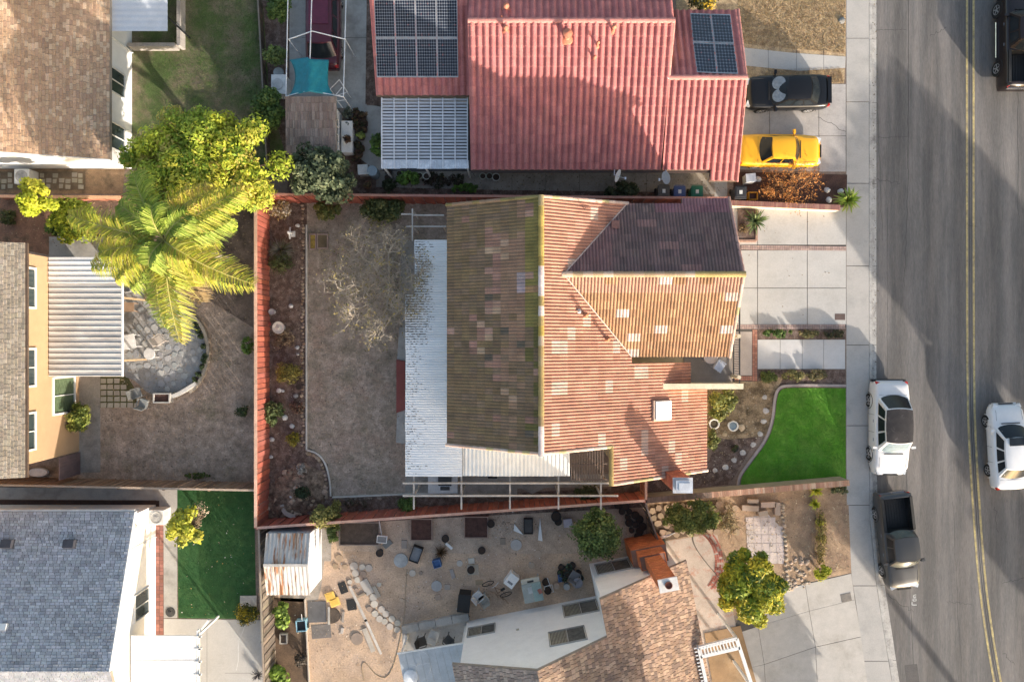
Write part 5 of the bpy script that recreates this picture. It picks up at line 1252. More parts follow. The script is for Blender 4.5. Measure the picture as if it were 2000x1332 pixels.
for i in range(56):
    q = a + u * (i + .5) * L_ / 56; g = M(); g.box((q.x, q.y, .70 + rnd.random() * .008), (L_ / 56 - .01, .28, .07), rz, jig(rnd.choice([(.30, .15, .12), (.34, .19, .15), (.27, .13, .11)]), .12)); g.build("brick", m_brickp, gw2)
# planter by the garage
pl_ = thing("planter", "brick edged soil planter with spiky plant at the garage corner", "planter", (12.7, 5.9, 0))
g = M(); g.prism([P2(1440, 410), P2(1474, 410), P2(1474, 468), P2(1440, 468)], 0, .1); g.build("soil", m_soil_dark, pl_)
for i in range(12): g = M(); q = P(1477, 414 + i * 4.9, .1); g.box((q.x, q.y, .07), (.12, .125, .14), 0, jig((.38, .24, .18), .1)); g.build("brick", m_brickp, pl_)
for i in range(7): g = M(); q = P(1443 + i * 5.2, 471, .1); g.box((q.x, q.y, .07), (.135, .12, .14), 0, jig((.38, .24, .18), .1)); g.build("brick", m_brickp, pl_)
# stones along the west bed
m_stone = mat("field_stone", attr=True, var=.2, fine=.25, bump=.6)
def rock(parent, px, py, r_, col, h=.5, name="stone", seed=None, z0=0.0):
    rr = random.Random(seed if seed is not None else int(px * 31 + py * 17)); p = P(px, py, z0); w = r_ / PPM; g = M(); n = 8; vv = []; ph = rr.random() * 6
    for k, (s, z) in enumerate(((1, -.02), (1.05, .35 * h), (.72, .8 * h), (.3, h))):
        for i in range(n): an = ph + i * 6.283 / n; q = w * s * rr.uniform(.82, 1.15); vv.append((p.x + math.cos(an) * q, p.y + math.sin(an) * q * rr.uniform(.8, 1.0), z0 + z * w * 1.1 * rr.uniform(.85, 1.1)))
    fs = [(k * n + i, k * n + (i + 1) % n, (k + 1) * n + (i + 1) % n, (k + 1) * n + i) for k in range(3) for i in range(n)] + [tuple(range(3 * n, 4 * n))]
    g.mesh(vv, fs, col); return g.build(name, m_stone, parent)
edge = thing("stone_edging", "row of rough brown stones edging the west bed beside the pale kerb", "stone edging", P(592, 640, 0))
for i in range(74):
    y = 402 + i * 6.4; rock(edge, 592 + rnd.uniform(-2.5, 2.5), y, rnd.uniform(2.4, 4), jig(rnd.choice([(.22, .15, .10), (.30, .22, .16), (.18, .12, .09), (.36, .27, .2)]), .2), .7)
edge2 = thing("stone_edging", "curved row of rough stones inside the bend of the pale kerb", "stone edging", P(632, 930, 0))
cv = chaikin([(600, 884), (620, 892), (630, 908), (638, 940), (638, 972)], 2)
for i, (x, y) in enumerate(cv): rock(edge2, x, y, rnd.uniform(2.8, 4.4), jig(rnd.choice([(.26, .18, .12), (.33, .24, .17), (.40, .30, .22)]), .2), .7)
for i in range(28): rock(edge2, 655 + i * 4.4, 975 + rnd.uniform(-3, 3) - i * .25, rnd.uniform(2, 3.6), jig(rnd.choice([(.22, .17, .13), (.30, .24, .19)]), .2), .7)
mound = thing("rock_mound", "raised brown rockery mound in the fence corner at the lawn's end", "rockery", P(560, 960, 0))
rr = random.Random(9); N_ = 26; hm = {}
ctr = [(518, 1000), (525, 950), (560, 915), (600, 905), (634, 925), (636, 975), (600, 1002), (560, 1018), (522, 1020)]
g = M(); xs = [512 + i * 5 for i in range(27)]; ys_ = [896 + j * 5 for j in range(27)]
mp_ = [P2(*c) for c in ctr]
def mh(px, py):
    d = min(math.hypot(px - (a[0] + (b[0] - a[0]) * t), py - (a[1] + (b[1] - a[1]) * t)) for a, b in zip(ctr, ctr[1:] + ctr[:1]) for t in (0, .25, .5, .75))
    return 0.42 * min(1, d / 28) if inpoly(px, py, ctr) else -.05
V_ = {}
for i, x in enumerate(xs):
    for j, y in enumerate(ys_): h = mh(x, y); p = P(x, y, 0); V_[i, j] = (p.x, p.y, h + (rr.uniform(-.05, .09) if h > 0 else 0))
vv = [V_[i, j] for i in range(len(xs)) for j in range(len(ys_))]
fs = [(i * 27 + j, i * 27 + j + 1, (i + 1) * 27 + j + 1, (i + 1) * 27 + j) for i in range(26) for j in range(26) if V_[i, j][2] > 0 or V_[i + 1, j + 1][2] > 0 or V_[i + 1, j][2] > 0 or V_[i, j + 1][2] > 0]
g.mesh(vv, fs); g.build("earth", mat("mound_earth", (.27, .19, .135), var=.35, scale=3, fine=.4, bump=1, bscale=20, col2=(.13, .085, .06), c2scale=4), mound, smooth=True)
g = M(); pth = chaikin([(551, 985), (556, 1000), (566, 1006), (578, 1008)], 2); strip(g, [P2(x, y, .4) for x, y in pth], .2, .3, .47); g.build('cement_path', mat('pale_cement', (.42, .36, .32), bump=.3), mound)
for i in range(130):
    x, y = rr.uniform(515, 636), rr.uniform(898, 1020)
    if inpoly(x, y, ctr) and not (595 < x < 628 and 905 < y < 960): rock(mound, x, y, rr.uniform(2.5, 7), jig(rr.choice([(.42, .30, .21), (.34, .24, .17), (.50, .38, .28), (.28, .2, .14)]), .2), .6, z0=max(0, mh(x, y) - .05))
# ================================================================ TREES AND PLANTS
m_bark = mat("bark", (.12, .085, .06), bump=.4)
YG = [(.48, .51, .05), (.36, .44, .04), (.54, .52, .07), (.22, .32, .035), (.30, .38, .045), (.5, .41, .09)]
OL = [(.09, .115, .04), (.12, .14, .05), (.07, .09, .03), (.15, .16, .06)]
GG = [(.08, .14, .035), (.11, .18, .045), (.06, .11, .025), (.14, .2, .05)]
DG = [(.085, .11, .06), (.11, .14, .075), (.065, .085, .045), (.15, .17, .09)]
# big bright tree
def tree(name, label, px, py, rpx, rypx, zc, rz_, cols, n, size, clumps, trunk_h=None, seed=1, group=None, cat="tree", base=None, **kw):
    k = scale_at(zc); c = P(px, py, zc); b = base or (c.x, c.y)
    t = thing(name, label, cat, (b[0], b[1], 0), group=group)
    foliage("crown", t, (c.x, c.y, zc), (rpx * k, rypx * k, rz_), n, size, cols, clumps, seed=seed, **kw)
    g = M(); rr = random.Random(seed); top = Vector((c.x, c.y, zc - rz_ * .3)); b3 = Vector((b[0], b[1], 0)); r0 = .05 + rpx * k * .045
    g.tube([b3, b3.lerp(top, .5) + Vector((.08, -.06, 0)), top], [r0, r0 * .8, r0 * .55], 8)
    for i in range(9):
        an = i * .75 + rr.random(); e = Vector((c.x + math.cos(an) * rpx * k * .7, c.y + math.sin(an) * rypx * k * .7, zc + rr.uniform(-.1, .4) * rz_)); s = b3.lerp(top, rr.uniform(.55, 1))
        g.tube([s, s.lerp(e, .5) + Vector((0, 0, .15)), e], [r0 * .45, r0 * .28, r0 * .08], 6)
    g.build("trunk", m_bark, t); return t
tree("broadleaf_tree", "big bright yellow green tree with round leafy clumps above the palm", 412, 338, 188, 140, 3.5, 1.7, YG, 76000, .085, 190, seed=21, spread=.17, upw=.5, shell=.3, elong=2.4)
tree("broadleaf_tree", "small lime yellow tree beside the white air conditioner", 75, 388, 36, 42, 2.2, .8, [(.50, .54, .04), (.42, .48, .04), (.58, .56, .06)], 8000, .08, 30, seed=22, spread=.32, upw=.5, elong=2.2)
bush("shrub", "rounded lime yellow shrub left of the palm", 150, 432, 50, 1.7, [(.44, .46, .05), (.36, .42, .04), (.24, .32, .03)], 6000, .10, clumps=60, spread=.25)
bush("shrub", "dark green low shrub at the left end of the lime shrub", 115, 440, 20, 1.1, GG, 1300, .09)
tree("broadleaf_tree", "dark grey green tree touching the north fence beside the brown shed roof", 632, 345, 66, 62, 2.7, 1.35, DG, 13000, .12, 80, seed=23, spread=.25, shell=.4)
bush("shrub", "green and yellow bush under the dark tree at the bed's top edge", 640, 412, 36, 1.2, [(.13, .15, .04), (.2, .17, .05), (.09, .11, .035)], 2600, .08, ry=20)
bush("shrub", "broad olive bush in the middle of the north fence line", 748, 408, 50, 1.5, OL + [(.2, .18, .05)], 5200, .09, ry=27, clumps=45)
bush("shrub", "green hedge bush at the corner of the patchy lawn beside the shed", 530, 215, 30, 2.0, GG, 5200, .11, ry=45, clumps=45)
bush("shrub", "loose green bush under the canopy frame's left rail", 541, 112, 20, 1.4, [(.14, .2, .06), (.1, .14, .05)], 1600, .1, clumps=18)
bush("shrub", "dark green bush in the top bed left of the canopy", 545, 18, 24, 1.5, GG, 2400, .1, ry=30, clumps=22)
# palm -------------------------------------------------------------
pm = thing("palm_tree", "tall feather palm with arching yellow green fronds above the round patio", "palm tree", P(322, 478, 6.3) * 1.0)
pm.location = (P(322, 470, 6.3).x, P(322, 470, 6.3).y, 0)
pc3d = P(322, 470, 6.6)
g = M(); g.tube([(pc3d.x, pc3d.y, 0), (pc3d.x + .05, pc3d.y, 2), (pc3d.x, pc3d.y, 4.5), (pc3d.x, pc3d.y, 6.5)], [.2, .16, .15, .17], 12); g.build("trunk", mat("palm_bark", (.26, .22, .18), var=.2, bump=.5), pm)
m_fr = leaf_mat("palm_leaf", .3)
rp = np.random.RandomState(8)
def frond(px, py, ztip, rise, side_bend, cols, nl=155, ll=1.0, droop=.65, w=.032):
    tip = np.array(P(px, py, ztip)); c = np.array(pc3d); mid = (c + tip) / 2 + np.array([0, 0, rise]); d = tip - c; sd = np.array([-d[1], d[0], 0]); sd /= np.linalg.norm(sd); mid += sd * side_bend
    ts = np.linspace(0, 1, 14); B = lambda t: (1 - t) ** 2 * c + 2 * t * (1 - t) * mid + t * t * tip
    g = M(); g.tube([B(t) for t in ts], [.035 * (1 - t) + .008 for t in ts], 5, (.35, .32, .10)); rach = g.build("frond", mat("palm_rachis", attr=True, bump=0), pm)
    V = []; Cc = []
    for s in (-1, 1):
        for i in range(nl):
            t = .1 + .9 * (i + rp.rand() * .8) / nl; p = B(t); tg = B(min(1, t + .02)) - B(t - .02); tg /= np.linalg.norm(tg)
            q = np.cross(tg, [0, 0, 1]); q /= np.linalg.norm(q); L_ = ll * (math.sin(math.pi * min(1, (t * .8 + .16))) ** .6) * rp.uniform(.75, 1.15)
            dr = (q * s * rp.uniform(.75, 1.1) + tg * rp.uniform(.35, .75) + np.array([0, 0, rp.uniform(.1, .5)])); dr /= np.linalg.norm(dr)
            m1 = p + dr * L_ * .5; e = p + dr * L_ + np.array([0, 0, -droop * L_ * rp.uniform(.6, 1.3)]) ; ww = np.cross(dr, [rp.normal() * .3, rp.normal() * .3, 1]); ww /= np.linalg.norm(ww); ww *= w * .5
            col = np.array(cols[rp.randint(len(cols))]) * rp.uniform(.75, 1.25)
            V.append([p - ww * .5, p + ww * .5, m1 + ww, m1 - ww]); Cc.append(col)
            V.append([m1 - ww, m1 + ww, e + ww * .25, e - ww * .25]); Cc.append(col * 1.05)
    quads("leaflets", np.array(V), np.array(Cc), m_fr, rach)
Y1_ = [(.44, .43, .05), (.36, .40, .045), (.5, .45, .08), (.26, .34, .045), (.40, .33, .09)]; G1 = [(.26, .36, .05), (.34, .42, .07), (.2, .29, .04), (.42, .46, .10)]; O1 = [(.62, .48, .10), (.56, .42, .12), (.5, .46, .06)]
for a in [(262, 340, 6.6, 1.2, -.2, G1), (232, 400, 6.2, 1.0, -.3, G1), (195, 492, 5.6, 1.1, .2, Y1_), (135, 420, 5.8, 1.0, .2, Y1_), (415, 372, 6.4, 1.3, .3, O1), (470, 372, 6.3, 1.2, -.2, Y1_), (430, 470, 5.9, 1.1, .2, Y1_), (498, 556, 5.2, 1.2, -.3, Y1_), (425, 545, 5.0, .9, .1, Y1_),
          (352, 668, 4.6, 1.3, .3, Y1_), (322, 640, 4.2, 1.0, -.2, G1), (255, 560, 4.8, .9, .2, G1), (225, 545, 5.2, .9, -.2, Y1_), (300, 400, 7.4, .8, .1, G1), (372, 420, 7.2, .8, 0, G1), (370, 500, 7.0, .8, 0, Y1_), (290, 520, 6.9, .7, 0, G1), (325, 560, 6.0, .9, .1, Y1_), (375, 560, 5.6, .9, .1, Y1_), (200, 440, 5.8, .9, 0, G1), (290, 590, 3.8, .6, .3, [(.34, .24, .12), (.28, .2, .1)]), (395, 590, 3.6, .6, -.2, [(.36, .26, .13), (.3, .22, .11)]), (180, 520, 4.6, .7, .3, Y1_), (450, 425, 6.0, 1.1, -.3, G1)]:
    frond(*a)
g = M(); 
for i in range(14):
    an = i * .45; g.tube([(pc3d.x, pc3d.y, 6.2), (pc3d.x + math.cos(an) * .25, pc3d.y + math.sin(an) * .25, 6.75)], [.05, .025], 5)
g.build("crown_shaft", mat("shaft", (.16, .2, .06), bump=.1), pm)

# bare tree in the back yard ---------------------------------------
bt = thing("bare_tree", "bare grey branched tree with a few yellow leaves over the dead lawn", "tree", P(772, 560, 0))
rr = random.Random(14); g = M(); tips = []; b0 = Vector(P(775, 562, 0))
g.tube([b0, b0 + Vector((-.05, .05, .7)), b0 + Vector((-.1, .0, 1.4))], [.13, .11, .10], 8)
hub = b0 + Vector((-.1, 0, 1.4))
for (tx, ty, tz) in [(695, 485, 2.5), (675, 560, 2.3), (690, 615, 2.2), (742, 640, 2.3), (765, 480, 2.8), (812, 540, 3.0), (795, 605, 2.8)]:
    e = Vector(P(tx, ty, tz)); pts = [hub]; d = (e - hub); L_ = d.length
    for q in (.25, .5, .75, 1): pts.append(hub.lerp(e, q) + Vector((rr.uniform(-.16, .16), rr.uniform(-.16, .16), .2 * q * (1 - q) * 4)))
    g.tube(pts, [.075, .06, .048, .036, .026], 6, caps=False)
    for q, k in ((1, 3), (2, 4), (3, 4), (4, 4)):
        for _ in range(k):
            dd = (d.normalized() + Vector((rr.uniform(-1, 1), rr.uniform(-1, 1), rr.uniform(0, .5))) * .9).normalized(); grow(g, pts[q], dd, rr.uniform(.5, .75), .028, 4, rr, 1.0, .12, tips, .5)
bto = g.build("trunk", mat("pale_bark", (.40, .345, .28), var=.25, fine=.2, bump=.3), bt)
n = 1500; ti = np.array([tips[rr.randrange(len(tips))] for _ in range(n)]) + rp.normal(size=(n, 3)) * .12
nn = rp.normal(size=(n, 3)) + [0, 0, .8]; nn /= np.linalg.norm(nn, axis=1)[:, None]; tt = np.cross(nn, rp.normal(size=(n, 3))); tt /= np.linalg.norm(tt, axis=1)[:, None]; bb = np.cross(nn, tt)
s = .05 * (.6 + rp.rand(n, 1)); V = np.stack([ti - tt * s, ti + bb * s * .5, ti + tt * s, ti - bb * s * .5], 1)
quads("foliage", V, np.array([(.34, .27, .08), (.26, .22, .08), (.18, .16, .08)])[rp.randint(0, 3, n)] * (.7 + .6 * rp.rand(n, 1)), leaf_mat(), bt)

# beds along the west fence ------------------------------------------
def spiky(label, px, py, r_px, h, cols, n=40, w=.05, cat="plant", name="spiky_plant", seed=1, z0=0.0, curve=.3, group=None):
    p = P(px, py, z0 + h * .4); t = thing(name, label, cat, (p.x, p.y, z0), group=group); rr = np.random.RandomState(seed); r_ = r_px / PPM; V = []; Cc = []
    for i in range(n):
        an = rr.rand() * 6.283; el = rr.uniform(.15, 1.3); L_ = r_ * rr.uniform(.7, 1.1); d = np.array([math.cos(an) * math.cos(el), math.sin(an) * math.cos(el), math.sin(el) * h / r_ * .9]); q = np.array([-math.sin(an), math.cos(an), 0]) * w * .5; c = np.array([p.x, p.y, z0 + .05])
        m1 = c + d * L_ * .55 + np.array([0, 0, .05]); e = c + d * L_ + np.array([0, 0, -curve * L_ * math.cos(el)]); e[2] = max(e[2], z0 + .02); col = np.array(cols[rr.randint(len(cols))]) * rr.uniform(.75, 1.25)
        V.append([c - q * .6, c + q * .6, m1 + q, m1 - q]); Cc.append(col); V.append([m1 - q, m1 + q, e + q * .1, e - q * .1]); Cc.append(col)
    quads("leaves", np.array(V), np.array(Cc), leaf_mat(), t)
    g = M(); g.lathe((p.x, p.y, z0), [(.06, 0), (.07, .08), (.03, .12)], 8); g.build("stem", m_bark, t); return t
bush("shrub", "pale white flowering bush in the red fence's upper corner", 551, 408, 22, .9, [(.55, .47, .36), (.38, .28, .12), (.62, .57, .5), (.3, .22, .1)], 1500, .07, clumps=18)
spiky("grey green wiry bush below the white garden statue", 546, 488, 32, 1.0, [(.20, .19, .16), (.26, .25, .22), (.12, .14, .07)], 240, .022, "bush", "shrub", 4)
bush("shrub", "low olive clump under the grey wiry bush", 548, 512, 22, .6, OL, 1100, .06)
bush("shrub", "round yellow green bush in the middle of the west bed", 562, 727, 24, .8, [(.27, .22, .05), (.2, .18, .05), (.34, .28, .07)], 1900, .06, clumps=24)
bush("shrub", "long green bush against the lower red fence", 533, 806, 20, .9, [(.10, .14, .05), (.14, .18, .07)], 1800, .07, ry=30, clumps=22)
bush("shrub", "small mustard yellow bush in the lower west bed", 574, 856, 13, .5, [(.3, .25, .03), (.22, .2, .04)], 800, .05)
bush("shrub", "thin brown straw bush in the west bed below the bird bath", 553, 662, 22, .4, [(.2, .14, .09), (.26, .19, .12)], 700, .06)
bush("shrub", "reddish dry shrub patch in the west bed", 578, 795, 14, .4, [(.2, .10, .07), (.15, .1, .07)], 500, .06)
bush("shrub", "olive yellow bush leaning over the lower red fence", 639, 1003, 30, 2.0, [(.22, .21, .06), (.16, .17, .05), (.28, .25, .08)], 4200, .08, ry=24, clumps=40)
bush("shrub", "small dark green bush under the first pergola post", 797, 984, 20, .9, GG, 1500, .07, ry=15)
bush("shrub", "dark green moss clump on the rockery mound", 590, 963, 14, .5, [(.04, .06, .03), (.05, .07, .03)], 900, .06, z0=.35)
bush("shrub", "white lichen grey shrub on the rockery mound", 589, 917, 10, .4, [(.45, .42, .38), (.35, .32, .28)], 600, .05, z0=.2)
bush("shrub", "dark leafy plant at the east end of the pergola", 1150, 965, 24, 1.0, [(.07, .08, .035), (.10, .10, .045)], 1700, .08, ry=20)
bush("shrub", "reddish brown low plants along the lower fence beneath the pergola", 700, 982, 34, .4, [(.14, .09, .07), (.09, .08, .05), (.18, .13, .1)], 900, .06, ry=9)
# west neighbour
bush("climbing_shrub", "ragged green climber by the beige house path", 158, 815, 22, 1.7, [(.18, .22, .04), (.12, .16, .04), (.26, .27, .06)], 2600, .08, ry=34, clumps=26)
for i, (x, y) in enumerate([(160, 870), (150, 800)]): pass
bush("shrub", "small bright green weed clump beside the red fence", 484, 676, 12, .5, [(.12, .2, .03), (.16, .26, .05)], 700, .07, ry=18)
bush("shrub", "dark green weed clump near the lower red fence", 474, 803, 13, .35, [(.05, .07, .03), (.07, .10, .035)], 500, .06)
bush("shrub", "low weeds along the foot of the brown board fence", 388, 928, 32, .3, [(.09, .12, .03), (.14, .16, .05)], 800, .06, ry=6, twigs=False)
bush("shrub", "dark green clumps in the red soil at the left edge", 18, 425, 16, .5, [(.07, .09, .03), (.1, .11, .04)], 700, .07)
tree("young_tree", "small yellow green tree over the dark turf by the white house", 362, 1027, 42, 38, 2.0, .8, [(.48, .46, .05), (.36, .38, .04), (.55, .50, .08), (.26, .28, .05)], 3600, .11, 34, seed=31, spread=.3, upw=.9, shell=.2)
bush("shrub", "pinkish dried flower heads on the small yellow tree's top edge", 385, 1008, 24, 2.2, [(.34, .26, .17), (.42, .34, .26)], 600, .06, clumps=12, twigs=False)
bush("flowering_bush", "round green bush dotted with yellow flowers at the turf's corner", 484, 1196, 22, .9, [(.30, .24, .02), (.10, .11, .03), (.06, .08, .025), (.4, .3, .02)], 1900, .06, clumps=40)
spiky("dark spiky plant at the bottom of the concrete pad", 503, 1318, 18, .6, [(.12, .11, .12), (.09, .09, .09)], 60, .03, seed=6)
# pink-roofed neighbour
for i, (x, y, lab) in enumerate([(800, 352, "green leafy plant left of the two white buckets under the slatted cover"), (912, 368, "bright green low plant row behind the north fence"), (738, 285, "green bush between the concrete path and the slatted cover"), (1210, 372, "dark green bush behind the north fence below the satellite dish"), (762, 362, "dull green plant left of the leafy one by the north fence")]):
    bush("shrub", lab, x, y, (24, 36, 12, 42, 16)[i], (.7, .5, 1.2, 1.3, .5)[i], ([(.12, .22, .04), (.18, .3, .06), (.09, .15, .04)] if i < 3 else [(.05, .065, .03), (.08, .09, .045)]), (1500, 1300, 1200, 2600, 600)[i], .09, ry=(16, 8, 30, 18, 12)[i])
bush("shrub", "dark brown dry undergrowth along the north fence's shaded side", 870, 352, 60, .3, [(.05, .055, .03), (.08, .06, .045)], 1500, .07, ry=14, clumps=30, twigs=False)
spiky("potted fan palm with wide green leaves by the pavement", 1660, 390, 30, 1.1, [(.28, .38, .07), (.22, .33, .05), (.36, .42, .12)], 90, .09, "palm", "young_palm", 9)
g = M(); t = thing("dry_shrub", "rusty orange dry shrub between driveway and low wall", "shrub", P(1530, 362, 0)); rr = random.Random(3); tp_ = []
for k in range(16): an = k * .39; grow(g, Vector(P(1532, 364, 0)), Vector((math.cos(an) * 1.4, math.sin(an) * .6, .6)).normalized(), .75, .02, 3, rr, .8, .1, tp_, .4)
g.build("branches", mat("rust_twig", (.26, .15, .08), bump=.2), t); n = 1700; ti = np.array([tp_[rr.randrange(len(tp_))] for _ in range(n)]) + rp.normal(size=(n, 3)) * .09; ti[:, 2] = np.abs(ti[:, 2]) + .03
nn = rp.normal(size=(n, 3)) + [0, 0, .8]; nn /= np.linalg.norm(nn, axis=1)[:, None]; tt = np.cross(nn, rp.normal(size=(n, 3))); tt /= np.linalg.norm(tt, axis=1)[:, None]; bb = np.cross(nn, tt); s = .035 * (.6 + rp.rand(n, 1))
quads("foliage", np.stack([ti - tt * s, ti + bb * s * .6, ti + tt * s, ti - bb * s * .6], 1), np.array([(.50, .20, .05), (.40, .17, .05), (.55, .28, .09)])[rp.randint(0, 3, n)] * (.7 + .6 * rp.rand(n, 1)), leaf_mat(), t)
spiky("dark green sword leaved plant in the garage corner planter", 1476, 432, 34, .8, [(.12, .17, .06), (.08, .12, .05), (.18, .23, .09)], 70, .075, seed=12)
bush("shrub", "small dry grass tuft in the brick edged planter", 1452, 447, 10, .3, [(.24, .17, .09)], 300, .05)
bush("flowering_bush", "dark bush with yellow flowers at the top edge right of the pink roof", 1372, 4, 26, 1.2, [(.08, .09, .03), (.10, .10, .04), (.55, .36, .02)], 2000, .08)
# front garden
for i, (x, y, rx_, ry_, lab, cl) in enumerate([(1518, 652, 38, 8, "green low hedge strip left half between the driveway and front walk", GG), (1580, 652, 26, 8, "olive brown hedge strip in the middle beside the front walk", [(.2, .16, .07), (.12, .12, .05)]), (1628, 652, 22, 8, "dark hedge strip end beside the pavement", [(.06, .065, .035), (.09, .085, .045)]),
        (1500, 735, 22, 12, "dark green leafy clump below the front walk's left end", [(.11, .14, .04), (.17, .2, .05)]), (1548, 733, 28, 11, "straw and green clump below the middle of the front walk", [(.30, .26, .10), (.16, .16, .06)]), (1590, 732, 26, 11, "brown green clump below the front walk's right end", [(.20, .17, .08), (.13, .12, .06)])]):
    bush("hedge", lab, x, y, rx_, .35, cl, 1700, .055, ry=ry_, clumps=26, group="low plants along the front walk", twigs=False)
bush("shrub", "tall leafy green bush by the house wall right of the skylight", 1408, 785, 26, 1.3, [(.13, .15, .04), (.18, .2, .05), (.3, .28, .07)], 2600, .10, ry=32, clumps=26)
bush("shrub", "green bush against the wall below the left white urn", 1390, 858, 13, .9, [(.12, .14, .04), (.17, .17, .05)], 1200, .08, ry=26)
# south front garden
tree("broadleaf_tree", "dense yellow green tree with long leaves on the south driveway", 1466, 1146, 72, 76, 3.0, 1.3, [(.42, .40, .03), (.24, .30, .03), (.12, .18, .03), (.52, .44, .04), (.16, .22, .03)], 36000, .075, 90, seed=41, spread=.2, upw=.5, shell=.35, elong=3.2)
tree("broadleaf_tree", "broad olive green bushy tree by the crazy paving", 1352, 1008, 60, 32, 1.6, .8, [(.16, .19, .04), (.11, .14, .035), (.24, .25, .06)], 8500, .08, 70, seed=42, spread=.32)
bush("shrub", "sparse straw coloured twiggy bush right of the olive tree", 1420, 1012, 32, .9, [(.38, .30, .15), (.28, .22, .10), (.2, .16, .08)], 1600, .05, ry=24, clumps=26)
g = M(); t = thing("dry_shrub", "leafless brown twig shrub over the crazy paving", "shrub", P(1432, 1026, 0)); rr = random.Random(8)
for k in range(14): an = k * .45; grow(g, Vector(P(1428, 1022, 0)), Vector((math.cos(an), math.sin(an), .8)).normalized(), .6, .02, 3, rr, .8, .1, None, .4)
g.build("branches", mat("dry_twig", (.30, .23, .15), bump=.2), t)
for i, (x, y, r_, lab) in enumerate([(1594, 957, 18, "bright lime rosette plant at the top of the soil divider"), (1592, 984, 13, "second bright lime rosette plant down the soil divider"), (1600, 1020, 9, "small yellow plant halfway down the soil divider"), (1602, 1115, 16, "round bright lime bush at the divider's lower end")]):
    if i < 3: spiky(lab, x, y, r_, .7, [(.50, .54, .05), (.42, .48, .05), (.58, .56, .1)], 70, .07, seed=20 + i)
    else: bush("shrub", lab, x, y, r_, .9, [(.50, .50, .05), (.36, .42, .04)], 1000, .08)
bush("hedge", "thin dry hedge row dividing the two brown soil plots", 1603, 1050, 7, .45, [(.34, .28, .10), (.2, .16, .07), (.42, .36, .10)], 2400, .05, ry=58, clumps=70, spread=1.2, twigs=False)
bush("shrub", "sage green tuft near the end of the brick capped wall", 1640, 955, 18, .5, [(.14, .17, .08), (.2, .2, .1)], 700, .06, ry=9)
# south yard
tree("orange_tree", "loose green tree above the black nursery pots in the dirt yard", 1164, 1038, 50, 52, 1.8, 1.0, [(.16, .22, .06), (.11, .16, .045), (.22, .28, .09), (.08, .12, .035)], 9000, .09, 80, seed=43, spread=.3)
bush("shrub", "bright green leafy shrub under the rusty shed", 551, 1197, 18, 1.0, [(.26, .36, .06), (.18, .27, .05), (.1, .16, .03)], 1300, .13, ry=24, clumps=16)
bush("shrub", "bright green leafy shrub at the bottom edge beside the grey fence", 545, 1318, 24, 1.0, [(.28, .40, .06), (.2, .3, .05), (.1, .16, .03)], 1700, .14, clumps=18)
bush("shrub", "dark twiggy plant at the bottom edge of the narrow bed", 588, 1285, 13, .6, [(.07, .06, .05), (.1, .08, .06)], 500, .07)
bush("shrub", "dark green shrub at the left of the first raised bed", 652, 1040, 13, .9, [(.09, .14, .04), (.13, .19, .05)], 1200, .08, ry=24)
# unseen trees shading the road; the last three added to shade roof, lawn, driveway
for i, (x, y, z, r_, lab) in enumerate([(2458, 1225, 6.5, 115, "broad street tree across the road, second from the north"), (2560, 1450, 6.5, 80, "street tree across the road, third from the north"), (2530, 790, 6.5, 70, "large street tree across the road, north end"), (2570, 1830, 6.0, 50, "small street tree across the road, south end"), (2368, 1263, 6.5, 85, "street tree across the road, facing the mossy roofed house"), (1305, 1430, 7.0, 95, "unseen tall dense tree behind the bottom white house, added for its shade"), (2314, 1944, 9.2, 90, "unseen tall tree across the road, added to shade the front lawn"), (1795, 1640, 3.2, 50, "small unseen tree on the near pavement, added to shade the south driveway")]):
    c = P(x, y, 0); t = thing("street_tree", lab, "tree", (c.x, c.y, 0), group="trees across the street")
    foliage("crown", t, (c.x, c.y, z), (r_ / 36 , r_ / 36 * 1.2, 1.8 if i not in (6, 7) else .9), 12000, .35, OL, 40, seed=50 + i, shell=.2); g = M(); g.tube([(c.x, c.y, 0), (c.x, c.y, z)], [.25, .15], 8); g.build("trunk", m_bark, t)
# ================================================================ VEHICLES
m_tyre = mat("tyre", (.02, .02, .02), rough=.85, bump=.1); m_rim = mat("rim_alloy", (.45, .45, .46), rough=.35, metal=.6, bump=0)
m_cglass = mat("car_glass", (.015, .02, .025), rough=.16, var=.2, fine=0, bump=0, spec=.3)
m_chrome = mat("chrome", (.6, .6, .62), rough=.15, metal=.9, bump=0); m_plast = mat("black_plastic", (.018, .018, .018), rough=.6, bump=.05)
m_lamp = mat("headlamp", (.62, .64, .66), rough=.12, bump=0); m_tail = mat("taillamp", (.42, .02, .015), rough=.2, bump=0); m_seat = mat("car_interior", (.06, .045, .04), bump=.1)
def lerp_tab(tab, x):
    if x <= tab[0][0]: return tab[0][1]
    for (a, va), (b, vb) in zip(tab[:-1], tab[1:]):
        if x <= b:
            t = (x - a) / (b - a); t = t * t * (3 - 2 * t); return va + (vb - va) * t
    return tab[-1][1]
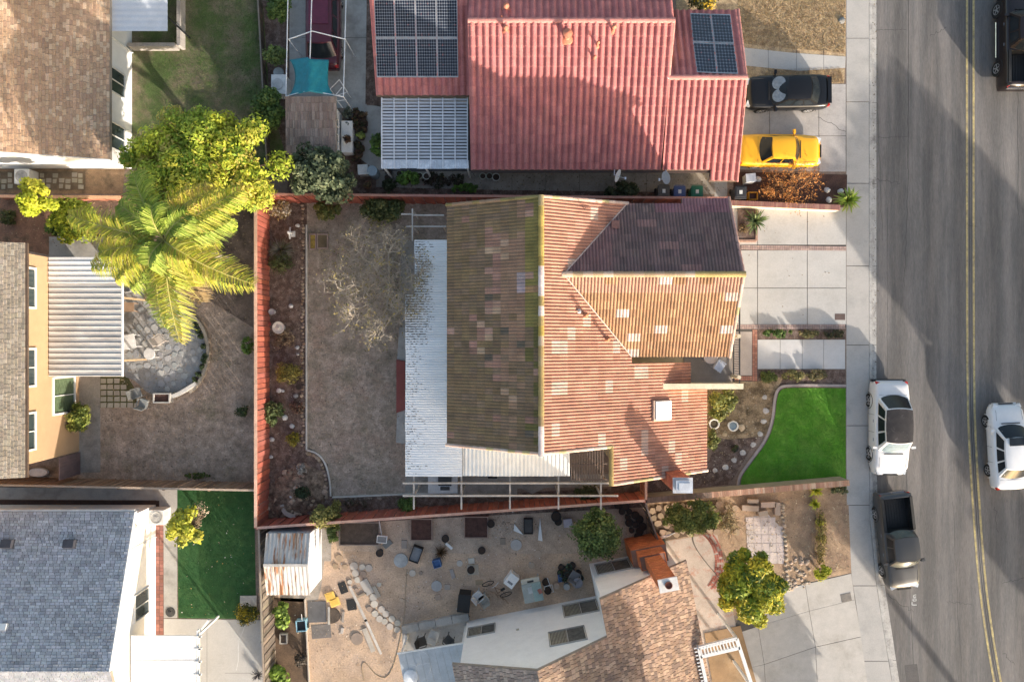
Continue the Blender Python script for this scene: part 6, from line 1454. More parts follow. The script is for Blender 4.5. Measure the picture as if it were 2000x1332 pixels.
def vehicle(name, label, cat, loc, rz, L, W, H, paint, ws, roof, rw, belt=.92, hood=.86, trunk=.9, kind="sedan", zg=.28, wb=None, wr=.33, group=None, roofpaint=None, side_split=(.5,), taper=.16, rim=None, bed=None, nose=.12, glassm=None, body_seg=26):
    """local +x = front. ws=(base_x, top_x) windscreen, rw=(base_x, top_x) rear screen, as fractions of L from the rear"""
    t = thing(name, label, cat, loc, rz, group); hw = W / 2; wb = wb or L * .58
    X = lambda f: (f - .5) * L
    m = paint
    top = [(0, trunk - .10), (.04, trunk), (rw[0], trunk + .03), (ws[0] - .02, belt + .02), (ws[0] + .05, hood + .05), (.9, hood), (.97, hood - .10), (1, hood - .24)]
    if bed: top = [(0, trunk), (ws[0] - .02, belt), (ws[0] + .04, hood + .05), (.9, hood), (.97, hood - .08), (1, hood - .22)]
    wid = [(0, hw * .88), (.05, hw * .96), (.2, hw), (.75, hw), (.92, hw * .96), (.97, hw * .86), (1, hw * (.74 if nose > .1 else .86))] if not bed else [(0, hw * .95), (.04, hw), (.75, hw), (.92, hw * .97), (.98, hw * .9), (1, hw * .8)]
    g = M(); rings = []
    for i in range(body_seg + 1):
        f = i / body_seg; f = f if not i in (0, body_seg) else f; w = lerp_tab(wid, f); zt = lerp_tab(top, f); cr = .035; x = X(f)
        bow = nose * L * .12
        half = [(0, zt + cr), (w * .5, zt + cr * .8), (w * .8, zt + cr * .2), (w * .93, zt - .03), (w * .985, zt - .11), (w, zt - .25), (w * 1.0, (zt + zg) * .45), (w * .97, zg + .08), (w * .9, zg)]
        def bx(y): return x - (bow * (y / hw) ** 2 * (max(0, f - .85) / .15)) + (bow * .5 * (y / hw) ** 2 * (max(0, .12 - f) / .12))
        ring = [(bx(-y), -y, z) for y, z in half[::-1]] + [(bx(y), y, z) for y, z in half[1:]]; rings.append(ring)
    n = len(rings[0]); vv = [p for r_ in rings for p in r_]
    fs = [(i * n + k, (i + 1) * n + k, (i + 1) * n + k + 1, i * n + k + 1) for i in range(body_seg) for k in range(n - 1)]
    if bed:   # open the load bed
        b0, b1 = bed; keep = []
        for i in range(body_seg):
            for k in range(n - 1):
                f = (i + .5) / body_seg
                if b0 < f < b1 and 5 <= k <= n - 1 - 6: continue
                keep.append((i * n + k, (i + 1) * n + k, (i + 1) * n + k + 1, i * n + k + 1))
        fs = keep
    fs += [tuple(range(n)), tuple(range((body_seg + 1) * n - 1, body_seg * n - 1, -1))]; fs += [(i * n, i * n + n - 1, (i + 1) * n + n - 1, (i + 1) * n) for i in range(body_seg)]
    g.mesh(vv, fs); body = g.build("body", m, t, smooth=True, local=True)
    if bed:
        b0, b1 = X(bed[0] + .012), X(bed[1] - .012); iw = hw * .80; zt = trunk - .02; g = M(); zf = .62
        g.mesh([(b0, -iw, zf), (b1, -iw, zf), (b1, iw, zf), (b0, iw, zf), (b0, -iw, zt), (b1, -iw, zt), (b1, iw, zt), (b0, iw, zt)], [(0, 1, 2, 3), (0, 4, 5, 1), (1, 5, 6, 2), (2, 6, 7, 3), (3, 7, 4, 0)])
        for s in (-1, 1): g.box(((b0 + b1) / 2, s * (iw + .05), zt + .03), (b1 - b0, .14, .04))
        for i in range(10): g.box(((b0 + b1) / 2, -iw + iw * 2 * (i + .5) / 10, zf + .012), (b1 - b0 - .02, .05, .02))
        g.build("cargo_bed", m_plast, t, local=True)
        for s in (-1, 1):
            for q in (.3, .7): g = M(); g.box((b0 + (b1 - b0) * q, s * (iw - .02), zt - .05), (.05, .03, .04)); g.build("tie_down", m_chrome, t, local=True)
        g = M(); g.box((X(bed[0]) - .02, 0, zt - .02), (.07, hw * 1.7, .1)); g.build("tailgate", m, t, local=True)
    # greenhouse
    xb0, xt0, xt1, xb1 = X(rw[0]), X(rw[1]), X(ws[1]), X(ws[0]); wbz, wtz = hw * .9, hw * (.9 - taper); zb, zr = belt, H
    rows = []
    def sect(f): return xt0 + (xt1 - xt0) * f
    g = M(); NS = 8
    lo = [(xb0, -wbz * .93, zb), (xb1, -wbz * .95, zb), (xb1, wbz * .95, zb), (xb0, wbz * .93, zb)]; hi = [(xt0, -wtz * .94, zr), (xt1, -wtz * .94, zr), (xt1, wtz * .94, zr), (xt0, wtz * .94, zr)]
    # roof grid with crown
    vv = []; nx, ny = 8, 8
    for i in range(nx + 1):
        for j in range(ny + 1):
            u, v = i / nx, j / ny * 2 - 1; w = wtz * (.94 + .06 * math.sin(math.pi * u)); x = xt0 + (xt1 - xt0) * u + (1 - v * v) * .07 * (u - .5) * 2
            vv.append((x, v * w, zr + .045 * (1 - v * v) * math.sin(math.pi * (u * .8 + .1)) - (.03 if abs(v) == 1 else 0) ))
    fs = [(i * (ny + 1) + j, (i + 1) * (ny + 1) + j, (i + 1) * (ny + 1) + j + 1, i * (ny + 1) + j + 1) for i in range(nx) for j in range(ny)]
    g.mesh(vv, fs); g.build("roof", roofpaint or m, t, smooth=True, local=True)
    rim_pts = lambda u, v: Vector((xt0 + (xt1 - xt0) * u + (1 - v * v) * .07 * (u - .5) * 2, v * wtz * (.94 + .06 * math.sin(math.pi * u)), zr + .045 * (1 - v * v) * math.sin(math.pi * (u * .8 + .1)) - (.03 if abs(v) == 1 else 0)))
    # windscreen and rear screen: curved panels, glass set in body colour
    def screen(ub, xbase, xe, nmb, sgn):
        cols_ = 10; base = []; topv = []
        for j in range(cols_ + 1):
            v = j / cols_ * 2 - 1; base.append(Vector((xbase + sgn * (1 - v * v) * .16, v * wbz * .95, zb - .02 if not bed else zb - .02))); topv.append(rim_pts(ub, v))
        g = M(); vv = base + topv; g.mesh(vv, [(j, j + 1, cols_ + 1 + j + 1, cols_ + 1 + j) for j in range(cols_)]); g.build(nmb + "_frame", m, t, smooth=True, local=True)
        off = Vector((sgn * .008, 0, .012)); g = M(); vb = []; 
        for j in range(cols_ + 1):
            v = (j / cols_ * 2 - 1); k = abs(v) ** 6 * .06; b_, tp_ = base[j], topv[j]; b2 = Vector((b_.x, b_.y * .93, b_.z)); t2 = Vector((tp_.x, tp_.y * .93, tp_.z)); vb.append((b2.lerp(t2, .07 + k) + off, b2.lerp(t2, .93 - k * .6) + off))
        g.mesh([a for a, _ in vb] + [b for _, b in vb], [(j, j + 1, cols_ + 1 + j + 1, cols_ + 1 + j) for j in range(cols_)]); return g.build(nmb, glassm or m_cglass, t, smooth=True, local=True)
    wsn = screen(1, xb1, xt1, "windscreen", 1); screen(0, xb0, xt0, "rear_screen", -1)
    # sides with windows
    for s in (-1, 1):
        g = M(); nb = 10; bot = [Vector((xb0 + (xb1 - xb0) * i / nb, s * wbz * (.95 + .03 * math.sin(math.pi * i / nb)), zb - .02)) for i in range(nb + 1)]; tpp = [rim_pts(i / nb, s) for i in range(nb + 1)]
        g.mesh(bot + tpp, [(j, j + 1, nb + 2 + j, nb + 1 + j) if s < 0 else (j + 1, j, nb + 1 + j, nb + 2 + j) for j in range(nb)]); g.build("side_frame", m, t, smooth=True, local=True)
        sp = [.06] + list(side_split) + [.94]
        for a, b in zip(sp[:-1], sp[1:]):
            a2, b2 = a + .02, b - .02; off = Vector((0, s * .012, .004)); bl = lambda f: bot[0].lerp(bot[-1], f) + Vector((0, s * wbz * .03 * math.sin(math.pi * f), 0)); tl_ = lambda f: rim_pts(f, s)
            g = M(); K = 4; lo_ = []; up_ = []
            for i in range(K + 1):
                f = a2 + (b2 - a2) * i / K; lo_.append(bl(f).lerp(tl_(f), .1) + off); up_.append(bl(f).lerp(tl_(f), .86) + off)
            g.mesh(lo_ + up_, [(i, i + 1, K + 2 + i, K + 1 + i) for i in range(K)]); g.build("side_window", m_cglass, t, local=True)
    # wheels
    for sx in (-1, 1):
        for s in (-1, 1):
            c = (sx * wb / 2 + (.0 if not bed else .1), s * (hw - .115), wr); ax = Matrix.Rotation(math.pi / 2 * -s, 3, 'X')
            g = M(); g.lathe(c, [(wr * .62, -.10), (wr * .95, -.10), (wr, -.07), (wr, .07), (wr * .95, .1), (wr * .64, .105)], 22, ax=ax); tw = g.build("wheel", m_tyre, t, local=True)
            g = M(); g.lathe(c, [(wr * .62, .04), (wr * .62, .112), (wr * .56, .112), (wr * .52, .07), (wr * .16, .08), (wr * .13, .11)], 18, ax=ax)
            for k in range(5):
                an = k * 1.2566; d = Vector((math.cos(an), 0, math.sin(an))); cc = Vector(c) + d * wr * .34 + Vector((0, s * .095, 0)); g.box(cc, (wr * .42, .025, wr * .16), 0, ry=-an)
            g.build("rim", rim or m_rim, tw, local=True)
            g = M(); R2 = wr * 1.16; pts = [(c[0] + math.cos(a) * R2, s * (hw + .002), c[2] + math.sin(a) * R2) for a in [math.pi * i / 10 for i in range(11)]]; g.tube(pts, .018, 5); g.build("wheel_arch", m_plast if kind != "sedan" else m, t, local=True)
    # lamps, mirrors, bumpers, handles, plate
    for s in (-1, 1):
        g = M(); g.box((X(.965), s * hw * .66, hood - .17), (.22, hw * .34, .13), rz=-s * .35); g.build("headlight", m_lamp, t, local=True)
        g = M(); g.box((X(.018), s * hw * .76, trunk - .16), (.14, hw * .26, .17), rz=s * .25); g.build("taillight", m_tail, t, local=True)
        g = M(); g.box((xb1 - .18, s * (hw + .1), belt + .06), (.12, .2, .13), rz=s * .1); g.box((xb1 - .18, s * (hw - .03), belt + .02), (.06, .14, .05)); g.build("mirror", m, t, local=True)
        for f in (.42, .62):
            g = M(); g.box((X(f), s * (hw + .008), belt - .2), (.16, .03, .035)); g.build("door_handle", m_chrome if kind == "suv" else m, t, local=True)
    g = M(); g.box((X(.992), 0, hood - .34), (.12, hw * 1.35, .16)); g.build("front_bumper", m_plast if bed else m, t, local=True)
    g = M(); g.box((X(.003), 0, trunk - .38), (.12, hw * 1.5, .16)); g.build("rear_bumper", m_chrome if bed else m, t, local=True)
    g = M(); g.box((X(1.0), 0, hood - .2), (.05, hw * .8, .12)); g.build("grille", m_plast, t, local=True)
    g = M(); g.box((X(ws[0]) + .16, 0, hood + .115), (.05, hw * 1.1, .012)); g.build("wiper", m_plast, t, local=True)
    for s in (-1, 1):   # panel gaps
        F = [ws[0] + .07 + (.94 - ws[0] - .07) * i / 8 for i in range(9)]; g = M(); g.tube([(X(f) - (nose * L * .12 * .6 * max(0, f - .85) / .15), s * lerp_tab(wid, f) * .78, lerp_tab(top, f) + .011) for f in F], .007, 4); g.build("panel_gap", m_plast, t, local=True)
        for f in ([side_split[0], side_split[-1]] if len(side_split) > 1 else [side_split[0]]) + [1.0]:
            xx_ = xb0 + (xb1 - xb0) * f; g = M(); g.box((xx_, s * (hw * .995), (belt + zg) / 2 - .02), (.012, .02, belt - zg - .25)); g.build("panel_gap", m_plast, t, local=True)
    if not bed:
        g = M(); f = rw[0] * .85; w_ = lerp_tab(wid, f); g.tube([(X(f), y * w_ * .8, lerp_tab(top, f) + .035 * (1 - abs(y)) + .008) for y in (-1, -.5, 0, .5, 1)], .007, 4); g.build("panel_gap", m_plast, t, local=True)
    return t
def paint(name, col, coat=.6, rough=.35, metal=0.0, **k): return mat(name, col, rough=rough, var=.04, fine=.03, bump=0, coat=coat, metal=metal, **k)
p_yel = paint("paint_yellow", (.80, .40, .015)); p_blk = paint("paint_black", (.006, .006, .007), rough=.3, coat=.25); p_wht = paint("paint_white", (.68, .68, .68), .4); p_gry = paint("paint_grey", (.06, .06, .06), .4, .4, .15, stretch=(1, 1, 1)); p_mar = paint("paint_maroon", (.075, .012, .022), .6); p_dmar = paint("paint_dark_maroon", (.016, .010, .010), .3)
PI = math.pi
yc = vehicle("parked_car", "bright yellow two door saloon on the driveway facing the street", "car", (14.25, 10.12, 0), 0.0 - .01, 4.35, 1.68, 1.36, p_yel, (.69, .615), None, (.25, .37), belt=.9, hood=.84, trunk=.88, side_split=(.52,), wr=.31, nose=.06, taper=.2)
bk = vehicle("parked_car", "black saloon with silver sunshade facing the pink house", "car", (14.6, 13.2, 0), PI + .01, 4.4, 1.78, 1.42, p_blk, (.70, .53), None, (.13, .28), belt=.93, hood=.86, trunk=.98, side_split=(.33, .62), wr=.33, nose=.16, taper=.2)
for s in (-1, 1):   # sunshade lobes behind the windscreen
    g = M(); e = []
    for i in range(20):
        a = i * 6.283 / 20; u = math.cos(a) * .36; v = math.sin(a) * .34; f = .5 + u * .95; x0, x1 = (.70 - .5) * 4.55 + .12, (.53 - .5) * 4.55 + .04; e.append((x0 + (x1 - x0) * f, s * .33 + v, .93 + (1.40 - .93) * f + .035))
    g.mesh(e, [tuple(range(20))]); g.build("sunshade", mat("sunshade", (.22, .27, .32), rough=.3, metal=.3, var=.25, scale=8, fine=0, bump=0), bk, local=True)
g = M(); g.box((-.47 * 4.55, 0, 1.04), (.2, 1.4, .03)); g.build("spoiler", p_blk, bk, local=True)
wsuv = vehicle("parked_car", "white boxy four wheel drive with black roof and sunshade parked at the kerb", "car", (20.1, -4.62, -.12), -PI / 2 + .0, 4.95, 1.86, 1.78, p_wht, (.735, .625), None, (.165, .29), belt=1.12, hood=1.05, trunk=1.1, kind="suv", side_split=(.33, .66), wr=.38, roofpaint=mat("roof_worn_black", (.035, .03, .028), rough=.35, var=.35, scale=2, fine=.1, bump=0, stain=(.10, .09, .085), stain_scale=2.5, stain_lo=.55), nose=.06, taper=.13)
[c for c in wsuv.children if c.name.startswith("windscreen") and "frame" not in c.name][0].data.materials[0] = mat("sunshade_blue", (.14, .20, .23), rough=.4, var=.25, scale=5, bump=0)
g = M(); g.box((-2.52, 0, .62), (.12, 1.8, .16)); g.build("step_bumper", m_plast, wsuv, local=True)
vehicle("parked_car", "dark grey pickup truck with empty black load bed parked at the kerb", "pickup truck", (20.55, -10.62, -.12), -PI / 2 + .115, 5.1, 1.78, 1.66, p_gry, (.735, .65), None, (.40, .43), belt=1.08, hood=1.02, trunk=1.1, kind="suv", bed=(.02, .39), side_split=(.4,), wr=.37, nose=.08, taper=.16, wb=3.05, glassm=mat("glass_pale", (.12, .14, .13), rough=.1, bump=0))
vehicle("parked_car", "white saloon with dark sunroof driving up the far lane", "car", (26.45, -5.6, -.12), PI / 2 + .05, 4.55, 1.8, 1.44, p_wht, (.74, .60), None, (.14, .27), belt=.93, hood=.88, trunk=.96, side_split=(.3, .6), wr=.34, nose=.2, taper=.2)
rt = root_of([o for o in bpy.data.objects if o.name.startswith("parked_car")][-1])
wsed = [o for o in bpy.data.objects if o.get("label", "").startswith("white saloon")][0]
g = M(); g.box((.35, 0, 1.487), (.42, .9, .02)); g.build("sunroof", m_cglass, wsed, local=True)
dp = vehicle("parked_car", "black pickup truck with silver rims at the top right corner", "pickup truck", (27.0, 16.1, -.12), PI / 2, 5.35, 1.92, 1.85, p_dmar, (.72, .62), None, (.37, .41), belt=1.2, hood=1.12, trunk=1.22, kind="suv", bed=(.02, .36), side_split=(.42,), wr=.41, nose=.08, taper=.15, wb=3.15)
for s in (-1, 1): g = M(); g.tube([(-.9, s * .98, .42), (1.0, s * .98, .42)], .035, 6); g.build("side_step", m_chrome, dp, local=True)
mv = vehicle("parked_car", "dark maroon estate car under the white canopy frame", "car", (-10.02, 16.85, 0), PI / 2, 4.75, 1.82, 1.62, p_mar, (.80, .69), None, (.10, .22), belt=.98, hood=.9, trunk=1.0, side_split=(.3, .62), wr=.34, nose=.15, taper=.17)
g = M(); g.box((.3, 0, 1.69), (1.5, 1.0, .02)); g.build("roof_panel", mat("roof_maroon", (.10, .02, .045), rough=.5, bump=0), mv, local=True)
# ================================================================ YARD THINGS
m_blkp = mat("pot_black", (.018, .018, .02), rough=.6, bump=.05)
def boxthing(name, label, cat, px, py, w, d, h, rz, m, z0=0.0, lid=None, parts=None, group=None, part="body", bevel=.01, open_=False, wall=.04, inner=None):
    p = P(px, py, z0 + h); t = thing(name, label, cat, (p.x, p.y, z0), rz, group); g = M()
    if open_:
        g.box((0, 0, .02), (w, d, .04)); 
        for s in (-1, 1): g.box((s * (w / 2 - wall / 2), 0, h / 2 + .02), (wall, d, h - .04)); g.box((0, s * (d / 2 - wall / 2), h / 2 + .02), (w - wall * 2, wall, h - .04))
    else: g.box((0, 0, h / 2), (w, d, h))
    g.build(part, m, t, local=True, bevel=bevel)
    if lid: g = M(); g.box((0, 0, h + .015), (w + .04, d + .04, .03)); g.build("lid", lid, t, local=True, bevel=.008)
    if inner: g = M(); g.box((0, 0, h * .3 + .03), (w - wall * 2 - .01, d - wall * 2 - .01, h * .6)); g.build("contents", inner, t, local=True)
    return t
def disc(px, py, r_px, h, col, name, label, cat, z0=0.0, m=None, n=18, group=None):
    p = P(px, py, z0 + h); r = r_px / PPM; g = M(); g.lathe((p.x, p.y, z0), [(r, 0), (r, h * .8), (r * .92, h), (r * .3, h * 1.05)], n); o = g.build(name, m or mat("disc_%s" % name, col, var=.2, bump=.3), loc=(p.x, p.y, z0)); return tag(o, label, cat, group)
def ac_unit(label, px, py, w=.8, h=.75, rz=0):
    p = P(px, py, h); t = thing("air_conditioner", label, "air conditioner", (p.x, p.y, 0), rz); g = M(); g.box((0, 0, h / 2), (w, w, h)); g.build("case", mat("ac_white", (.60, .60, .58), rough=.5, bump=.03), t, local=True, bevel=.03)
    g = M(); g.lathe((0, 0, h), [(w * .4, 0), (w * .4, .03), (w * .36, .03), (w * .34, .012)], 24); g.build("fan_ring", mat("ac_ring", (.35, .35, .34)), t, local=True); g = M(); g.lathe((0, 0, h + .002), [(w * .34, 0), (w * .33, .005)], 24); g.build("fan_well", mat("ac_dark", (.05, .05, .05)), t, local=True)
    g = M()
    for i in range(5): an = i * 1.2566; g.box((math.cos(an) * w * .18, math.sin(an) * w * .18, h + .014), (w * .28, w * .14, .008), an, ry=.1)
    g.lathe((0, 0, h + .008), [(w * .09, 0), (w * .08, .03)], 12); g.build("fan", mat("ac_grey", (.3, .3, .3)), t, local=True)
ac_unit("white air conditioner with round fan beneath the brown shingle roof", 43, 345); ac_unit("white air conditioner with round fan at the blue grey roof's corner", 306, 1010)
# west patio: pots along the curved kerb
for i, (x, y) in enumerate([(384, 635), (389, 646), (394, 657), (400, 676), (402, 696), (400, 705), (396, 716), (390, 731), (383, 741)]):
    t = pot("small dark succulent pot, " + ORD[i] + " from the top along the curved patio kerb", x, y, .15, .16, (.05, .045, .04), group="succulent pots along the curved kerb", plant=([(.06, .09, .04), (.09, .12, .05)], 120, .07, .12), z0=.22 if False else 0.03)
def chair(label, px, py, rz, col, group="garden chairs", z0=0.0, seat=.45, sl=False, cat="chair"):
    m = mat("chair_%02d%02d%02d" % tuple(int(c * 99) for c in col), col, rough=.6, bump=.05); p = P(px, py, z0 + .45); t = thing("chair", label, cat, (p.x, p.y, z0), rz, group)
    g = M(); g.box((0, 0, seat), (.48, .48, .04)); g.build("seat", m, t, local=True, bevel=.015); g = M(); g.box((-.24, 0, seat + .25), (.04, .46, .46), ry=-.2); g.build("backrest", m, t, local=True, bevel=.015)
    for x in (-.2, .2):
        for y in (-.2, .2): g = M(); g.box((x, y, seat / 2), (.035, .035, seat)); g.build("leg", m, t, local=True)
    for y in (-.25, .25): g = M(); g.box((.0, y, seat + .2), (.42, .04, .03)); g.box((.18, y, seat + .1), (.03, .03, .2)); g.build("armrest", m, t, local=True)
    return t
def table(label, px, py, w, d, h, rz, col, round_=False, cat="table", z0=0.0, name="table"):
    m = mat("table_%02d%02d%02d" % tuple(int(c * 99) for c in col), col, rough=.6, bump=.1); p = P(px, py, z0 + h); t = thing(name, label, cat, (p.x, p.y, z0), rz); g = M()
    if round_: g.lathe((0, 0, h - .03), [(w / 2, 0), (w / 2, .03), (w / 2 - .02, .04)], 22)
    else: g.box((0, 0, h - .015), (w, d, .03))
    g.build("tabletop", m, t, local=True)
    k = .32 if round_ else .42
    for x in (-1, 1):
        for y in (-1, 1): g = M(); g.box((x * w * k, y * d * k, (h - .03) / 2), (.04, .04, h - .03)); g.build("leg", m, t, local=True)
    return t
table("round white garden table on the flagstone patio", 292, 691, .62, .62, .65, 0, (.6, .58, .55), True)
table("rectangular white table beside the rusty patio cover", 250, 668, .8, .75, .7, .2, (.72, .71, .69)); table("brown wooden side table beside the rusty patio cover", 252, 600, .55, .5, .5, 0, (.30, .20, .13))
chair("metal garden chair above the brown side table", 250, 562, 1.57, (.35, .34, .33)); chair("white plastic chair tucked at the rusty cover's corner", 256, 548, 0, (.55, .55, .54)); chair("cream chair at the edge of the flagstone patio", 312, 664, .6, (.48, .42, .36))
chair("thin metal frame chair on the square pavers", 268, 768, .3, (.20, .20, .19)); chair("low metal chair below the square pavers", 281, 788, 1.3, (.24, .25, .24))
def planter(label, px0, py0, px1, py1, h, col, soil, cat="raised bed", rz=0.0, name="raised_bed", w=.06):
    p = P((px0 + px1) / 2, (py0 + py1) / 2, h); W_, D_ = abs(px1 - px0) / PPM * .99, abs(py1 - py0) / PPM * .99; m = mat("bed_%02d%02d%02d" % tuple(int(c * 99) for c in col), col, var=.2, bump=.3); t = thing(name, label, cat, (p.x, p.y, 0), rz)
    for s in (-1, 1):
        g = M(); g.box((s * (W_ / 2 - w / 2), 0, h / 2), (w, D_, h)); g.build("side_board", m, t, local=True); g = M(); g.box((0, s * (D_ / 2 - w / 2), h / 2), (W_ - 2 * w, w, h)); g.build("end_board", m, t, local=True)
    g = M(); g.box((0, 0, h * .4), (W_ - 2 * w - .004, D_ - 2 * w - .004, h * .8)); g.build("soil", soil, t, local=True); return t
m_redsoil = mat("bed_soil_red", (.085, .042, .033), var=.35, scale=4, fine=.4, bump=.9); m_bedsoil = mat("bed_soil", (.085, .065, .052), var=.3, scale=4, fine=.4, bump=.9)
planter("small pale framed planter box at the patio's south edge", 299, 768, 332, 787, .45, (.42, .40, .37), m_redsoil)
planter("square pink timber framed sand bed on the dead lawn", 619, 457, 641, 486, .12, (.36, .26, .22), mat("litter_soil", (.16, .12, .07), var=.3, bump=.5))
planter("yellow leaved small timber planter left of the square sand bed", 604, 457, 618, 488, .14, (.34, .24, .22), mat("yellow_litter", (.30, .21, .05), var=.4, scale=6, bump=.6))
planter("first raised bed with grey soil right of the rusty shed", 662, 1019, 742, 1065, .3, (.22, .19, .17), m_bedsoil)
planter("second raised bed with red soil in the dirt yard", 801, 1012, 845, 1056, .25, (.26, .19, .15), m_redsoil)
planter("third raised bed with red soil in the dirt yard", 906, 1008, 954, 1051, .25, (.28, .20, .16), m_redsoil)
planter("tiny concrete framed square in the narrow bed by the grey fence", 546, 1237, 561, 1257, .2, (.42, .40, .36), m_bedsoil)
# west bed ornaments
def ornament(name, label, px, py, prof, col, cat, z0=0.0, n=16, extra=None):
    p = P(px, py, z0 + prof[-1][1]); t = thing(name, label, cat, (p.x, p.y, z0)); m = mat("orn_%02d%02d%02d" % tuple(int(c * 99) for c in col), col, var=.1, bump=.2); g = M(); k = len(prof) // 2
    g.lathe((p.x, p.y, z0), prof[:k + 1], n, c1=False); g.build("pedestal", m, t, smooth=False); g = M(); g.lathe((p.x, p.y, z0), prof[k:], n, c0=False); g.build("bowl", m, t); return t
ornament("bird_bath", "round pale stone bird bath in the west bed", 543, 640, [(.18, 0), (.18, .06), (.08, .1), (.07, .5), (.1, .55), (.3, .62), (.33, .68), (.30, .68), (.2, .63), (.06, .64), (.05, .72), (.01, .75)], (.50, .47, .42), "bird bath", n=22)
ornament("garden_urn", "small grey stone urn above the bird bath", 531, 609, [(.12, 0), (.1, .08), (.05, .12), (.15, .3), (.17, .38), (.15, .4), (.1, .36)], (.38, .36, .36), "urn")
st_ = thing("statue", "white cross shaped garden statue in the west bed's upper part", "statue", P(572, 458, 0)); m_st = mat("plaster_white", (.68, .68, .67), bump=.1); q = P(572, 458, 0)
g = M(); g.box((q.x, q.y, .06), (.3, .3, .12)); g.build("base", m_st, st_); g = M(); g.lathe((q.x, q.y, .12), [(.1, 0), (.12, .15), (.09, .35), (.11, .45), (.05, .52), (.07, .58), (.06, .66), (.01, .7)], 12); g.build("figure", m_st, st_); g = M(); g.tube([(q.x, q.y - .32, .45), (q.x, q.y, .52), (q.x, q.y + .3, .42)], [.05, .07, .05], 8); g.build("arms", m_st, st_)
for i, (x, y, r_, lab) in enumerate([(582, 441, 4.5, "round white ball stone beside the white statue"), (546, 762, 5.5, "white round stone in the middle of the west bed"), (553, 763, 3.5, "smaller white stone touching the round white one"), (557, 815, 6, "pale square stone block beside the lower bush"), (532, 858, 5, "white rough stone near the lower fence"), (530, 892, 4, "small white stone under the rough one by the fence"), (569, 598, 4.5, "white bird shaped stone in the bed beside the kerb"), (582, 679, 4, "white stone left of the pale kerb"), (582, 692, 3, "grey stone under the white one beside the kerb"), (578, 773, 5, "pale grey round stone below the dark pot"), (571, 832, 5, "white broken figure in the lower bed"), (548, 1003, 5, "pale stone at the foot of the rockery path"), (570, 969, 5, "white stone on top of the rockery mound"), (524, 632, 6, "red ceramic ornament left of the bird bath")]):
    o = rock(None, x, y, r_, (.62, .61, .59) if i not in (8, 9, 11, 13) else ((.4, .38, .36) if i != 13 else (.3, .06, .05)), .9, "garden_stone", z0=.3 if i == 12 else 0); 
    tag(o, lab, "ornament")
pot("dark brown pot beside the kerb in the west bed", 584, 755, .17, .25, (.08, .05, .04)); 
for i in range(46):
    x, y = rnd.uniform(528, 594), rnd.uniform(400, 900); 
mst = thing("gravel_scatter", "scattered pebbles and leaf litter on the west bed soil", "pebbles", P(560, 650, 0)); g = M()
for i in range(900):
    x, y = rnd.uniform(526, 597), rnd.uniform(398, 900); q = P(x, y, 0); s = rnd.uniform(.012, .045); g.box((q.x, q.y, .012), (s, s * rnd.uniform(.5, 1), .02), rnd.random() * 3, jig(rnd.choice([(.25, .18, .13), (.14, .09, .07), (.34, .27, .2), (.2, .12, .08), (.4, .36, .3)]), .2), rx=rnd.uniform(-.4, .4))
g.build("pebbles", m_stone, mst); mst["kind"] = "stuff"
# grill island under the white cover
gi = thing("grill_island", "built in grey barbecue counter with black grill beneath the pergola", "barbecue", P(865, 947, 0)); q = P(865, 946, .9)
g = M(); g.box((q.x, q.y, .44), (1.5, .85, .88)); g.build("counter_base", mat("block_grey"), gi); g = M(); g.box((q.x, q.y, .9), (1.56, .9, .05)); g.build("countertop", mat("grey_granite", (.40, .40, .41), var=.15, bump=.05), gi); g = M(); g.box((q.x + .12, q.y + .22, .99), (.7, .5, .14)); g.build("grill", m_dark, gi, bevel=.02); g = M(); g.tube([(q.x - .2, q.y - .06, 1.0), (q.x + .45, q.y - .06, 1.0)], .02); g.build("handle", m_chrome, gi)
g = M(); g.box((q.x + .12, q.y - .18, .935), (.5, .22, .02)); g.build("sink", m_dark, gi)
boxthing("doormat", "black doormat at the white rib cover's edge", "mat", 962, 932, .5, .12, .02, 0, m_plast, z0=.02)
pot("pale pot with plant at the pergola's right end", 1127, 958, .16, .28, (.32, .30, .28), plant=([(.08, .1, .04)], 100, .06, .2))
# balcony furniture
cb = chair("white cushioned chair on the front balcony", 1404, 715, -.6, (.60, .62, .68), z0=2.84); table("round pale table half under the tiled eave on the balcony", 1388, 697, .7, .7, .65, 0, (.62, .52, .46), True, z0=2.84)
# front garden ornaments
for x, y, lab in ((1395, 828, "left white urn planter in the front bed"), (1432, 832, "right white urn planter with blue water in the front bed")):
    q = P(x, y, .55); t = thing("garden_urn", lab, "urn", (q.x, q.y, 0)); g = M(); g.lathe((q.x, q.y, 0), [(.16, 0), (.16, .05), (.06, .1), (.08, .2), (.2, .36), (.27, .5), (.28, .55), (.23, .55), (.2, .48)], 20); g.build("bowl", mat("urn_white", (.66, .65, .62), bump=.1), t); g = M(); g.lathe((q.x, q.y, .48), [(.21, 0), (.2, .02), (.05, .03)], 18); g.build("contents", mat("urn_soil", (.06, .05, .03)) if x < 1400 else mat("water_blue", (.20, .26, .30), rough=.1, bump=0), t)
for i, (x, y, r_) in enumerate([(1493, 776, 5), (1495, 802, 6), (1491, 823, 5.5), (1484, 847, 5.5), (1470, 868, 5.5), (1450, 884, 6), (1433, 898, 5.5), (1416, 912, 6), (1396, 918, 5), (1415, 848, 5), (1448, 835, 7)]):
    o = rock(None, x, y, r_, jig((.56, .52, .48) if i < 9 else (.62, .47, .30), .06), .35, "stepping_stone"); tag(o, "rough pale stepping stone, " + ORD[i] + " from the north in the front path", "stone", "stepping stones in the front bed") if i < 9 else tag(o, ("sandy round stone below the left white urn", "sandy oval stone beside the right white urn")[i - 9], "stone")
pot("black wire pot in the shaded front bed", 1435, 875, .18, .25, (.03, .03, .03), plant=([(.05, .07, .03)], 80, .06, .15))
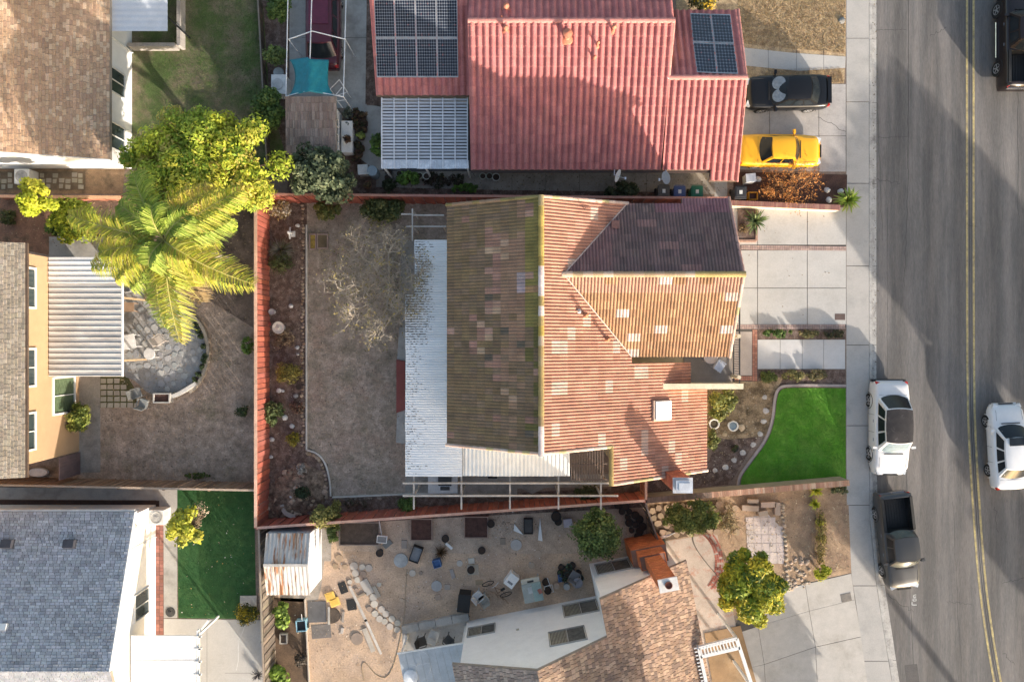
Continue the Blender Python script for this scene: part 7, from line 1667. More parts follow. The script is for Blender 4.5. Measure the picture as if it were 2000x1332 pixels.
boxthing("meter_cover", "brown metal water meter cover set in the driveway corner", "utility cover", 1640, 619, .56, .34, .012, 0, mat("meter_brown", (.12, .085, .075), bump=.3), z0=.012)
boxthing("meter_cover", "worn concrete meter lid in the south driveway corner", "utility cover", 1652, 1166, .56, .44, .012, .2, mat("lid_grey", (.20, .18, .16), var=.3, bump=.5), z0=.01)
for x, y, lab in ((1480, 1102, "white round fitting near the low wall"),): pass
# pink house things
def wheelie(label, px, py, col, rz=0.0, lidc=None):
    p = P(px, py, 1.0); t = thing("wheeled_bin", label, "trash bin", (p.x, p.y, 0), rz, "wheeled trash bins"); m = mat("bin_%02d%02d%02d" % tuple(int(c * 99) for c in col), col, rough=.5, bump=.03)
    g = M(); g.box((0, 0, .5), (.5, .5, .94), taper=1.15); g.build("body", m, t, local=True, bevel=.03); g = M(); g.box((0, .0, 1.0), (.62, .66, .06)); g.box((0, .02, 1.04), (.5, .5, .03)); g.build("lid", m, t, local=True, bevel=.025); g = M(); g.box((0, .02, 1.06), (.16, .2, .012)); g.build("sticker", mat("sticker", (.62, .63, .62)), t, local=True); g = M(); g.tube([(-.25, .37, .98), (.25, .37, .98)], .02); g.build("handle", m, t, local=True)
    for s in (-1, 1): g = M(); g.lathe((s * .26, .25, .12), [(.12, -.03), (.12, .03)], 12, ax=Matrix.Rotation(PI / 2, 3, 'Y')); g.build("wheel", m_tyre, t, local=True)
wheelie("dark grey wheeled trash bin, left of the blue one", 1296, 375, (.07, .065, .06)); wheelie("blue wheeled recycling bin between the grey and green bins", 1327, 376, (.05, .08, .20)); wheelie("green wheeled bin, right of the blue one", 1361, 376, (.02, .14, .085)); wheelie("black wheeled bin behind the low cream wall", 1446, 377, (.035, .035, .038))
boxthing("crate", "orange plastic crate next to the black wheeled bin", "crate", 1471, 383, .5, .42, .45, 0, mat("crate_orange", (.62, .27, .02), rough=.5), open_=True, inner=m_redsoil)
boxthing("utility_box", "silver white utility box below the pink roof's corner", "utility box", 1466, 348, .5, .42, .6, .1, mat("box_silver", (.55, .56, .57), rough=.4), lid=m_galv)
for x, y, lab in ((1614, 372, "white round stone in the red mulch near the pavement"), (1618, 391, "grey round stone below the white one in the mulch"), (1640, 375, "white flat stone beside the fan palm"), (1480, 350, "pale round stone right of the silver utility box")): tag(rock(None, x, y, 6, (.58, .58, .57), .8, "garden_stone"), lab, "ornament")
tag(rock(None, 1643, 42, 7, (.24, .24, .23), .6, "garden_stone"), "dark grey boulder in the dry lawn by the pavement", "stone")
for i, (x, y, r_, c_) in enumerate([(943, 345, .17, (.45, .47, .42)), (956, 345, .18, (.36, .42, .38)), (969, 347, .21, (.58, .60, .60)), (820, 344, .17, (.42, .45, .36)), (833, 345, .18, (.58, .58, .54)), (797, 341, .17, (.10, .10, .09)), (780, 340, .16, (.2, .2, .19))]):
    pot(("small pale green pot, left of three under the pink eave", "grey green pot, middle of three under the pink eave", "large white pot, right of three under the pink eave", "pale green rimmed pot below the slatted cover", "white rimmed pot below the slatted cover", "dark pot left of the rimmed pots", "grey pot at the slatted cover's lower left")[i], x, y, r_, .35, c_, group="pots along the pink house")
g = M(); p = P(727, 334, .9); t = thing("water_tank", "blue grey round water barrel at the path's end", "barrel", (p.x, p.y, 0)); g.lathe((p.x, p.y, 0), [(.26, 0), (.28, .1), (.28, .8), (.26, .88)], 20); g.build("barrel", mat("barrel_blue", (.20, .26, .30), rough=.5), t); g = M(); g.lathe((p.x, p.y, .88), [(.27, 0), (.27, .03), (.1, .05)], 20); g.build("lid", mat("barrel_lid", (.24, .31, .36)), t)
boxthing("cool_box", "white storage box beside the blue grey barrel", "box", 709, 332, .5, .5, .55, .05, mat("box_white", (.62, .62, .60), rough=.5), lid=mat("box_white"))
# canopy, tarp, shed
cf = thing("canopy_frame", "bare white tube canopy frame over the maroon car", "canopy frame", P(615, 90, 0)); m_tube = mat("tube_white", (.72, .73, .74), rough=.45, bump=0)
E0, E1, R0, R1, F0, F1 = P(564, -60, 2.1), P(559, 190, 2.1), P(611, -60, 2.65), P(606, 118, 2.65), P(678, -60, 2.1), P(671, 190, 2.1)
for nm, pts in (("eave_tube", [E0, E1]), ("ridge_tube", [R0, P(604, 180, 2.65)]), ("eave_tube", [F0, F1]), ("rafter_tube", [P(564, 78, 2.1), P(610, 62, 2.65), P(675, 78, 2.1)]), ("rafter_tube", [P(559, 189, 2.1), P(604, 178, 2.65), P(671, 190, 2.1)]), ("rafter_tube", [P(564, -40, 2.1), P(611, -52, 2.65), P(678, -40, 2.1)])):
    g = M(); g.tube(pts, .028, 8); g.build(nm, m_tube, cf)
for e in (P(564, 78, 2.1), P(675, 78, 2.1), E1, F1, P(564, -40, 2.1), P(678, -40, 2.1)): g = M(); g.tube([e, (e.x, e.y, 0)], .026, 8); g.build("leg", m_tube, cf)
tg = M(); NX, NY = 16, 16; vv = []
for i in range(NX + 1):
    u = i / NX
    for j in range(NY + 1):
        v = j / NY; yy = 118 + v * 70; xr_ = 606 - v * 2; xl_t = 565 - 1.5 * v + 14 * math.sin(PI * v) ** .7 * .9; xr_t = 643 + (1 - abs(v - .25)) * 0 + (8 * max(0, v - .7) / .3) - 2 * math.sin(PI * v)
        if u < .5: x = xl_t + (xr_ - xl_t) * u * 2; z = 2.12 + .55 * u * 2
        else: x = xr_ + (xr_t - xr_) * (u - .5) * 2; z = 2.67 - .45 * (u - .5) * 2
        yo = yy + (1 - abs(u - .5) * 2) * -8 * (v) + (6 * (u * 2 if u < .5 else (1 - u) * .6) * (-1) * (1 - v)); vv.append(P(x, yo, z + .05 + .035 * math.sin(i * 1.7 + j * .9) * math.sin(PI * u) + rnd.uniform(-.015, .015)))
tg.mesh(vv, [(i * (NY + 1) + j, i * (NY + 1) + j + 1, (i + 1) * (NY + 1) + j + 1, (i + 1) * (NY + 1) + j) for i in range(NX) for j in range(NY)])
o = tg.build("tarpaulin", mat("tarp_teal", (.012, .19, .24), rough=.6, var=.15, scale=4, bump=.15), loc=P(605, 150, 0), smooth=True); tag(o, "teal blue tarpaulin draped over the end of the canopy frame", "tarpaulin")
so = o.modifiers.new("thickness", 'SOLIDIFY'); so.thickness = .01
sh = thing("garden_shed", "garden shed with flat brown shingle roof and white wall below the teal tarp", "shed", P(610, 245, 0)); fs_ = lambda x, y: 2.45 + .06 * (y - 11.4)
sp_ = [P2(558, 300, 2.4), P2(657, 300, 2.4), P2(657, 191, 2.4), P2(559, 191, 2.4)]
shingle_house_roof(sh, fs_, (0, -1), [sp_], [(.26, .19, .155), (.30, .22, .18), (.23, .165, .135), (.33, .255, .21)], w=.14, course=.42, lip=.02)
x1 = P(669, 240, 0).x; walls("wall", [(sp_[0][0] + .2, sp_[0][1] + .15), (x1, sp_[0][1] + .15), (x1, sp_[2][1] - .15), (sp_[0][0] + .2, sp_[2][1] - .15)], fs_, m_white, sh)
window(sh, (x1, P(668, 278, 1.2).y), (0, 1), 1.2, .9, 1.0, panes=3, nrm=(1, 0))
boxthing("washing_machine", "white box appliance with round lid left of the teal tarp", "appliance", 545, 166, .75, 1.0, .8, 0, mat("box_white"), lid=mat("box_white"))
disc(542, 165, 11, .03, (.5, .5, .49), "lid_plate", "round pale lid on top of the white box appliance", "lid", z0=.83)
disc(544, 142, 10, .1, (.30, .33, .33), "basin", "grey green basin above the white box appliance", "basin", z0=.5)
lc = thing("folding_frame", "white folding ladder frame leaning by the canopy's corner", "ladder", P(662, 182, 0))
for a, b in (((645, 175, 1.0), (663, 157, 1.4)), ((663, 157, 1.4), (679, 181, .9)), ((679, 181, .9), (656, 188, .8)), ((653, 190, 1.4), (670, 212, .6)), ((671, 191, 1.4), (686, 212, .6)), ((655, 188, 1.4), (668, 172, 1.2)), ((660, 198, 1.0), (676, 196, 1.0))): g = M(); g.tube([P(*a), P(*b)], .022, 6); g.build("bar", m_tube, lc)
for q in ((646, 176), (686, 212), (679, 182)): g = M(); e = P(*q, .8); g.tube([e, (e.x, e.y, 0)], .02, 6); g.build("leg", m_tube, lc)
wallb = thing("counter", "white tiled counter ledge beside the shed's window", "counter", P(680, 265, 0)); g = M(); e0, e1 = P(668, 238, .7), P(688, 298, .7); g.box(((e0.x + e1.x) / 2, (e0.y + e1.y) / 2, .35), (abs(e1.x - e0.x), abs(e0.y - e1.y), .7)); g.build("block", m_white, wallb); g = M(); g.box(((e0.x + e1.x) / 2, (e0.y + e1.y) / 2, .715), (abs(e1.x - e0.x) + .04, abs(e0.y - e1.y) + .04, .03)); g.build("top", m_trim, wallb)
pot("round pot with brown rosette on the white counter ledge", 679, 272, .22, .2, (.55, .53, .50), plant=([(.16, .09, .05)], 90, .08, .1), z0=.74)
pot("teal pot with grey plant above the white counter ledge", 683, 248, .2, .45, (.12, .22, .2), plant=([(.2, .22, .2), (.12, .15, .1)], 130, .09, .3))
pot("potted grey green agave right of the shed corner", 681, 225, .26, .4, (.1, .1, .1), plant=([(.13, .16, .13), (.09, .11, .08)], 260, .12, .45))
for i, (x, y) in enumerate([(697, 222), (709, 228), (697, 236), (712, 242), (699, 250), (711, 254), (704, 262), (700, 284), (706, 291), (702, 302), (696, 312)]):
    pot("brown pot, " + ORD[i] + " from the top in the row beside the concrete path", x, y, .2, .3, (.09, .045, .035), group="row of brown pots by the path", plant=([(.10, .06, .04), (.06, .07, .035), (.14, .09, .05)], 160, .08, .25))
pot("pot with bright green fern near the row's middle", 706, 268, .2, .35, (.08, .06, .05), plant=([(.3, .36, .1), (.2, .28, .07)], 200, .1, .35))
for i, (x, y) in enumerate([(719, 362), (757, 348), (760, 338)]): pot(("terracotta pot beside the fence under the dark tree", "grey small pot at the path's lower edge", "dark small pot right of the barrel")[i], x, y, .2, .3, ((.26, .13, .08), (.2, .2, .19), (.05, .05, .05))[i], plant=([(.2, .15, .08)], 60, .08, .15) if i == 0 else None)

# bottom left yard
g = M(); p = P(333, 1195, .05); g.lathe((p.x, p.y, .012), [(.26, 0), (.26, .02), (.1, .03)], 20); g.lathe((p.x, p.y, .03), [(.08, 0), (.06, .05)], 10); tag(g.build("hose_reel_mat", mat("mat_dark", (.05, .05, .05)), loc=(p.x, p.y, .012)), "dark round mat on the concrete beside the brick strip", "mat")
# rusty shed
rs = thing("garden_shed", "white shed with rusty corrugated gable roof in the dirt yard", "shed", P(570, 1095, 0)); m_rust = mat("rusty_sheet", (.50, .48, .45), rough=.6, var=.12, fine=.12, bump=.1, stretch=(3.2, .35, 1), col2=(.26, .11, .045), c2scale=1.1, c2lo=.50, c2hi=.58, stain=(.36, .24, .14), stain_scale=.8, stain_lo=.5)
yr = P(0, 1103, 2.5).y; y0_ = P(0, 1161, 2.05).y; y1_ = P(0, 1040, 2.05).y; xl0, xr0 = P(518, 1100, 2.3).x, P(603, 1100, 2.3).x
fa = lambda x, y: 2.5 - .45 * abs(y - yr) / abs(yr - y0_)
for (a, b) in ((yr, y1_), (y0_, yr)): corrugated("roof_sheet", rs, xl0, xr0, a, b, fa, 'y', .2, .018, m_rust, .62)
g = M(); g.box(((xl0 + xr0) / 2, yr, 2.53), (xr0 - xl0, .14, .02)); g.build("ridge_cap", mat("ridge_grey", (.45, .43, .40)), rs)
yw0, yw1, xw0, xw1 = y0_ + .12, P(0, 1030, 0).y, xl0 + .1, P(622, 1090, 0).x
g = M(); bx0 = xw0; pb = [(bx0, yw0), (xr0 + .0, yw0), (xr0 + .0, yw1 - .1), (bx0, yw1 - .1)]
g.prism(pb, 0, lambda x, y: 1.9); g.build("wall", m_white, rs)
n = 14
for i in range(n):
    ya_, yb_2 = yw0 + (y1_ - yw0) * i / n, yw0 + (y1_ - yw0) * (i + 1) / n - .012; g = M(); ym = (ya_ + yb_2) / 2; zt = fa(0, ym) - .03; g.box((xr0 + .015, ym, zt / 2), (.03, yb_2 - ya_, zt)); g.build("plank", mat("shed_white", (.62, .64, .68), var=.1, bump=.15), rs)
for i in range(8):
    x_ = xl0 + (xr0 - xl0) * (i + .5) / 8; g = M(); g.box((x_, y1_ - .02 + .0, 1.0), ((xr0 - xl0) / 8 - .015, .03, 2.0)); g.build("plank", mat("shed_grey", (.30, .33, .36), var=.1, bump=.15), rs)
# stepping stones in the dirt yard
ss = sheet("path", [(640, 1085), (650, 1085), (650, 1095)], .008, m_tan)
def stepr(px, py, r_px, col=(.36, .31, .26), k=14, h=.05, e=1.0, rz=0):
    q = P(px, py, 0); g = M(); r = r_px / PPM; g.prism([(q.x + math.cos(a) * r * e * math.cos(rz) - math.sin(a) * r * math.sin(rz), q.y + math.cos(a) * r * e * math.sin(rz) + math.sin(a) * r * math.cos(rz)) for a in [i * 6.283 / k for i in range(k)]], -.01, h + rnd.random() * .015, col=jig(col, .1)); g.build("stepping_stone", m_flag, ss)
for x, y, r_, c_ in [(663, 1089, 7, 0), (656, 1105, 5.5, 0), (675, 1106, 5.5, 0), (692, 1104, 8, 1), (708, 1106, 6, 1), (721, 1108, 7, 1), (695, 1118, 7, 1), (710, 1120, 6.5, 2), (699, 1131, 6, 1), (684, 1135, 4.5, 1), (697, 1151, 4, 2), (741, 1140, 4.5, 1), (730, 1165, 7.5, 1), (732, 1178, 7, 1), (722, 1188, 5.5, 2), (746, 1188, 6.5, 1), (733, 1197, 6.5, 1), (754, 1197, 6.5, 1), (742, 1207, 6.5, 1), (766, 1207, 6.5, 1), (752, 1212, 6, 1), (777, 1215, 6, 1), (762, 1222, 6.5, 1), (776, 1228, 6, 1), (806, 1118, 6.5, 1), (1008, 1063, 11, 3), (853, 1143, 10.5, 3), (1050, 1080, 7.5, 4), (1038, 1103, 6.5, 4), (698, 1246, 12, 5), (898, 1099, 6, 1), (785, 1170, 3.5, 4), (822, 1118, 4, 5), (1035, 1098, 2, 1)]:
    stepr(x, y, r_, [(.32, .24, .16), (.44, .40, .35), (.31, .24, .19), (.38, .37, .36), (.46, .36, .27), (.27, .21, .17)][c_])
for x, y, w, d, rz, c_ in [(717, 1145, .45, .85, .5, (.42, .40, .36)), (736, 1154, .2, .65, .5, (.38, .34, .29)), (874, 1145, .3, .28, 0, (.36, .32, .27)), (856, 1165, .28, .28, .1, (.38, .30, .23)), (921, 1094, .33, .3, .1, (.48, .45, .38)), (884, 1119, .2, .5, .3, (.32, .28, .26)), (936, 1136, .38, .25, .1, (.36, .27, .17)), (669, 1230, .15, .32, -.2, (.44, .40, .36)), (671, 1203, .12, .6, -.1, (.34, .30, .26)), (982, 1056, .3, .35, 0, (.28, .23, .18)), (706, 1126, .2, .3, .2, (.3, .22, .17)), (708, 1160, .5, .12, .4, (.3, .24, .18)), (790, 1062, .3, .45, 0, (.27, .24, .21))]:
    q = P(x, y, 0); g = M(); g.box((q.x, q.y, .03), (w, d, .06), rz, jig(c_, .08)); g.build("slab", m_flag, ss)
# dirt yard clutter
tag(boxthing("rubber_mat", "black rubber mat left of the long white plank", "mat", 670, 1147, .42, .62, .03, .35, m_plast), None); boxthing("rubber_mat", "black rubber mat between the yellow sled and the long plank", "mat", 687, 1180, .5, .6, .03, .15, m_plast)
boxthing("roofing_sheet", "dark grey sheet with nailed seams beside the timber edging", "sheet", 619, 1194, 1.0, 1.15, .04, .03, mat("felt_grey", (.10, .10, .105), var=.2, bump=.2)); boxthing("roofing_sheet", "faded grey mat below the dark sheet", "sheet", 628, 1232, 1.05, .75, .02, .08, mat("felt_pale", (.16, .145, .135), var=.25, bump=.2))
g = M(); q = P(655, 1201, 0); g.prism([(q.x - .25, q.y - .42), (q.x - .25, q.y + .42)] + [(q.x - .25 + math.cos(a) * .55, q.y + math.sin(a) * .42) for a in [1.4 - i * .28 for i in range(11)]], 0, .06); tag(g.build("compost_heap", m_bedsoil, loc=(q.x, q.y, 0)), "half round patch of dark soil with pale edging beside the grey sheet", "soil bed")
g = M(); g.box((q.x - .32, q.y + .02, .05), (.1, .95, .1)); tag(g.build("edging_slab", m_conc_w, loc=(q.x - .3, q.y, 0)), "pale concrete edging strip left of the half round soil patch", "edging")
ys_t = thing("sled", "bright yellow plastic sled lying in the dirt", "sled", P(650, 1168, 0)); m_ys = mat("yellow_plastic", (.72, .48, .12), rough=.4, bump=0)
for dx, dy, w, d in ((-5, -4, .48, .42), (4, 7, .5, .42)): g = M(); q = P(650 + dx, 1168 + dy, .1); g.box((q.x, q.y, .06), (w, d, .1), .35, taper=1.12); g.build("shell", m_ys, ys_t, bevel=.03); g = M(); g.box((q.x, q.y, .115), (w - .12, d - .12, .012), .35); g.build("well", mat("yellow_dark", (.60, .38, .08), rough=.5), ys_t)
def plank(label, a, b, w, h, col, z=.03):
    A, B_ = P(*a, z), P(*b, z); c = (A + B_) / 2; g = M(); g.box((c.x, c.y, z + h / 2), ((B_ - A).length, w, h), math.atan2(B_.y - A.y, B_.x - A.x)); return tag(g.build("plank", mat("plank_%02d%02d%02d" % tuple(int(k * 99) for k in col), col, var=.15, bump=.2), loc=(c.x, c.y, 0)), label, "plank", "loose planks in the dirt yard")
plank("longest white plank crossing the round stepping stones", (683, 1143), (716, 1212), .14, .04, (.50, .46, .41), .01); plank("white plank continuing the longest one to the south", (714, 1208), (745, 1276), .13, .04, (.54, .50, .45), .01); plank("short thick plank left of the long planks' lower end", (712, 1226), (730, 1271), .26, .05, (.44, .39, .33), .01)
plank("thin pale plank leaning by the bottom house's patio", (792, 1238), (787, 1272), .12, .04, (.55, .52, .48), .2)
plank("narrow pale rod above the first raised bed", (741, 1017), (746, 1045), .05, .03, (.5, .48, .46), .3)
for y0, y1 in ((1168, 1215), (1216, 1265), (1266, 1335)): plank("timber edging board of the narrow bed, " + {1168: "top", 1216: "middle", 1266: "bottom"}[y0] + " length", (597 + (y0 - 1168) * .05, y0), (597 + (y1 - 1168) * .05, y1), .06, .15, (.40, .35, .30), .0)
cart = boxthing("garden_cart", "light blue plastic cart with black tub in the narrow bed", "cart", 588, 1222, .55, .6, .4, .1, mat("plastic_blue", (.20, .36, .46), rough=.4), open_=True, inner=m_blkp)
for s in (-1, 1): g = M(); g.lathe((s * .3, -.1, .13), [(.13, -.03), (.13, .03)], 14, ax=Matrix.Rotation(PI / 2, 3, 'Y')); g.build("wheel", m_tyre, cart, local=True)
g = M(); g.tube([(.1, .3, .4), (.2, .75, .7)], .015); g.build("handle", m_galv, cart, local=True)
boxthing("storage_tray", "white framed screen tray on the first raised bed's corner", "tray", 746, 1053, .55, .4, .12, -.1, m_trim, open_=True, inner=mat("tray_grey", (.2, .2, .2)), z0=.3)
pot("black bucket below the white screen tray", 742, 1079, .2, .3, (.018, .018, .02), group="black pots"); boxthing("black_tub", "grey slab leaning near the black bucket", "slab", 757, 1062, .5, .3, .06, .7, mat("slate", (.16, .17, .17)), z0=.02)
wb_ = boxthing("wheelbarrow_tub", "black tub with grey cloth standing in the dirt yard", "tub", 812, 1083, .55, .85, .35, -.35, m_blkp, open_=True, inner=mat("cloth_grey", (.20, .21, .22), var=.2, bump=.2))
disc(783, 1094, 14, .05, (.36, .38, .38), "round_slab", "flat grey round slab left of the black tub", "slab")
boxthing("plastic_bin", "blue plastic bin beside the dead brown plant", "bin", 853, 1101, .42, .42, .4, .3, mat("plastic_blue2", (.06, .13, .28), rough=.5), open_=True, inner=mat("plastic_blue2"))
spiky("dead brown wiry plant above the blue bin", 861, 1079, 17, .7, [(.10, .06, .03), (.14, .09, .05)], 160, .02, "plant", "dead_plant", 33)
for i, (x, y, lab) in enumerate([(870, 1051, "black pot right of the second raised bed"), (941, 1074, "black pot below the third raised bed"), (959, 1022, "black pot inside the third raised bed's edge"), (920, 1112, "black pot standing on a pale square board"), (1086, 1008, "large black barrel with wire near the lower fence"), (1090, 1018, "black round tub touching the large barrel")]):
    pot(lab, x, y, (.2, .2, .2, .2, .27, .2)[i], (.3, .3, .35, .3, .5, .3)[i], (.018, .018, .02), group="black pots")
boxthing("board", "pale square board under a black pot", "board", 924, 1112, .6, .55, .04, .05, mat("board_pale", (.44, .38, .30), var=.15, bump=.2)); boxthing("pipe_offcut", "white tube lying beside the black pot", "tube", 877, 1066, .45, .14, .12, -.7, m_trim)
boxthing("crate", "black slatted crate near the lower fence", "crate", 1032, 1028, .5, .82, .3, 0, m_blkp, open_=True, inner=mat("crate_grey", (.09, .085, .08), bump=.3))
g = M(); a, b, c = P(1005, 1025, .3), P(1022, 1043, .05), P(1003, 1035, .05); g.prism([(a.x, a.y), (b.x, b.y), (c.x, c.y)], .02, .12); tag(g.build("white_sheet", m_trim, loc=(a.x, a.y, 0)), "crumpled white sheet left of the black slatted crate", "sheet"); g = M(); a, b, c = P(1055, 1014, .3), P(1060, 1058, .3), P(1051, 1056, .3); g.prism([(a.x, a.y), (b.x, b.y), (c.x, c.y)], .02, .14); tag(g.build("white_board", m_trim, loc=(b.x, b.y, 0)), "long white wedge shaped board right of the slatted crate", "board")
boxthing("toolbox", "white and grey box with two holes right of the black barrel", "box", 1109, 1021, .42, .4, .3, .1, mat("box_mauve", (.48, .44, .48)), lid=mat("box_mauve")); 
r_ = random.Random(77); cnt = 0; pts_ = []
while cnt < 26:
    t_ = r_.random(); x = 1218 + t_ * 44 + r_.uniform(-12, 12); y = 992 + t_ * 62 + r_.uniform(-10, 10)
    if x > 1262 + (y - 985) * .25 or any((x - a) ** 2 + (y - b) ** 2 < 90 for a, b in pts_): cnt += .2; continue
    pts_.append((x, y)); cnt += 1; pot("empty black nursery pot in the heap by the dark fence", x, y, r_.uniform(.14, .22), r_.uniform(.22, .34), (.018, .018, .02), group="heap of black nursery pots", z0=0)
sh2 = boxthing("barbecue", "black covered barbecue cart leaning by the bottom house", "barbecue", 906, 1178, .62, .9, .85, -.1, m_blkp, lid=m_plast); chair("white garden chair with papers right of the black barbecue", 934, 1163, .7, (.55, .55, .54)); chair("grey wire chair beside the white garden chair", 945, 1170, 2.2, (.28, .27, .24))
bk_ = thing("bicycle", "old brown bicycle lying among the yard clutter", "bicycle", P(970, 1150, 0)); m_bf = mat("bike_brown", (.26, .16, .10), bump=.1)
for (x, y) in ((953, 1139), (988, 1160)):
    c = P(x, y, .3); g = M(); ax = Matrix.Rotation(.9, 3, 'X') @ Matrix.Rotation(.3, 3, 'Y'); ring = [c + ax @ Vector((math.cos(a) * .32, math.sin(a) * .32, 0)) for a in [i * 6.283 / 20 for i in range(21)]]; g.tube(ring, .022, 5); 
    for k in range(8): g.tube([c, ring[int(k * 2.5)]], .004, 3)
    g.build("wheel", m_tyre, bk_)
for a, b in (((953, 1139, .3), (966, 1146, .6)), ((966, 1146, .6), (980, 1152, .5)), ((980, 1152, .5), (988, 1160, .3)), ((966, 1146, .6), (972, 1158, .3)), ((980, 1152, .5), (972, 1158, .3))): g = M(); g.tube([P(*a), P(*b)], .022, 6); g.build("frame_tube", m_bf, bk_)
g = M(); q = P(968, 1143, .65); g.tube([(q.x - .2, q.y - .1, .7), (q.x, q.y, .68), (q.x + .15, q.y + .2, .72)], .015); g.build("handlebar", m_galv, bk_); g = M(); q = P(982, 1150, .6); g.box(q, (.24, .12, .06), .5); g.build("saddle", m_plast, bk_)
for i, (x, y) in enumerate([(975, 1165), (985, 1172), (965, 1160)]): g = M(); a = P(x - 8, y - 6, .1); b = P(x + 8, y + 6, .25); g.tube([a, (a + b) / 2 + Vector((.05, .1, .1)), b], .03, 6); tag(g.build("branch", mat("branch_brown", (.30, .2, .13), bump=.3), loc=(a.x, a.y, 0)), ("upper", "right hand", "left hand")[i] + " curved brown branch in the pile under the bicycle", "branch", "branches under the bicycle")
t = boxthing("printer", "white box machine with a grey tray right of the bicycle", "appliance", 999, 1134, .55, .7, .6, -.65, m_trim); g = M(); g.box((0, -.12, .605), (.3, .12, .012)); g.build("tray", mat("tray_grey"), t, local=True)
wbn = thing("workbench", "pale green two leaf workbench with a cream end box", "workbench", P(1038, 1150, 0), .2); q = P(1039, 1151, .8); wbn.location = (q.x, q.y, 0)
for s in (-1, 1): g = M(); g.box((s * .26, -.15, .8), (.505, 1.0, .03)); g.build("tabletop", mat("bench_green%d" % (s + 1), (.30 - .03 * s, .36, .34), var=.15, bump=.1), wbn, local=True)
g = M(); g.box((0, .46, .72), (.98, .3, .1)); g.build("end_box", mat("cream_box", (.50, .47, .38), bump=.1), wbn, local=True); g = M(); g.box((0, .44, .775), (.34, .1, .01)); g.build("slot", m_dark, wbn, local=True); g = M(); g.box((-.1, .0, .822), (.22, .34, .012)); g.build("paper", mat("paper", (.46, .5, .5)), wbn, local=True); g = M(); g.box((.4, -.15, .825), (.2, .26, .02), .3); g.build("red_cloth", mat("cloth_red", (.36, .14, .11)), wbn, local=True)
for x in (-.45, .45):
    for y in (-.55, .5): g = M(); g.box((x, y, .39), (.05, .05, .78)); g.build("leg", m_galv, wbn, local=True)
ht = thing("hand_truck", "thin white hand truck frame right of the workbench", "hand truck", P(1072, 1145, 0))
for a, b in (((1069, 1128, .9), (1078, 1152, .15)), ((1063, 1145, .5), (1078, 1141, .5)), ((1078, 1141, .5), (1081, 1155, .1)), ((1063, 1145, .5), (1064, 1156, .1)), ((1064, 1156, .1), (1081, 1155, .1))): g = M(); g.tube([P(*a), P(*b)], .018, 6); g.build("bar", m_tube, ht)
pot("black pot inside the hand truck frame", 1070, 1152, .2, .3, (.018, .018, .02), group="black pots"); pot("black pot cluster piece left of the hand truck", 1066, 1136, .2, .3, (.018, .018, .02), group="black pots")
disc(1087, 1144, 6.5, .3, (.36, .28, .22), "tree_stump", "round brown stump right of the hand truck", "stump"); disc(1107, 1146, 6.5, .25, (.36, .34, .33), "round_slab", "grey round block right of the brown stump", "stump")
for i, (x, y) in enumerate([(1096, 1107), (1104, 1112), (1111, 1106), (1118, 1103), (1116, 1113), (1094, 1118), (1108, 1122), (1118, 1124), (1102, 1128), (1130, 1118), (1134, 1128)]): pot("small dark pot in the cluster left of the white house wall", x, y, .17, .28, [(.018, .018, .02), (.018, .018, .02), (.05, .1, .08), (.018, .018, .02)][i % 4], group="dark pots left of the white wall", plant=([(.06, .09, .05)], 30, .07, .12) if i % 3 == 2 else None)
boxthing("plastic_bin", "blue plastic box in the dark pot cluster", "bin", 1094, 1129, .22, .4, .3, .1, mat("plastic_blue2"), open_=True, inner=mat("plastic_blue2")); table("grey round plastic table right of the dark pot cluster", 1128, 1138, .55, .55, .6, 0, (.22, .22, .25), True); chair("dark grey plastic chair behind the round grey table", 1122, 1124, 1.0, (.16, .16, .17))
chair("white wire chair on the bottom patio", 847, 1240, 1.2, (.52, .50, .46)); chair("black chair on the bottom patio", 824, 1252, .3, (.04, .04, .04)); chair("black and white folding chair by the blue grey awning", 876, 1250, 2.4, (.06, .06, .06))
# ledge at the patio
lg = thing("garden_wall", "pale low concrete ledge above the bottom patio", "wall", P(850, 1215, 0)); A, B_ = P(786, 1230, .3), P(916, 1204, .3)
for i in range(4): a = A.lerp(B_, i / 4); b = A.lerp(B_, (i + .97) / 4); c = (a + b) / 2; g = M(); g.box((c.x, c.y, .15), ((b - a).length, .4, .3), math.atan2(b.y - a.y, b.x - a.x)); g.build("block", m_conc_w, lg)
# hose on the ground
g = M(); hp = chaikin([(795, 1110), (792, 1160), (790, 1205), (783, 1245), (770, 1300), (755, 1325), (735, 1318), (720, 1300), (712, 1290), (706, 1300), (712, 1330)], 3); g.tube([P(x, y, .02) for x, y in hp], .014, 5); tag(g.build("garden_hose", mat("hose_tan", (.36, .28, .18)), loc=P(780, 1250, 0)), "thin tan garden hose curling over the dirt yard", "hose")
g = M(); hp = chaikin([(1352, 1040), (1354, 1062), (1372, 1090), (1396, 1118), (1410, 1135)], 2); g.tube([P(x, y, .03) for x, y in hp], .018, 5); tag(g.build("garden_hose", mat("hose_dark", (.10, .09, .08)), loc=P(1372, 1090, 0)), "dark hose across the rosy concrete by the orange chimney", "hose")
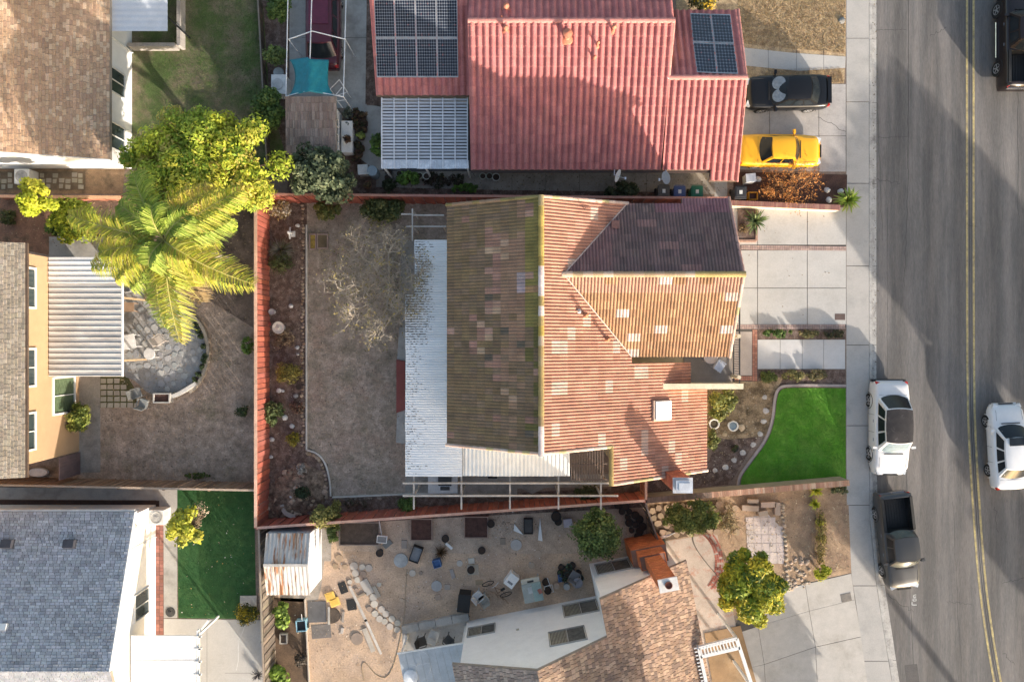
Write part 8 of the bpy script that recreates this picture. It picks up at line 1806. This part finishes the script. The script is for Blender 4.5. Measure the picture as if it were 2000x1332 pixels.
# small rubbish
lt = M()
for i in range(420):
    x, y = (rnd.uniform(640, 1200), rnd.uniform(1005, 1240)); 
    if rnd.random() < .4: x, y = rnd.gauss(1000, 28), rnd.gauss(1030, 14)
    q = P(x, y, 0); s = rnd.uniform(.02, .07); lt.box((q.x, q.y, .02), (s, s * .6, .02), rnd.random() * 3, jig(rnd.choice([(.45, .40, .34), (.25, .19, .14), (.5, .48, .44), (.16, .12, .09)]), .2))
stuff(tag(lt.build("rubble", m_stone, loc=P(950, 1100, 0)), "small pale rubble and litter scattered over the dirt yard", "rubble"))
boxthing("utility_box", "dark green utility box at the foot of the orange chimney", "utility box", 1290, 1061, .5, .4, .5, .1, mat("box_green", (.07, .09, .075)), lid=mat("box_green"))
for i in range(3): g = M(); a, b = P(1280, 1056 - i * 3, .3 + i * .1), P(1310 + i * 4, 1044 - i * 2, .8); g.tube([a, b], .02, 5); tag(g.build("pole", m_tube, loc=(a.x, a.y, 0)), ("lowest", "middle", "uppermost")[i] + " thin pale pole leaning over the green utility box", "pole", "poles by the orange chimney")
for i, (a, b) in enumerate((((1455, 1010), (1462, 1100)), ((1530, 1035), (1532, 1100)))): pass
gw3 = thing("garden_wall", "curved rough stone wall left of the soil plots", "wall", P(1532, 1040, 0))
for i, (x, y) in enumerate(chaikin([(1528, 985), (1528, 1010), (1532, 1050), (1534, 1085), (1535, 1130), (1540, 1150)], 2)): rock(gw3, x + rnd.uniform(-2, 2), y, rnd.uniform(3.2, 5), jig((.42, .34, .26), .15), .8)
for i in range(40): rock(gw3, rnd.uniform(1536, 1580), rnd.uniform(1085, 1150), rnd.uniform(2, 4.5), jig((.40, .32, .25), .15), .6)
for i, (x, y, w, d, rz) in enumerate([(1465, 992, .9, .3, -.05), (1500, 985, .8, .28, .05), (1518, 993, .3, .7, .0), (1490, 1002, .5, .25, .2), (1470, 978, .6, .2, 0)]):
    q = P(x, y, .2); g = M(); g.box((q.x, q.y, .12), (w, d, .24), rz, jig((.44, .34, .27), .1)); o = g.build("stone_block", m_flag, loc=(q.x, q.y, 0)); tag(o, ("long rough stone block left of the paved landing's top", "rough stone block above the paved landing", "upright stone block right of the paved landing's top", "small stone block on the paved landing's upper edge", "thin stone block nearest the brick capped wall")[i], "stone block")

def litter(name, label, poly_px, n, cols, size, seed, z=.02):
    r = np.random.RandomState(seed); poly = [P2(x, y) for x, y in poly_px]; xs = [p[0] for p in poly]; ys = [p[1] for p in poly]
    X = r.uniform(min(xs), max(xs), n * 2); Y = r.uniform(min(ys), max(ys), n * 2); k = inpoly_np(X, Y, poly); X, Y = X[k][:n], Y[k][:n]; n = len(X)
    an = r.rand(n) * 6.283; s = size * (.4 + r.rand(n) ** 2 * 1.4); w = s * r.uniform(.3, .7, n); c, d = np.cos(an), np.sin(an); Z = z + r.rand(n) * .02
    q = [np.stack([X + a * c * s - b * d * w, Y + a * d * s + b * c * w, Z + (a + b) * .006], 1) for a, b in ((-1, 0), (0, -1), (1, 0), (0, 1))]
    cl = np.array(cols, float); o = quads(name, np.stack(q, 1), cl[r.randint(0, len(cl), n)] * (.7 + .6 * r.rand(n))[:, None], mat("litter", attr=True, bump=0)); stuff(tag(o, label))
litter("fallen_leaves", None, [(604, 395), (790, 395), (790, 960), (655, 960), (640, 890), (604, 875)], 2600, [(.34, .27, .2), (.16, .12, .09), (.42, .36, .28), (.24, .17, .1)], .03, 1)
litter("fallen_leaves", None, [(610, 450), (800, 440), (800, 660), (650, 650)], 1500, [(.42, .34, .14), (.2, .15, .1), (.45, .4, .3)], .035, 2)
litter("fallen_leaves", None, [(200, 560), (495, 540), (495, 945), (200, 940)], 2600, [(.32, .25, .17), (.14, .11, .08), (.42, .36, .3), (.28, .2, .1)], .032, 3)
litter("fallen_leaves", None, [(350, 958), (497, 960), (500, 1205), (350, 1204)], 110, [(.5, .45, .3), (.5, .36, .12), (.55, .55, .5)], .03, 4)
litter("fallen_leaves", None, [(0, 386), (495, 386), (495, 520), (0, 470)], 1600, [(.36, .24, .14), (.15, .1, .07), (.42, .33, .2)], .035, 5)
litter("fallen_leaves", None, [(522, 1032), (1260, 990), (1260, 1070), (1150, 1150), (910, 1200), (780, 1330), (610, 1330)], 2600, [(.46, .38, .28), (.2, .15, .1), (.52, .47, .4), (.3, .2, .12)], .03, 6)
litter("fallen_leaves", None, [(1380, 755), (1500, 750), (1490, 850), (1430, 930), (1280, 960), (1385, 900)], 900, [(.4, .3, .18), (.18, .12, .08), (.5, .44, .34)], .03, 7)
litter("fallen_leaves", None, [(1270, 975), (1655, 950), (1660, 1115), (1440, 1165), (1400, 1050)], 1800, [(.46, .35, .2), (.22, .15, .09), (.52, .44, .3)], .032, 8)
litter("fallen_leaves", None, [(1700, -40), (1716, -40), (1716, 1000), (1702, 1000)], 500, [(.2, .16, .1), (.1, .08, .06)], .03, 9, z=-.1)
litter("fallen_leaves", None, [(1425, 405), (1650, 410), (1650, 640), (1425, 640)], 60, [(.2, .14, .09), (.3, .22, .14)], .03, 10)
litter("fallen_leaves", None, [(735, 335), (1420, 338), (1420, 380), (735, 372)], 700, [(.2, .15, .1), (.1, .08, .05), (.3, .24, .16)], .035, 11)
print("objects", len(bpy.data.objects), "polys", sum(len(m.polygons) for m in bpy.data.meshes))
